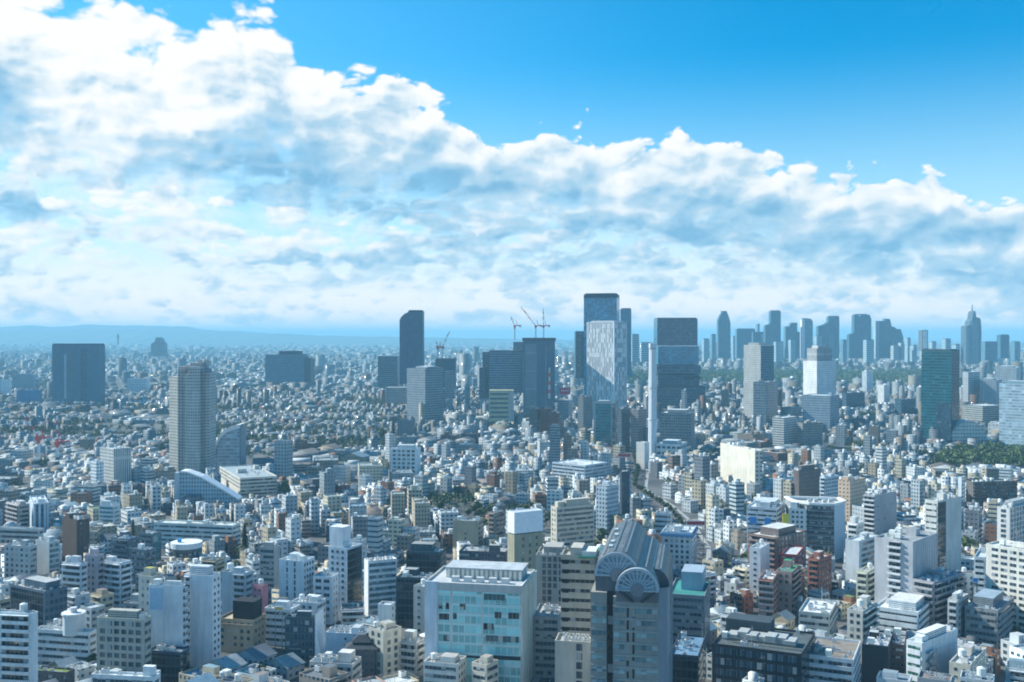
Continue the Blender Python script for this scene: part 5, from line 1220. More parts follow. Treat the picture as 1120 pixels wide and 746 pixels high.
for i in range(7):
    m = MB(); m.box(B_.pt(B_.ll * (.18 + .11 * i), B_.lr * (.42 + .05 * (i % 2))), B_.e1, 2.0, B_.e2, 3.4, 27, 29.4 + (i % 3) * .5, (.42, .44, .43)); m.build('cooling_unit', M['plain'], r_)
m = MB(); m.box(B_.pt(B_.ll * .72, B_.lr * .78), B_.e1, 9, B_.e2, 5, 27, 33, (.06, .085, .10)); m.build('plant_room', M['facade'], r_)
for i in range(4):
    m = MB(); m.bar((*B_.pt(B_.ll * (.1 + .2 * i), B_.lr * .22), 28.6), (*B_.pt(B_.ll * (.25 + .2 * i), B_.lr * .22), 28.6), .9, (.20, .22, .22)); m.build('duct', M['metal'], r_)
T('low_office', 'white building with a brown roof and blue window bands at the bottom edge', 'office building', 879, 934, 942, 722, 23, 10, yb=746, wall=(.74, .78, .80), roof=(.26, .22, .18), L=('ribbon', .46), Rr=('punched', 3, 1.4, 1.5), top='aaT', ref='the brown-roofed white building')
T('screen_block', 'block with a black blank screen wall beside white offices', 'office building', 943, 972, 978, 708, 20, 9, yb=742, wall=(.03, .035, .045), roof=(.50, .52, .52), L=('blank',), Rr=('blank',), top='paT', grid=False, ref='the black screen block')
T('screen_block', 'narrow dark block right of the black screen wall', 'office building', 974, 990, 993, 706, 18, 9, yb=740, wall=(.10, .08, .08), roof=(.40, .42, .42), L=('ribbon', .3), top='a')
r_, B_, D_ = T('striped_office', 'white office with green striped left face and an outside stair', 'office building', 992, 1009, 1048, 704, 24, 44, yb=746, wall='W', roof=(.74, .75, .75), L=('ribbon', .36), Rr=('blank',), top='pP', flo=3.6, gcol=(.03, .15, .12), ref='the green-striped white office')
m = MB(); face_box(m, B_, 'R', B_.lr * .38, B_.lr * .92, 3, 19, .02, .35, (.66, .72, .78)); m.build('wall_panel', M['facade'], r_)
for i in range(6):
    m = MB(); z_ = 2 + i * 3.4; face_box(m, B_, 'R', B_.lr * .10, B_.lr * .32, z_, z_ + .22, .05, 1.7, (.34, .37, .40)); face_box(m, B_, 'R', B_.lr * .10, B_.lr * .32, z_ + .22, z_ + 1.25, 1.6, 1.7, (.42, .46, .50)); m.build('stair_landing', M['facade'], r_)
for i in range(5):
    z_ = 2.2 + i * 3.4
    m = MB(); a_ = B_.fp('R', B_.lr * .12, .9); b_ = B_.fp('R', B_.lr * .30, .9)
    if i % 2: a_, b_ = b_, a_
    m.bar((*a_, z_), (*b_, z_ + 3.4), .5, (.30, .33, .36)); m.build('stair_flight', M['facade'], r_)
T('cream_house', 'small cream cube with scattered square windows at the bottom edge', 'apartment building', 1039, 1062, 1080, 728, 19, 36, yb=746, wall=(.72, .67, .54), roof=(.5, .5, .5), L=('punched', 3.2, 1.2, 1.2), Rr=('punched', 4, 1.6, 1.5), top='pt')
T('zigzag_tower', 'tall grey tower with a white and black zigzag stair front', 'apartment building', 957, 999, 1026, 593, 48, 26, yb=660, wall=(.50, .51, .53), roof=(.30, .32, .33), L=('balcony', .36, .70, (.74, .76, .77)), Rr=('grid', 3.0, 60, .10, .98), top='pTaa', flo=3.3, ref='the zigzag-fronted tower')
T('slant_top_tower', 'tower with bright ribbed left face and a dark glass strip', 'office building', 1012, 1026, 1052, 548, 55, 50, yb=610, wall=(.66, .66, .62), roof=(.55, .57, .58), L=('ribbon', .3), Rr=('cw', 'cw_navy', 0.0, .34), top='pm', flo=3.5, ref='the dark-stripped bright tower')
T('white_grid_apartments', 'large cream apartment slab with a regular grid of dark windows', 'apartment building', 1079, 1150, 1168, 606, 45, 52, yb=676, wall=(.78, .76, .68), roof=(.6, .6, .58), L=('punched', 4.6, 3.3, 1.5), Rr=rib, top='pt', flo=3.15, ref='the cream grid apartments')
T('apartment_block', 'grey apartments with a long balconied right side below the zigzag tower', 'apartment building', 999, 1022, 1055, 637, 30, 46, yb=688, wall=(.40, .39, .40), roof=(.26, .36, .46), L=bal, Rr=bal, top='paT', ref='the grey balconied apartments')
T('terraced_block', 'dark grey terraced block with blue roof panels', 'office building', 1056, 1092, 1110, 668, 22, 20, yb=708, wall=(.30, .31, .31), roof=(.30, .40, .48), L=('ribbon', .45), Rr=('ribbon', .45), top='Psa', ref='the terraced grey block')
T('apartment_block', 'pale grey slim block left of the terraced grey block', 'apartment building', 1037, 1048, 1060, 657, 25, 40, yb=700, wall=(.50, .52, .52), roof=(.6, .61, .60), L=('balcony',), Rr=('punched', 3.0, 1.4, 1.6), top='pt')
T('white_frame_tower', 'white framed apartment block with dark bays near the right edge', 'apartment building', 1091, 1105, 1128, 556, 40, 44, yb=592, wall=(.72, .72, .69), roof=(.4, .42, .43), L=('punched', 5.0, 3.2, 2.0), Rr=('punched', 4.4, 3.0, 2.4), top='PaT')
T('rounded_block', 'light blue rounded block with bands left of the cream grid apartments', 'apartment building', 1066, 1078, 1084, 610, 32, 24, yb=636, wall=(.60, .68, .73), L=rib, Rr=rib, top='a')
T('office_tower', 'grey office with a white louvred left face left of the slanted bright tower', 'office building', 945, 957, 981, 542, 40, 48, yb=590, wall=(.40, .41, .43), roof=(.5, .5, .5), L=('balcony', 0, 1, (.70, .71, .71)), Rr=('grid', 9, 9, .3, .08), top='pa', ref='the grey louvred office')
T('apartment_tower', 'peach sided apartment tower with a brown right face', 'apartment building', 917, 930, 947, 526, 38, 45, yb=556, wall=(.66, .48, .34), roof=(.5, .5, .48), L=('grid', 3.2, 3.0, .4, .4), Rr=('grid', 3.0, 3.0, .35, .45), top='pt', ref='the peach-sided tower')
T('brown_office', 'broad brown office with a small white roof sign', 'office building', 868, 874, 898, 515, 36, 55, yb=545, wall=(.17, .135, .125), roof=(.36, .34, .33), L=('blank',), Rr=('grid', 2.2, 3.4, .5, .2), top='Pa', ref='the broad brown office')
T('apartment_tower', 'pale blue apartment tower between the brown office and the peach tower', 'apartment building', 897, 903, 918, 522, 34, 50, yb=552, wall=(.50, .60, .66), L=bal, Rr=('grid', 2.8, 3.0, .6, .5), top='p')
def curved_block():
    D = 690; k = D / FPX; X0, Y0 = at(908, D); H = zat(556, D)
    root = tag(empty('curved_roof_building', (X0, Y0 + 16, 0)), 'dark rounded office under a sweeping white roof rim with a pale blue end wall', 'office building')
    pts = [(-18, 14), (-15.5, 5), (-9.5, -2), (-1.5, -5.5), (6, -6)]
    back = [(17, 6), (17, 20), (-18, 26)]
    m = MB(); 
    for a, b in zip(pts, pts[1:]): m.wallq(a, b, 0, H, (.10, .12, .14))
    for a, b in zip(back, back[1:] + [pts[0]]): m.wallq(a, b, 0, H, (.3, .33, .36))
    m.face([(x, y, H - .6) for x, y in pts + back], (.46, .47, .46)); m.build('wall', M['facade'], root)
    m = MB(); m.wallq(pts[-1], back[0], 0, H + .4, (.50, .60, .68)); m.build('end_wall', M['plain'], root)
    n = int(H / 3.3)
    for i in range(n):
        z = 1.2 + i * 3.3
        m = MB()
        for a, b in zip(pts, pts[1:]):
            d = (b[0] - a[0], b[1] - a[1]); L = hypot(*d); nn = (d[1] / L * .06, -d[0] / L * .06)
            m.wallq((a[0] + nn[0], a[1] + nn[1]), (b[0] + nn[0], b[1] + nn[1]), z, z + 1.5, (.03, .045, .06))
        m.build('window', M['glass'], root)
        m = MB()
        for a, b in zip(pts, pts[1:]):
            d = (b[0] - a[0], b[1] - a[1]); L = hypot(*d); nn = (d[1] / L * .3, -d[0] / L * .3)
            m.prism([(a[0] + nn[0], a[1] + nn[1]), (b[0] + nn[0], b[1] + nn[1]), b, a], z + 1.6, z + 2.2, (.28, .31, .33), bottom=True)
        m.build('sill_band', M['facade'], root)
    m = MB(); allp = pts + back
    for a, b in zip(allp, allp[1:] + allp[:1]):
        s = .92
        m.prism([(a[0] * 1.05, a[1] * 1.05 - .4), (b[0] * 1.05, b[1] * 1.05 - .4), (b[0] * s, b[1] * s + .8), (a[0] * s, a[1] * s + .8)], H + .1, H + 1.6, (.80, .80, .77), bottom=True)
    m.build('roof_rim', M['plain'], root)
    for i in range(4):
        m = MB(); m.box((-6 + 5 * i, 10 + (i % 2) * 3), (1, 0), 1.3, (0, 1), 1.1, H - .6, H + 1.6, (.55, .56, .55)); m.build('air_conditioner', M['plain'], root)
    PROT.append((879, 934, 600, D, 552)); FOOT.append([(X0 - 19, Y0 + 8), (X0 + 18, Y0 + 8), (X0 + 18, Y0 + 42), (X0 - 19, Y0 + 42)]); REFS.append((906, 575, D, 'the curved dark office'))
curved_block()
r_, B_, D_ = T('apartment_tower', 'white apartments with vertical window columns and a yellow side sign', 'apartment building', 863, 882, 886, 557, 34, 14, yb=582, wall=(.72, .73, .72), L=('punched', 2.8, 1.5, 1.5), Rr=rib, top='pa', ref='the yellow-signed apartments')
sg = B_.fp('L', 0, 0)
sr = tag(empty('wall_sign', (sg[0] + B_.root_loc[0] - 2.4, sg[1] + B_.root_loc[1] - .5, zat(580, D_))), 'tall plain yellow sign on the side of the white apartments', 'sign')
m = MB(); m.prism([(-1.9, -.25), (2.2, -.25), (2.2, .25), (-1.9, .25)], 0, 17 / FPX * D_, (.74, .62, .03), bottom=True); m.build('panel', M['plain'], sr)
m = MB(); m.bar((-1.9, -.3, 17 / FPX * D_), (2.2, -.3, 17 / FPX * D_), .3, (.6, .55, .2)); m.build('frame', M['plain'], sr)
r_, B_, D_ = T('office_block', 'white office with two bright blue sheets on its front', 'office building', 817, 850, 859, 556, 33, 15, yb=582, wall=(.62, .66, .70), L=('ribbon', .4), Rr=rib, top='Pp', ref='the blue-sheeted office')
for u0, u1 in ((.10, .32), (.60, .80)):
    m = MB(); face_box(m, B_, 'L', B_.ll * u0, B_.ll * u1, B_.H - 12, B_.H - 7, .3, .5, (.02, .22, .55)); m.build('blue_sheet', M['plain'], r_)
T('curved_office', 'brown block under a pale flat roof in front of the blue sheeted office', 'apartment building', 818, 850, 882, 588, 29, 24, yb=622, wall=(.22, .15, .125), roof=(.66, .66, .63), L=('balcony', .05, .95, (.30, .22, .19)), Rr=('punched', 4, 2.2, 2.4), top='aP', ref='the pale-roofed brown block')
T('apartment_tower', 'slim white apartment block with a stack of small balconies', 'apartment building', 820, 832, 842, 600, 31, 30, yb=634, wall=(.74, .76, .77), L=('punched', 3.2, 1.6, 1.2), Rr=('blank',), top='t')
T('brick_apartments', 'red brown brick apartments with a flat roof', 'apartment building', 884, 896, 910, 612, 27, 40, yb=642, wall=(.30, .125, .095), roof=(.52, .48, .46), L=bal, Rr=('punched', 3.0, 1.2, 1.4), top='p', ref='the red brown apartments')
T('brick_apartments', 'pink brick apartments with a green roof deck', 'apartment building', 849, 866, 876, 626, 24, 28, yb=658, wall=(.46, .30, .26), roof=(.05, .30, .13), L=('punched', 3.0, 1.5, 1.5), Rr=bal, top='p', ref='the green-decked pink apartments')
T('brick_apartments', 'striped brick apartments left of the green roof deck', 'apartment building', 830, 846, 852, 634, 23, 22, yb=660, wall=(.44, .22, .17), roof=(.58, .56, .54), L=('balcony', 0, 1, (.62, .52, .48)), Rr=rib, top='a')
T('brick_apartments', 'low red building with an overhanging grey roof', 'house', 855, 872, 880, 607, 24, 24, yb=618, wall=(.36, .05, .05), roof=(.56, .57, .57), L=rib, Rr=rib, top='')
T('apartment_block', 'cream green apartments with open balconies left of the zigzag tower', 'apartment building', 937, 949, 961, 626, 27, 38, yb=662, wall=(.60, .60, .48), roof=(.52, .52, .46), L=bal, Rr=bal, top='t')
T('apartment_tower', 'white stepped apartments with slanted balconies behind the blue grey block', 'apartment building', 927, 938, 945, 573, 36, 42, yb=612, wall=(.76, .76, .74), L=bal, Rr=rib, top='p')
T('office_block', 'blue grey office with white right edge left of the zigzag tower', 'office building', 925, 940, 961, 592, 32, 44, yb=624, wall=(.58, .63, .66), L=('blank',), Rr=('ribbon', .6, .12, .78), top='p', gcol=(.05, .09, .13))
T('low_office', 'long white flat building with a grey green lower wall', 'office building', 874, 908, 916, 672, 15, 10, yb=694, wall=(.52, .56, .54), roof=(.68, .70, .70), L=rib, Rr=rib, top='aaa')
T('apartment_block', 'cream and grey stacked apartments left of the white parapet complex', 'apartment building', 927, 944, 960, 669, 24, 36, yb=704, wall=(.64, .62, .54), roof=(.55, .55, .52), L=('punched', 3, 1.5, 1.6), Rr=bal, top='tp')
T('low_office', 'white complex with a long parapet and open roof court', 'office building', 957, 1005, 1021, 670, 20, 16, yb=694, wall='W', roof=(.66, .67, .67), L=('ribbon', .3), Rr=rib, top='Pa', ref='the white parapet complex')
def drum_green():
    D = 470; X0, Y0 = at(972, D); H = zat(696, D)
    root = tag(empty('round_building', (X0, Y0 + 5, 0)), 'small round white building with a bright green roof', 'house')
    m = MB(); m.cyl((0, 0), 4.4, 0, H, (.74, .74, .70), 22, cap=False); m.build('wall', M['facade'], root)
    m = MB(); m.cyl((0, 0), 4.2, H - .8, H - .5, (.05, .42, .06), 22); m.build('roof_lawn', M['roof'], root)
    for k in range(2):
        m = MB(); m.cyl((0, 0), 4.46, H - 4.2 - 3.2 * k, H - 2.9 - 3.2 * k, GLASS, 22, cap=False); m.build('window', M['glass'], root)
    PROT.append((962, 983, 704, D, 690)); FOOT.append([(X0 - 5, Y0), (X0 + 5, Y0), (X0 + 5, Y0 + 10), (X0 - 5, Y0 + 10)])
drum_green()

T('apartment_block', 'narrow dark pink block behind the black rooftop box', 'apartment building', 275, 287, 293, 641, 27, 30, yb=668, wall=(.40, .17, .22), L=('punched', 3, 1.2, 1.4), Rr=('blank',), top='t')
T('low_office', 'low building with a bright turquoise roof on the left plain', 'hall', 37, 54, 58, 527, 11, 14, yb=536, wall=(.5, .55, .56), roof=(.03, .50, .60), L=('grid', 3, 3, .5, .4), top='')
for a in ((751, 771, 570, 574.5, 690, (.50, .04, .07), 'red rooftop signboard among pale buildings behind the blue corniced block'), (755, 763, 680, 688, 478, (.70, .16, .03), 'small orange signboard right of the teal decked block'),
          (1064, 1070, 632, 637, 520, (.05, .25, .60), 'small blue signboard left of the cream grid apartments'), (300, 309, 664, 668, 500, (.66, .46, .10), 'small amber signboard below the white blue slotted tower'),
          (676, 690, 496, 500, 1150, (.55, .08, .06), 'red signboard by the far bend of the avenue')):
    D_ = a[4]; bb = billboard(*a, cat='signboard')
    z_ = bb.location.z
    m = MB(); w_ = (a[1] - a[0]) / FPX * D_
    for s_ in (-.42, .42): m.bar((w_ * s_, .2, -z_), (w_ * s_, .2, .1), .35, (.34, .35, .36))
    m.build('post', M['metal'], bb)

# ------------------------------------------------------------------ ground, hills, roads
def sheet(name, pts, z, mat, kind='structure'):
    m = MB(); m.face([(x, y, z) for x, y in pts], (.1, .1, .1)); o = m.build(name, M[mat]); return tag(o, kind=kind)
sheet('ground', [(-58000, -2500), (58000, -2500), (58000, 60000), (-58000, 60000)], 0.0, 'ground')

def gp(px, py):
    D = CAMH * FPX / (py - HYP); return at(px, D)
ROADS = [([gp(686, 455), gp(689, 478), gp(693, 500), gp(698, 516), (120, 1027), (131, 927), (134, 841), (128, 740), (118, 690)], 18),
         ([(2, 300), (10, 380), (14.3, 437), (24, 520), (30, 600), (58, 680), (100, 742)], 9),
         ([(-520, 700), (-330, 720), (-150, 690), (24, 640)], 10), ([(128, 840), (330, 900), (560, 860)], 12), ([(-600, 1180), (-200, 1120), (110, 1060)], 12)]
def offset_line(pl, d):
    out = []
    for i, p in enumerate(pl):
        a, b = pl[max(0, i - 1)], pl[min(len(pl) - 1, i + 1)]
        t = np.array((b[0] - a[0], b[1] - a[1]), float); t /= np.linalg.norm(t)
        out.append((p[0] + t[1] * d, p[1] - t[0] * d))
    return out
def strip(m, pl, d0, d1, z, col):
    A, B = offset_line(pl, d0), offset_line(pl, d1)
    for i in range(len(pl) - 1): m.face([(*A[i], z), (*B[i], z), (*B[i + 1], z), (*A[i + 1], z)], col)
def fine(pl, step):
    out = []
    for a, b in zip(pl, pl[1:]):
        n = max(1, int(hypot(b[0] - a[0], b[1] - a[1]) / step))
        out += [(a[0] + (b[0] - a[0]) * k / n, a[1] + (b[1] - a[1]) * k / n) for k in range(n)]
    return out + [pl[-1]]
for k, (pl, w) in enumerate(ROADS):
    m = MB(); strip(m, pl, w / 2, -w / 2, .02, (.08, .08, .08)); m = m.build('road', M['road']); tag(m, kind='structure')
    m = MB()
    for s_ in (1, -1):
        A, B = offset_line(pl, s_ * w / 2), offset_line(pl, s_ * (w / 2 + 3.2))
        for i in range(len(pl) - 1):
            q = [A[i], B[i], B[i + 1], A[i + 1]]
            if s_ < 0: q.reverse()
            m.prism(q[::-1] if s_ > 0 else q[::-1], .005, .14, (.34, .34, .33))
    tag(m.build('pavement', M['roof']), kind='structure')
    m = MB(); fl = fine(pl, 5.0)
    for lane in ((-w / 6, w / 6) if w > 20 else (0,)):
        for i in range(0, len(fl) - 1, 2): strip(m, fl[i:i + 2], lane + .15, lane - .15, .035, (.75, .75, .72))
    tag(m.build('road_markings', M['plain']), kind='structure')

def hills():
    rnd = np.random.RandomState(4); m = MB()
    prof = [(-420, 357), (-300, 359), (-200, 354), (-100, 358), (0, 355), (30, 353.4), (62, 355), (100, 352), (140, 353.6), (175, 353.5), (205, 355), (225, 359), (265, 361.5), (310, 364.5), (350, 367), (420, 369.5), (520, 373), (640, 377)]
    for layer, (D, s_) in enumerate(((20000, .80), (17800, .50))):
        xs = np.linspace(-420, 640, 230); base = np.interp(xs, *zip(*prof))
        rug = sum(np.sin(xs * f + p) * a for f, p, a in ((.11, 1 + layer, .35), (.23, 2.2 + layer, .28), (.47, .4, .18), (.9, 3 + layer, .10)))
        top = np.array([(HYP - (b + r_)) / FPX * D for b, r_ in zip(base, rug)]) * s_
        rows = []
        for j, (dy, f) in enumerate(((-2600, -.05), (-1900, .30), (-1200, .55), (-600, .82), (0, 1.0), (1500, .5), (2600, -.05))):
            rr_ = rnd.rand(len(xs)) * .12 * (0 < j < 6 and j != 4)
            h = (CAMH + top) * np.clip(f - rr_, -.05, 1.0)
            rows.append([((x - CXP) / FPX * D, D + dy, max(-.5, z)) for x, z in zip(xs, h)])
        for a, b in zip(rows, rows[1:]):
            for i in range(len(xs) - 1): m.face([a[i], a[i + 1], b[i + 1], b[i]], (.045, .06, .05))
    tag(m.build('mountains', M['roof']), kind='structure')
hills()

# ------------------------------------------------------------------ the ordinary city between the landmarks
rng = np.random.RandomState(77)
def convex_sd(poly, pts):
    P = np.array(poly); 
    ar = np.sum(P[:, 0] * np.roll(P[:, 1], -1) - np.roll(P[:, 0], -1) * P[:, 1])
    if ar < 0: P = P[::-1]
    Q = np.roll(P, -1, 0) - P; L = np.linalg.norm(Q, axis=1)[:, None]; n = np.stack([Q[:, 1], -Q[:, 0]], 1) / L
    return np.max(((pts[:, None, :] - P[None]) * n[None]).sum(-1), axis=1)
def seg_dist(pl, pts):
    d = np.full(len(pts), 1e9)
    for a, b in zip(pl, pl[1:]):
        a, b = np.array(a, float), np.array(b, float); t = np.clip(((pts - a) @ (b - a)) / ((b - a) @ (b - a)), 0, 1)
        d = np.minimum(d, np.linalg.norm(pts - (a + t[:, None] * (b - a)), axis=1))
    return d
PARK = [at(1018, 1180), at(1190, 1165), at(1200, 1400), at(1052, 1385), at(1020, 1260)]

def lots(y0, y1, cell, px_, py_, road_every, road_w, gap, margin=.64, sizes=(.70, .80, .92, 1.15)):
    """plots along local street grids, district by district"""
    n = 0; out = []
    xm = y1 * margin + 40
    gx, gy = np.arange(-xm, xm, cell), np.arange(y0 - cell, y1 + cell, cell)
    seeds = np.array([(x + rng.uniform(-.4, .4) * cell, y + rng.uniform(-.4, .4) * cell) for x in gx for y in gy if abs(x) < (y + cell) * margin + cell + 40])
    angs = np.where(rng.rand(len(seeds)) < .6, rng.choice([18, 35, 52, 68], len(seeds)), rng.uniform(6, 84, len(seeds)))
    for s_, a in zip(seeds, angs):
        q_ = rng.choice(sizes); sx, sy = px_ * q_ * rng.uniform(.9, 1.2), py_ * q_ * rng.uniform(.9, 1.1)
        r = cell * .95; k1, k2 = int(r / sx) + 2, int(r / sy) + 2
        I, J = np.meshgrid(np.arange(-k1, k1 + 1), np.arange(-k2, k2 + 1)); I, J = I.ravel(), J.ravel()
        re = road_every
        u = I * sx + np.floor(I / re) * road_w; v = J * sy + np.floor(J / 2) * road_w
        A = radians(a); e1, e2 = np.array((-cos(A), sin(A))), np.array((sin(A), cos(A)))
        pts = s_ + u[:, None] * e1 + v[:, None] * e2
        d0 = np.linalg.norm(pts - s_, axis=1)
        near = seeds[np.linalg.norm(seeds - s_, axis=1) < cell * 2.4]
        dd = np.sort(np.linalg.norm(pts[:, None] - near[None], axis=2), axis=1)
        ok = (d0 <= dd[:, 0] + .01) & ((dd[:, 1] - dd[:, 0] > 9) if dd.shape[1] > 1 else True)
        ok &= (np.abs(pts[:, 0]) < pts[:, 1] * margin + 30) & (pts[:, 1] > y0) & (pts[:, 1] < y1)
        pts = pts[ok]
        m = len(pts)
        ll = (sx - gap) * rng.uniform(.78, 1.0, m); lr = (sy - gap) * rng.uniform(.78, 1.0, m)
        out.append(np.column_stack([pts, np.full(m, A), ll, lr]))
    return np.concatenate(out)

def clean(Lt, pad=1.0):
    pts = Lt[:, :2]; r = np.hypot(Lt[:, 3], Lt[:, 4]) / 2 * .86
    ok = np.ones(len(Lt), bool)
    for poly in FOOT:
        P = np.array(poly); c = P.mean(0); R_ = np.linalg.norm(P - c, axis=1).max() + 40
        near = np.where(np.linalg.norm(pts - c, axis=1) < R_)[0]
        if len(near): ok[near[convex_sd(poly, pts[near]) < r[near] + pad - 1]] = False
    for pl, w in ROADS: ok &= seg_dist(pl, pts) > w / 2 + 3.4 + r * .9
    ok &= convex_sd(PARK, pts) > r
    return Lt[ok]

def heights(Lt, mix):
    n = len(Lt); t = rng.rand(n); h = np.zeros(n)
    lo = [0] + list(np.cumsum([q[0] for q in mix]))
    for (p, a, b), l in zip(mix, lo): s_ = (t >= l) & (t < l + p); h[s_] = rng.uniform(a, b, s_.sum())
    h[h == 0] = 7
    return h

def green_noise(p):
    return np.sin(p[:, 0] * .0091 + 1.3) * np.cos(p[:, 1] * .0067 + .4) + .7 * np.sin(p[:, 0] * .021 + p[:, 1] * .017) + .4 * np.cos(p[:, 0] * .043 - p[:, 1] * .037)

near = clean(lots(335, 1000, 120, 14.0, 12.6, 5, 3.6, 1.2))
midz = clean(lots(1000, 2600, 160, 13.6, 12.2, 6, 3.8, 1.2, sizes=(.74, .9, 1.15, 1.6, 2.3)))
far1 = clean(lots(2600, 6800, 420, 38, 34, 4, 10, 5, .62))
far2 = clean(lots(6800, 17000, 1400, 95, 80, 3, 26, 14, .62))
hN = heights(near, ((.52, 5.5, 9), (.27, 9, 13), (.14, 13, 20), (.06, 20, 28), (.01, 28, 33)))
hM = heights(midz, ((.66, 5, 8.5), (.23, 8.5, 12.5), (.08, 12.5, 20), (.025, 20, 32), (.005, 32, 48)))
hF = heights(far1, ((.66, 6, 10), (.24, 10, 15), (.08, 15, 26), (.018, 26, 48), (.002, 48, 80)))
hG = heights(far2, ((.70, 7, 11), (.24, 11, 18), (.055, 18, 30), (.005, 30, 55)))
A_ = np.concatenate([near, midz, far1, far2]); Hh = np.concatenate([hN, hM, hF, hG])
zone = np.concatenate([np.full(len(x), i) for i, x in enumerate((near, midz, far1, far2))])
pxm = CXP + A_[:, 0] / A_[:, 1] * FPX
# quiet houses on the left, taller blocks along the avenue
lw = (pxm < 420) & (zone == 1) & (A_[:, 1] > 1050) & (A_[:, 1] < 2100); Hh[lw] = np.minimum(Hh[lw], 6 + (Hh[lw] - 6) * .55)
av = (zone <= 1) & (np.abs(A_[:, 0] - 118) < 95) & (A_[:, 1] > 560) & (A_[:, 1] < 1500); Hh[av] *= 1.45
isl = (zone >= 1) & (zone <= 2) & (A_[:, 1] > 1420) & (pxm > 500); Hh[isl] *= 1.4
cap = (pxm > 733) & (pxm < 940) & (A_[:, 1] > 470) & (A_[:, 1] < 800); Hh[cap] = np.minimum(Hh[cap], 6.5 + (Hh[cap] - 6.5) * .42)
cap = (pxm > 215) & (pxm < 465) & (A_[:, 1] < 500); Hh[cap] = np.minimum(Hh[cap], 6 + (Hh[cap] - 6) * .3)
tall = Hh > 13
tree_lot = (green_noise(A_[:, :2]) > .98) & (zone <= 1) & (rng.rand(len(A_)) < .93) | ((rng.rand(len(A_)) < .035) & (zone <= 1))
band = (zone == 1) & (A_[:, 1] > 1350) & (A_[:, 1] < 2250) & (pxm < 480) & (green_noise(A_[:, :2] * np.array([.55, 2.0])) > .05); tree_lot |= band & (rng.rand(len(A_)) < .95)
# keep every landmark in view: lower or drop what would stand in front of it
hw = (np.abs(np.cos(A_[:, 2])) * A_[:, 3] + np.abs(np.sin(A_[:, 2])) * A_[:, 4]) / 2
Dn = A_[:, 1] - (np.sin(A_[:, 2]) * A_[:, 3] + np.cos(A_[:, 2]) * A_[:, 4]) / 2
PROT += [(34, 70, 504, 1215, 452), (690, 1012, 411, 3030, 399), (1024, 1124, 513, 1168, 488), (684, 698, 524, 1165, 505), (696, 716, 545, 1020, 520), (714, 738, 562, 880, 545), (592, 610, 738, 470, 715)]
xl_, xr_ = CXP + (A_[:, 0] - hw) / A_[:, 1] * FPX, CXP + (A_[:, 0] + hw) / A_[:, 1] * FPX
Hmax = np.full(len(A_), 1e9)
for (x0, x1, yb, D) in [p[:4] for p in PROT]:
    s_ = (A_[:, 1] < D + 6) & (xr_ > x0 - 1) & (xl_ < x1 + 1)
    Hmax[s_] = np.minimum(Hmax[s_], CAMH - (yb - HYP) / FPX * Dn[s_])
Hh = np.minimum(Hh, Hmax)
woods = (A_[:, 1] > 3030) & (A_[:, 1] < 4200) & (pxm > 688) & (pxm < 1014)
keep = (Hh > 4.0) & ~tree_lot & ~woods & ~((zone >= 2) & (rng.rand(len(A_)) < .06))
TREE_SPOTS = A_[tree_lot & (Hmax > 8)]
A_, Hh, zone, Dn = A_[keep], Hh[keep], zone[keep], Dn[keep]
N = len(A_)
walls = np.array([(.70, .75, .76), (.77, .81, .82), (.61, .67, .69), (.72, .65, .49), (.54, .46, .33), (.40, .45, .47), (.38, .32, .26), (.36, .18, .11), (.24, .26, .29), (.58, .64, .68), (.60, .43, .36), (.14, .15, .17)])
wname = ['off-white', 'white', 'pale grey', 'cream', 'beige', 'grey', 'grey-brown', 'brick-brown', 'slate', 'pale blue', 'pinkish', 'dark']
wp = np.array([.14, .11, .14, .08, .11, .13, .08, .055, .06, .05, .02, .025])
roofs = np.array([(.64, .69, .70), (.51, .57, .58), (.38, .44, .46), (.26, .33, .37), (.24, .20, .18), (.14, .17, .20), (.24, .38, .46), (.16, .26, .12), (.50, .46, .40)])
rname = ['pale roof', 'light grey roof', 'grey roof', 'slate roof', 'brown roof', 'dark roof', 'bluish roof', 'green roof', 'sandy roof']
rp = np.array([.14, .17, .22, .14, .07, .12, .08, .02, .04])
wi, ri = rng.choice(len(walls), N, p=wp), rng.choice(len(roofs), N, p=rp)
gable = (Hh < 9.5) & (rng.rand(N) < .34) & (zone <= 1)
ri[gable] = rng.choice([2, 3, 3, 4, 5, 5, 6], gable.sum())
bay = rng.uniform(2.2, 3.8, N); flo_ = rng.uniform(2.9, 3.5, N); wf = rng.uniform(.35, .7, N); hf = rng.uniform(.32, .5, N)
rb = rng.rand(N) < .13; wf[rb] = 1.0
hf *= np.interp(A_[:, 1], [900, 1800], [1, .7]); bay[zone == 2] *= 1.5; flo_[zone == 2] *= 1.3; bay[zone == 3] *= 3; flo_[zone == 3] *= 2.5

# which of them show: a coarse painter's picture of boxes
order = np.argsort(-A_[:, 1])
IDB = np.full((746, 1120), -1, np.int32)
cX, cY = A_[:, 0], A_[:, 1]
wpx = hw[keep] * .80 / cY * FPX
yt = HYP + (CAMH - Hh) / Dn * FPX; yb_ = HYP + CAMH / Dn * FPX
ytb = HYP + (CAMH - Hh) / (2 * cY - Dn) * FPX
for i in order:
    x0, x1 = CXP + cX[i] / cY[i] * FPX - wpx[i], CXP + cX[i] / cY[i] * FPX + wpx[i]
    if x1 < 0 or x0 > 1120 or ytb[i] > 746: continue
    IDB[max(0, int(ytb[i])):max(0, int(yb_[i])), max(0, int(x0)):max(0, int(x1) + 1)] = i
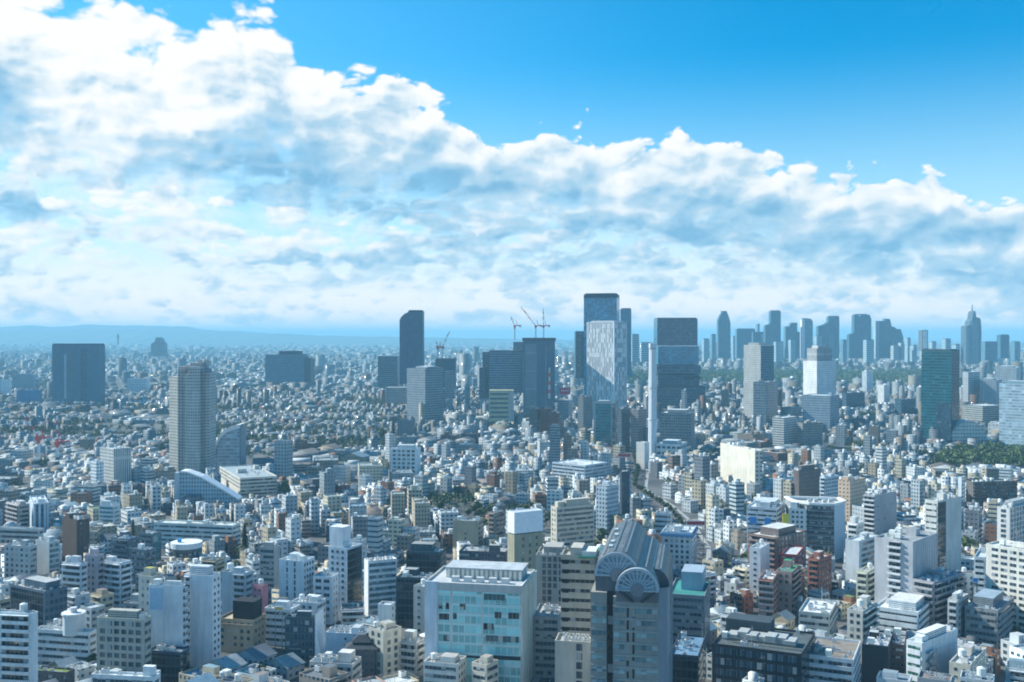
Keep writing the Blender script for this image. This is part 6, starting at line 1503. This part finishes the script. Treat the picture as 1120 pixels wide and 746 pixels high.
# the landmarks cover what lies behind their own visible parts
for x0, x1, yb, D, y0 in [p if len(p) > 4 else (*p, p[2] - 40) for p in PROT]:
    sub = IDB[max(0, int(y0)):int(min(746, yb)), max(0, int(x0)):max(0, int(x1))]
    if sub.size: sub[(sub >= 0) & (cY[np.clip(sub, 0, N - 1)] > D)] = -1
cnt = np.bincount(IDB[IDB >= 0], minlength=N)
cnt[zone > 1] = 0
SHOW = np.argsort(-cnt)[:300]
SHOW = SHOW[cnt[SHOW] > 12]
single = np.zeros(N, bool); single[SHOW] = True

def emit(C, e1, e2, ll, lr, z0, z1, col, pat, rcol):
    """open-bottomed boxes as arrays"""
    n = len(C)
    P = np.stack([C, C + e2 * lr[:, None], C + e2 * lr[:, None] + e1 * ll[:, None], C + e1 * ll[:, None]], 1)
    lo = np.concatenate([P, np.repeat(z0[:, None, None], 4, 1)], 2); up = np.concatenate([P, np.repeat(z1[:, None, None], 4, 1)], 2)
    V = np.concatenate([lo, up], 1).reshape(-1, 3)
    idx = np.array([0, 1, 5, 4, 1, 2, 6, 5, 2, 3, 7, 6, 3, 0, 4, 7, 4, 5, 6, 7])
    Lp = (np.arange(n)[:, None] * 8 + idx[None]).ravel()
    c = np.ones((n, 5, 4)); c[:, :4, :3] = col[:, None]; c[:, 4, :3] = rcol
    p = np.zeros((n, 5, 4)); p[:, :4] = pat[:, None]
    uv = np.zeros((n, 5, 4, 2)); 
    for k, Ls in enumerate((lr, ll, lr, ll)):
        uv[:, k, 1, 0] = Ls; uv[:, k, 2, 0] = Ls; uv[:, k, 0, 1] = z0; uv[:, k, 1, 1] = z0; uv[:, k, 2, 1] = z1; uv[:, k, 3, 1] = z1
    return V, Lp, np.full(n * 5, 4), c.reshape(-1, 4), p.reshape(-1, 4), uv.reshape(-1, 2)
def emit_gable(C, e1, e2, ll, lr, z0, h, col, rcol):
    n = len(C); o = .35
    P = np.stack([C - e1 * o - e2 * o, C + e2 * (lr[:, None] + o) - e1 * o, C + e2 * (lr[:, None] + o) + e1 * (ll[:, None] + o), C + e1 * (ll[:, None] + o) - e2 * o], 1)
    r0 = (P[:, 0] + P[:, 3]) / 2; r1 = (P[:, 1] + P[:, 2]) / 2
    z = z0[:, None, None]
    V = np.concatenate([np.concatenate([P, np.repeat(z, 4, 1)], 2), np.stack([np.column_stack([r0, z0 + h]), np.column_stack([r1, z0 + h])], 1)], 1).reshape(-1, 3)
    b = np.arange(n)[:, None] * 6
    Lp = np.concatenate([b + np.array([0, 1, 5, 4, 2, 3, 4, 5, 1, 2, 5, 3, 0, 4])], 1).ravel()
    lens = np.tile([4, 4, 3, 3], n)
    c = np.ones((n, 4, 4)); c[:, :2, :3] = rcol[:, None]; c[:, 2:, :3] = col[:, None]
    return V, Lp, lens, c.reshape(-1, 4), np.zeros((n * 4, 4)), np.zeros((len(Lp), 2))
def merge(parts, name, mats):
    off, Vs, Ls, ns, cs, ps, us = 0, [], [], [], [], [], []
    for V, Lp, le, c, p, u in parts:
        Vs.append(V); Ls.append(Lp + off); ns.append(le); cs.append(c); ps.append(p); us.append(u); off += len(V)
    me = raw_mesh(bpy.data.meshes.new(name), np.concatenate(Vs).astype(np.float32), np.concatenate(Ls).astype(np.int32), np.concatenate(ns).astype(np.int32), np.concatenate(cs), np.concatenate(ps), np.concatenate(us), mats)
    o = bpy.data.objects.new(name, me); COL.objects.link(o); return o

e1_ = np.column_stack([-np.cos(A_[:, 2]), np.sin(A_[:, 2])]); e2_ = np.column_stack([np.sin(A_[:, 2]), np.cos(A_[:, 2])])
ll_, lr_ = A_[:, 3], A_[:, 4]
Cc = A_[:, :2] - e1_ * ll_[:, None] / 2 - e2_ * lr_[:, None] / 2
jit_dim = rng.uniform(.86, 1.1, (N, 1))
jit_dim *= np.interp(A_[:, 1], [400, 1000, 1500, 3000, 7000], [.95, .78, .46, .36, .34])[:, None]  # far walls darkened in their own colour, standing in for distant shade
wc = np.clip(walls[wi] * jit_dim, 0, .86); rc_ = np.clip(roofs[ri] * rng.uniform(.8, 1.15, (N, 1)) * np.interp(A_[:, 1], [400, 1000, 1500, 3000, 7000], [.95, .80, .50, .36, .34])[:, None], 0, .8)  # roof colours carry the same painted-in dimming with distance
pat_ = np.column_stack([bay, flo_, wf, hf])
mass = ~single
parts = []
s_ = mass
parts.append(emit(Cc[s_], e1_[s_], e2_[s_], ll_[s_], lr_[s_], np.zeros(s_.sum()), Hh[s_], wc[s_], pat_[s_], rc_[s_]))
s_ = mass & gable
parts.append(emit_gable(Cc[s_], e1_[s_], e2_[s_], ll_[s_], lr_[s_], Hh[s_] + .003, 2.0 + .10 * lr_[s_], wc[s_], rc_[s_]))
for pr, lo, hi_, f0, f1 in ((.62, 2.2, 4.0, .22, .5), (.5, .9, 2.0, .08, .2), (.5, .7, 1.6, .06, .16), (.3, .8, 2.2, .06, .14)):        # cabins, tanks and machines on the roofs
    s_ = mass & ~gable & (rng.rand(N) < pr) & (zone <= 2); n = s_.sum()
    fa, fb = rng.uniform(f0, f1, n), rng.uniform(f0, f1, n)
    c2 = Cc[s_] + e1_[s_] * (ll_[s_] * rng.uniform(.06, .94 - fa, n))[:, None] + e2_[s_] * (lr_[s_] * rng.uniform(.06, .94 - fb, n))[:, None]
    cc = np.where(rng.rand(n)[:, None] < .6, wc[s_], np.array([(.62, .64, .64)])); 
    parts.append(emit(c2, e1_[s_], e2_[s_], ll_[s_] * fa, lr_[s_] * fb, Hh[s_] + .004, Hh[s_] + rng.uniform(lo, hi_, n) * np.where(zone[s_] == 2, 1.4, 1), cc, np.zeros((n, 4)), np.clip(cc * .95, 0, .8)))
s_ = mass & ~gable & (zone == 0)
for k in range(4):                                             # parapets of the nearer ones
    n = s_.sum(); t = .3
    C0 = Cc[s_]; E1, E2, a, b = e1_[s_], e2_[s_], ll_[s_], lr_[s_]
    if k == 0: q = (C0, np.full(n, t), b)
    elif k == 1: q = (C0 + E1 * (a - t)[:, None], np.full(n, t), b)
    elif k == 2: q = (C0 + E1 * t, a - 2 * t, np.full(n, t))
    else: q = (C0 + E1 * t + E2 * (b - t)[:, None], a - 2 * t, np.full(n, t))
    parts.append(emit(q[0], E1, E2, q[1], q[2], Hh[s_] + .002, Hh[s_] + .85, wc[s_], np.zeros((n, 4)), wc[s_]))
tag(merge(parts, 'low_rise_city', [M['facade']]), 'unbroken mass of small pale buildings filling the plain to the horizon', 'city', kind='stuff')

# ------------------------------------------------------------------ the three hundred ordinary buildings that show largest
def dims(i):
    h = Hh[i]
    return 'low' if h < 8.5 else 'squat' if h < 12 else 'mid-height' if h < 18 else 'tall' if h < 26 else 'very tall'
refs = [r for r in REFS]
info = {}
for i in SHOW:
    px = CXP + cX[i] / cY[i] * FPX; py = (yt[i] + ytb[i]) / 2
    best = min(refs, key=lambda r: hypot(px - r[0], (py - r[1]) * 1.3) + (0 if abs(r[2] - cY[i]) < 400 else 80))
    dx, dy = px - best[0], py - best[1]
    if abs(dx) > 22 and abs(dx) > abs(dy) * .9: rel = 'left of' if dx < 0 else 'right of'
    elif cY[i] < best[2]: rel = 'in front of'
    else: rel = 'behind'
    info[i] = (px, py, best[3], rel, hypot(dx, dy))
ORD = ['', 'second ', 'third ', 'fourth ', 'fifth ', 'sixth ', 'seventh ', 'eighth ', 'ninth ', 'tenth ', 'eleventh ', 'twelfth ']
seen_lab = {}
for i in sorted(SHOW, key=lambda k: info[k][4]):
    i = int(i)
    px, py, ref, rel, _d = info[i]
    rnd = random.Random(i)
    C0 = tuple(Cc[i]); B = Box(C0, tuple(e1_[i]), tuple(e2_[i]), float(ll_[i]), float(lr_[i]), float(Hh[i]))
    noun = 'house' if Hh[i] < 9.5 else 'block'
    wall, rcol = tuple(wc[i]), tuple(rc_[i])
    items = '' if gable[i] else ''.join(rnd.choice(['p', 'p', 't', 'T', 'a', 'a', 'm', 'r', 'k', 'c', 'k']) for _ in range(rnd.randint(2, 4)))
    feat = 'pitched ' + rname[ri[i]] if gable[i] else rname[ri[i]]
    core = f'{dims(i)} {wname[wi[i]]} {noun} with {feat}, {{o}}{rel} {ref}'
    n = seen_lab[core] = seen_lab.get(core, 0) + 1
    label = core.replace('{o}', '' if n == 1 else ORD[min(n - 1, 11)] + 'such ')
    nm = 'small_house' if noun == 'house' else 'city_block'
    root = tag(empty(nm, B.root_loc), label, 'house' if noun == 'house' else 'building', 'ordinary city buildings between the landmarks')
    H = float(Hh[i]); pt = tuple(float(v) for v in pat_[i])
    if gable[i]:
        m = MB()
        for f in 'LRBK': m.wallq(B.fp(f, 0), B.fp(f, B.length(f)), 0, H, wall, pt)
        hr_ = 2.0 + .10 * B.lr
        for j in (0, B.lr):
            a, b, c = B.pt(0, j), B.pt(B.ll, j), B.pt(B.ll / 2, j)
            tri = [(*a, H), (*b, H), (*c, H + hr_)]; m.face(tri if j else tri[::-1], wall)
        m.build('wall', M['facade'], root)
        m = MB(); o = .5
        for sgn in (0, 1):
            ia, ib = (-o, B.ll / 2) if sgn == 0 else (B.ll + o, B.ll / 2)
            za = H - hr_ * o / (B.ll / 2)
            q = [(*B.pt(ia, -o), za), (*B.pt(ia, B.lr + o), za), (*B.pt(ib, B.lr + o), H + hr_ + .02), (*B.pt(ib, -o), H + hr_ + .02)]
            m.face(q if sgn == 0 else q[::-1], rcol)
            q2 = [(x, y, z + .25) for x, y, z in q]; m.face(q2 if sgn == 0 else q2[::-1], rcol)
            m.face([q[0], q[3], q2[3], q2[0]], rcol); m.face([q[1], q[0], q2[0], q2[1]], rcol)
        m.build('roof', M['roof'], root)
    else:
        sty = {f: pt for f in 'LRBK'}
        if cY[i] < 640 and H > 8.5:
            opts = [('balcony',), ('ribbon', .46), ('punched', 3.2, 1.6, 1.5), ('balcony', .1, .9), ('punched', 4.0, 2.2, 1.7)]
            for f in 'LR':
                if rnd.random() < .8:
                    sty[f] = PL; dress(root, B, f, H, rnd.choice(opts), wall, 3.1, rnd)
        rf = body(root, B, H, wall, rcol, sty)
        rooftop(rf, B, H, items, rnd, wall, rcol)

# ------------------------------------------------------------------ trees
def crown_arrays(seed, n, rx, rz, blobs):
    r = np.random.RandomState(seed)
    cs = r.normal(0, 1, (blobs, 3)); cs /= np.linalg.norm(cs, axis=1)[:, None]; cs *= r.uniform(.25, .72, (blobs, 1)); cs[:, 2] = cs[:, 2] * .9 + .05
    k = r.randint(0, blobs, n); d = r.normal(0, 1, (n, 3)); d /= np.linalg.norm(d, axis=1)[:, None]
    p = (cs[k] + d * (r.uniform(.5, 1, (n, 1)) ** .5) * r.uniform(.30, .50, (blobs, 1))[k]) * np.array((rx, rx, rz))
    a = r.normal(0, 1, (n, 3)); a /= np.linalg.norm(a, axis=1)[:, None]; b = np.cross(a, d + .2 * r.normal(0, 1, (n, 3))); b /= np.linalg.norm(b, axis=1)[:, None] + 1e-9
    s = r.uniform(.09, .19, (n, 1)) * rx
    return np.stack([p - a * s - b * s * .7, p + a * s - b * s * .7, p + a * s * .8 + b * s * .7, p - a * s * .8 + b * s * .7], 1)
def quads_obj(name, Q, mat):
    V = Q.reshape(-1, 3).astype(np.float32)
    me = raw_mesh(bpy.data.meshes.new(name), V, np.arange(len(V), dtype=np.int32), np.full(len(Q), 4, np.int32), None, None, None, [M[mat]])
    return me
CROWN = [quads_obj('crown', crown_arrays(s_, 520, 3.6, 3.4, 16), 'leaf') for s_ in range(6)]
def cone_arrays(seed):
    r = np.random.RandomState(seed); n = 620; t = r.rand(n) ** .8; ang = r.rand(n) * 6.283; rad = (1 - t) * 2.3 * r.uniform(.55, 1.05, n) + .12
    p = np.column_stack([np.cos(ang) * rad, np.sin(ang) * rad, -5 + 12 * t]); a = np.column_stack([np.cos(ang), np.sin(ang), -.5 * np.ones(n)]); b = np.column_stack([-np.sin(ang), np.cos(ang), np.zeros(n)])
    s = r.uniform(.35, .7, (n, 1)); return np.stack([p - a * s - b * s * .6, p + a * s - b * s * .4, p + a * s + b * s * .4, p - a * s + b * s * .6], 1)
CONE = quads_obj('crown', cone_arrays(3), 'leafd')
tm = MB()
tm.cyl((0, 0), .34, 0, 4.5, (.12, .09, .07), 7, .2, cap=False)
for t_ in range(4): tm.bar((0, 0, 3.4 + .3 * t_), (1.6 * cos(t_ * 1.7), 1.6 * sin(t_ * 1.7), 5.6 + .3 * t_), .16, (.12, .09, .07))
TRUNK = tm.mesh('trunk', [M['plain']])
def tree(x, y, s, label, k=0, conifer=False, group=None):
    root = tag(empty('conifer_tree' if conifer else 'broadleaf_tree', (x, y, 0)), label, 'tree', group); root.scale = (s, s, s); root.rotation_euler[2] = k * 1.9
    t = bpy.data.objects.new('trunk', TRUNK); t.parent = root; COL.objects.link(t)
    c = bpy.data.objects.new('crown', CONE if conifer else CROWN[k % 6]); c.parent = root; c.location = (0, 0, 7.0 if conifer else 6.4); COL.objects.link(c)
    return root
for px_, py_, D, s_, con, lab in ((267, 548, 700, 1.7, True, 'tall dark pointed conifer at the right end of the long white school'), (264, 572, 690, 1.3, False, 'round dark tree beside the tall pointed conifer'),
                                  (311, 514, 960, 1.7, False, 'large round dark tree right of the cream apartments'), (145, 560, 760, 1.2, True, 'narrow dark cypress near the teal banded office'),
                                  (965, 575, 735, 1.6, False, 'rounded dark tree in front of the grey louvred office'), (1060, 585, 700, 1.7, False, 'tall tree right of the dark stripped bright tower'),
                                  (1057, 600, 660, 1.4, False, 'lower tree right of the dark stripped bright tower'), (808, 548, 880, 1.5, False, 'dark tree left of the blue sheeted office'),
                                  (801, 552, 870, 1.2, False, 'smaller dark tree further left of the blue sheeted office'), (430, 466, 1500, 2.0, True, 'dark conifer on the low hill beyond the white frame building'),
                                  (418, 462, 1480, 2.1, False, 'broad dark tree next to the hill conifer'), (1117, 672, 520, 1.0, False, 'bright green street tree below the cream grid apartments'),
                                  (1108, 675, 512, .9, False, 'smaller street tree below the cream grid apartments'), (283, 740, 452, .9, False, 'green garden tree at the bottom edge among bare roofs'),
                                  (345, 738, 450, 1.0, False, 'garden tree beside the broad pale roof at the bottom edge'), (100, 736, 470, .8, False, 'small tree between the drum topped office and the beige office')):
    X_, Y_ = at(px_, D); tree(X_, Y_, s_, lab, int(px_), con)
# rows of street trees along the avenue
fl = fine(ROADS[0][0], 13.0)
k = 0
for side, word in ((0.0, 'median'),):
    for p in offset_line(fl, side):
        if 640 < p[1] < 1320: tree(p[0], p[1], .62 + .2 * rng.rand(), 'small street tree in the planted median of the curving avenue', k, False, 'street trees along the curving avenue'); k += 1
nt_ = [t for t in TREE_SPOTS if t[1] < 1100 and abs(CXP + t[0] / t[1] * FPX - 560) < 570]
nt_.sort(key=lambda t: t[1])
near_tree = nt_[:110]
cntl = {}
for j, t in enumerate(near_tree):
    px_, py_ = CXP + t[0] / t[1] * FPX, HYP + (CAMH - 8) / t[1] * FPX
    b = min(refs, key=lambda r: hypot(px_ - r[0], py_ - r[1]))
    rel = 'left of' if px_ < b[0] - 20 else 'right of' if px_ > b[0] + 20 else ('in front of' if t[1] < b[2] else 'behind')
    key = f'{rel} {b[3]}'; n = cntl[key] = cntl.get(key, 0) + 1
    tree(t[0], t[1], .75 + .5 * rng.rand(), (f'leafy garden tree {key}' if n == 1 else f'{ORD[min(n - 1, 11)]}leafy garden tree {key}'), j, False, 'garden trees between the houses')
def canopy(name, pts, sizes, n_each, mat, label, cat='woodland'):
    Q = []
    for j, ((x, y), s_) in enumerate(zip(pts, sizes)):
        q = crown_arrays(j % 23 + 50, n_each, 3.4, 3.0, 9) * s_; q[:, :, 0] += x; q[:, :, 1] += y; q[:, :, 2] += 3.6 * s_; q[:, :, 2] = np.maximum(q[:, :, 2], .1); Q.append(q)
    me = quads_obj(name, np.concatenate(Q), mat); o = bpy.data.objects.new(name, me); COL.objects.link(o)
    return tag(o, label, cat, kind='stuff')
# park on the right
pp = []
while len(pp) < 330:
    q = np.array((rng.uniform(430, 800), rng.uniform(1160, 1405)))
    if convex_sd(PARK, q[None])[0] < -4: pp.append(q)
canopy('park_woodland', pp, rng.uniform(1.3, 2.5, len(pp)), 130, 'wood', 'dense dark green park woodland among the houses on the right')
rest = [t[:2] for t in nt_[110:]] + [t[:2] for t in TREE_SPOTS if t[1] >= 1100]
canopy('garden_greenery', rest, rng.uniform(1.0, 2.0, len(rest)), 60, 'wood', 'scattered garden greenery between the distant low houses', 'greenery')
fw = []
while len(fw) < 2600:
    D = rng.uniform(3050, 4150); px_ = rng.uniform(690, 1010)
    fw.append(at(px_, D))
canopy('distant_forest', fw, rng.uniform(2.6, 4.4, len(fw)), 26, 'wood', 'broad band of dark forest in front of the distant skyscrapers')

# ------------------------------------------------------------------ cars on the avenue
def car_mesh(col):
    b = MB(); b.prism([(-.9, -2.2), (.9, -2.2), (.9, 2.2), (-.9, 2.2)], .35, .95, col); 
    P, Q = [(-.85, -1.5), (.85, -1.5), (.85, 1.3), (-.85, 1.3)], [(-.7, -1.0), (.7, -1.0), (.7, .8), (-.7, .8)]
    c = MB()
    for i in range(4):
        j = (i + 1) % 4; c.face([(*P[i], .95), (*P[j], .95), (*Q[j], 1.5), (*Q[i], 1.5)], (.03, .04, .05))
    c.face([(*q, 1.5) for q in Q], col)
    w = MB()
    for y in (-1.35, 1.35):
        w.bar((-.92, y, .34), (.92, y, .34), .62, (.02, .02, .02))
    return b.mesh('body', [M['gloss']]), c.mesh('cabin', [M['gloss']]), w.mesh('axle', [M['plain']])
CARS = [(car_mesh(c), n) for c, n in (((.75, .76, .76), 'white'), ((.06, .07, .08), 'black'), ((.42, .44, .46), 'silver'))]
fl = [p for p in fine(ROADS[0][0], 4.0) if 640 < p[1] < 1280]
for k in range(44):
    i = int(rng.uniform(1, len(fl) - 2)); side = rng.choice([-9.5, -5.5, 5.5, 9.5]); p = offset_line(fl, side)[i]; d = (fl[i + 1][0] - fl[i - 1][0], fl[i + 1][1] - fl[i - 1][1])
    (b_, c_, w_), nm = CARS[k % 3]
    root = tag(empty('car', (p[0], p[1], .02)), f'tiny {nm} car in the traffic of the curving avenue', 'car', f'{nm} cars on the curving avenue'); root.rotation_euler[2] = -atan2(d[0], d[1])
    for me, q in ((b_, 'body'), (c_, 'cabin'), (w_, 'axle')):
        o = bpy.data.objects.new(q, me); o.parent = root; COL.objects.link(o)

# ------------------------------------------------------------------ the air
hz = MB(); x_, y0_, y1_ = 59000, -3000, 61000
hp = [(-x_, y0_), (x_, y0_), (x_, y1_), (-x_, y1_)]
hz.prism(hp, -1.0, 352.0, (1, 1, 1), bottom=True)
mh = bpy.data.materials.new("haze_air"); mh.use_nodes = True; th = mh.node_tree; th.nodes.clear()
ho = th.nodes.new('ShaderNodeOutputMaterial'); pv = th.nodes.new('ShaderNodeVolumePrincipled')
pv.inputs['Color'].default_value = HAZE_COL; pv.inputs['Density'].default_value = HAZE_DENS; pv.inputs['Anisotropy'].default_value = 0.0
th.links.new(pv.outputs[0], ho.inputs['Volume'])
mh.cycles.homogeneous_volume = True
tag(hz.build('haze', mh), kind='stuff')
print('lots', N, 'single', len(SHOW), 'objects', len(bpy.data.objects), 'hand', len(PROT))
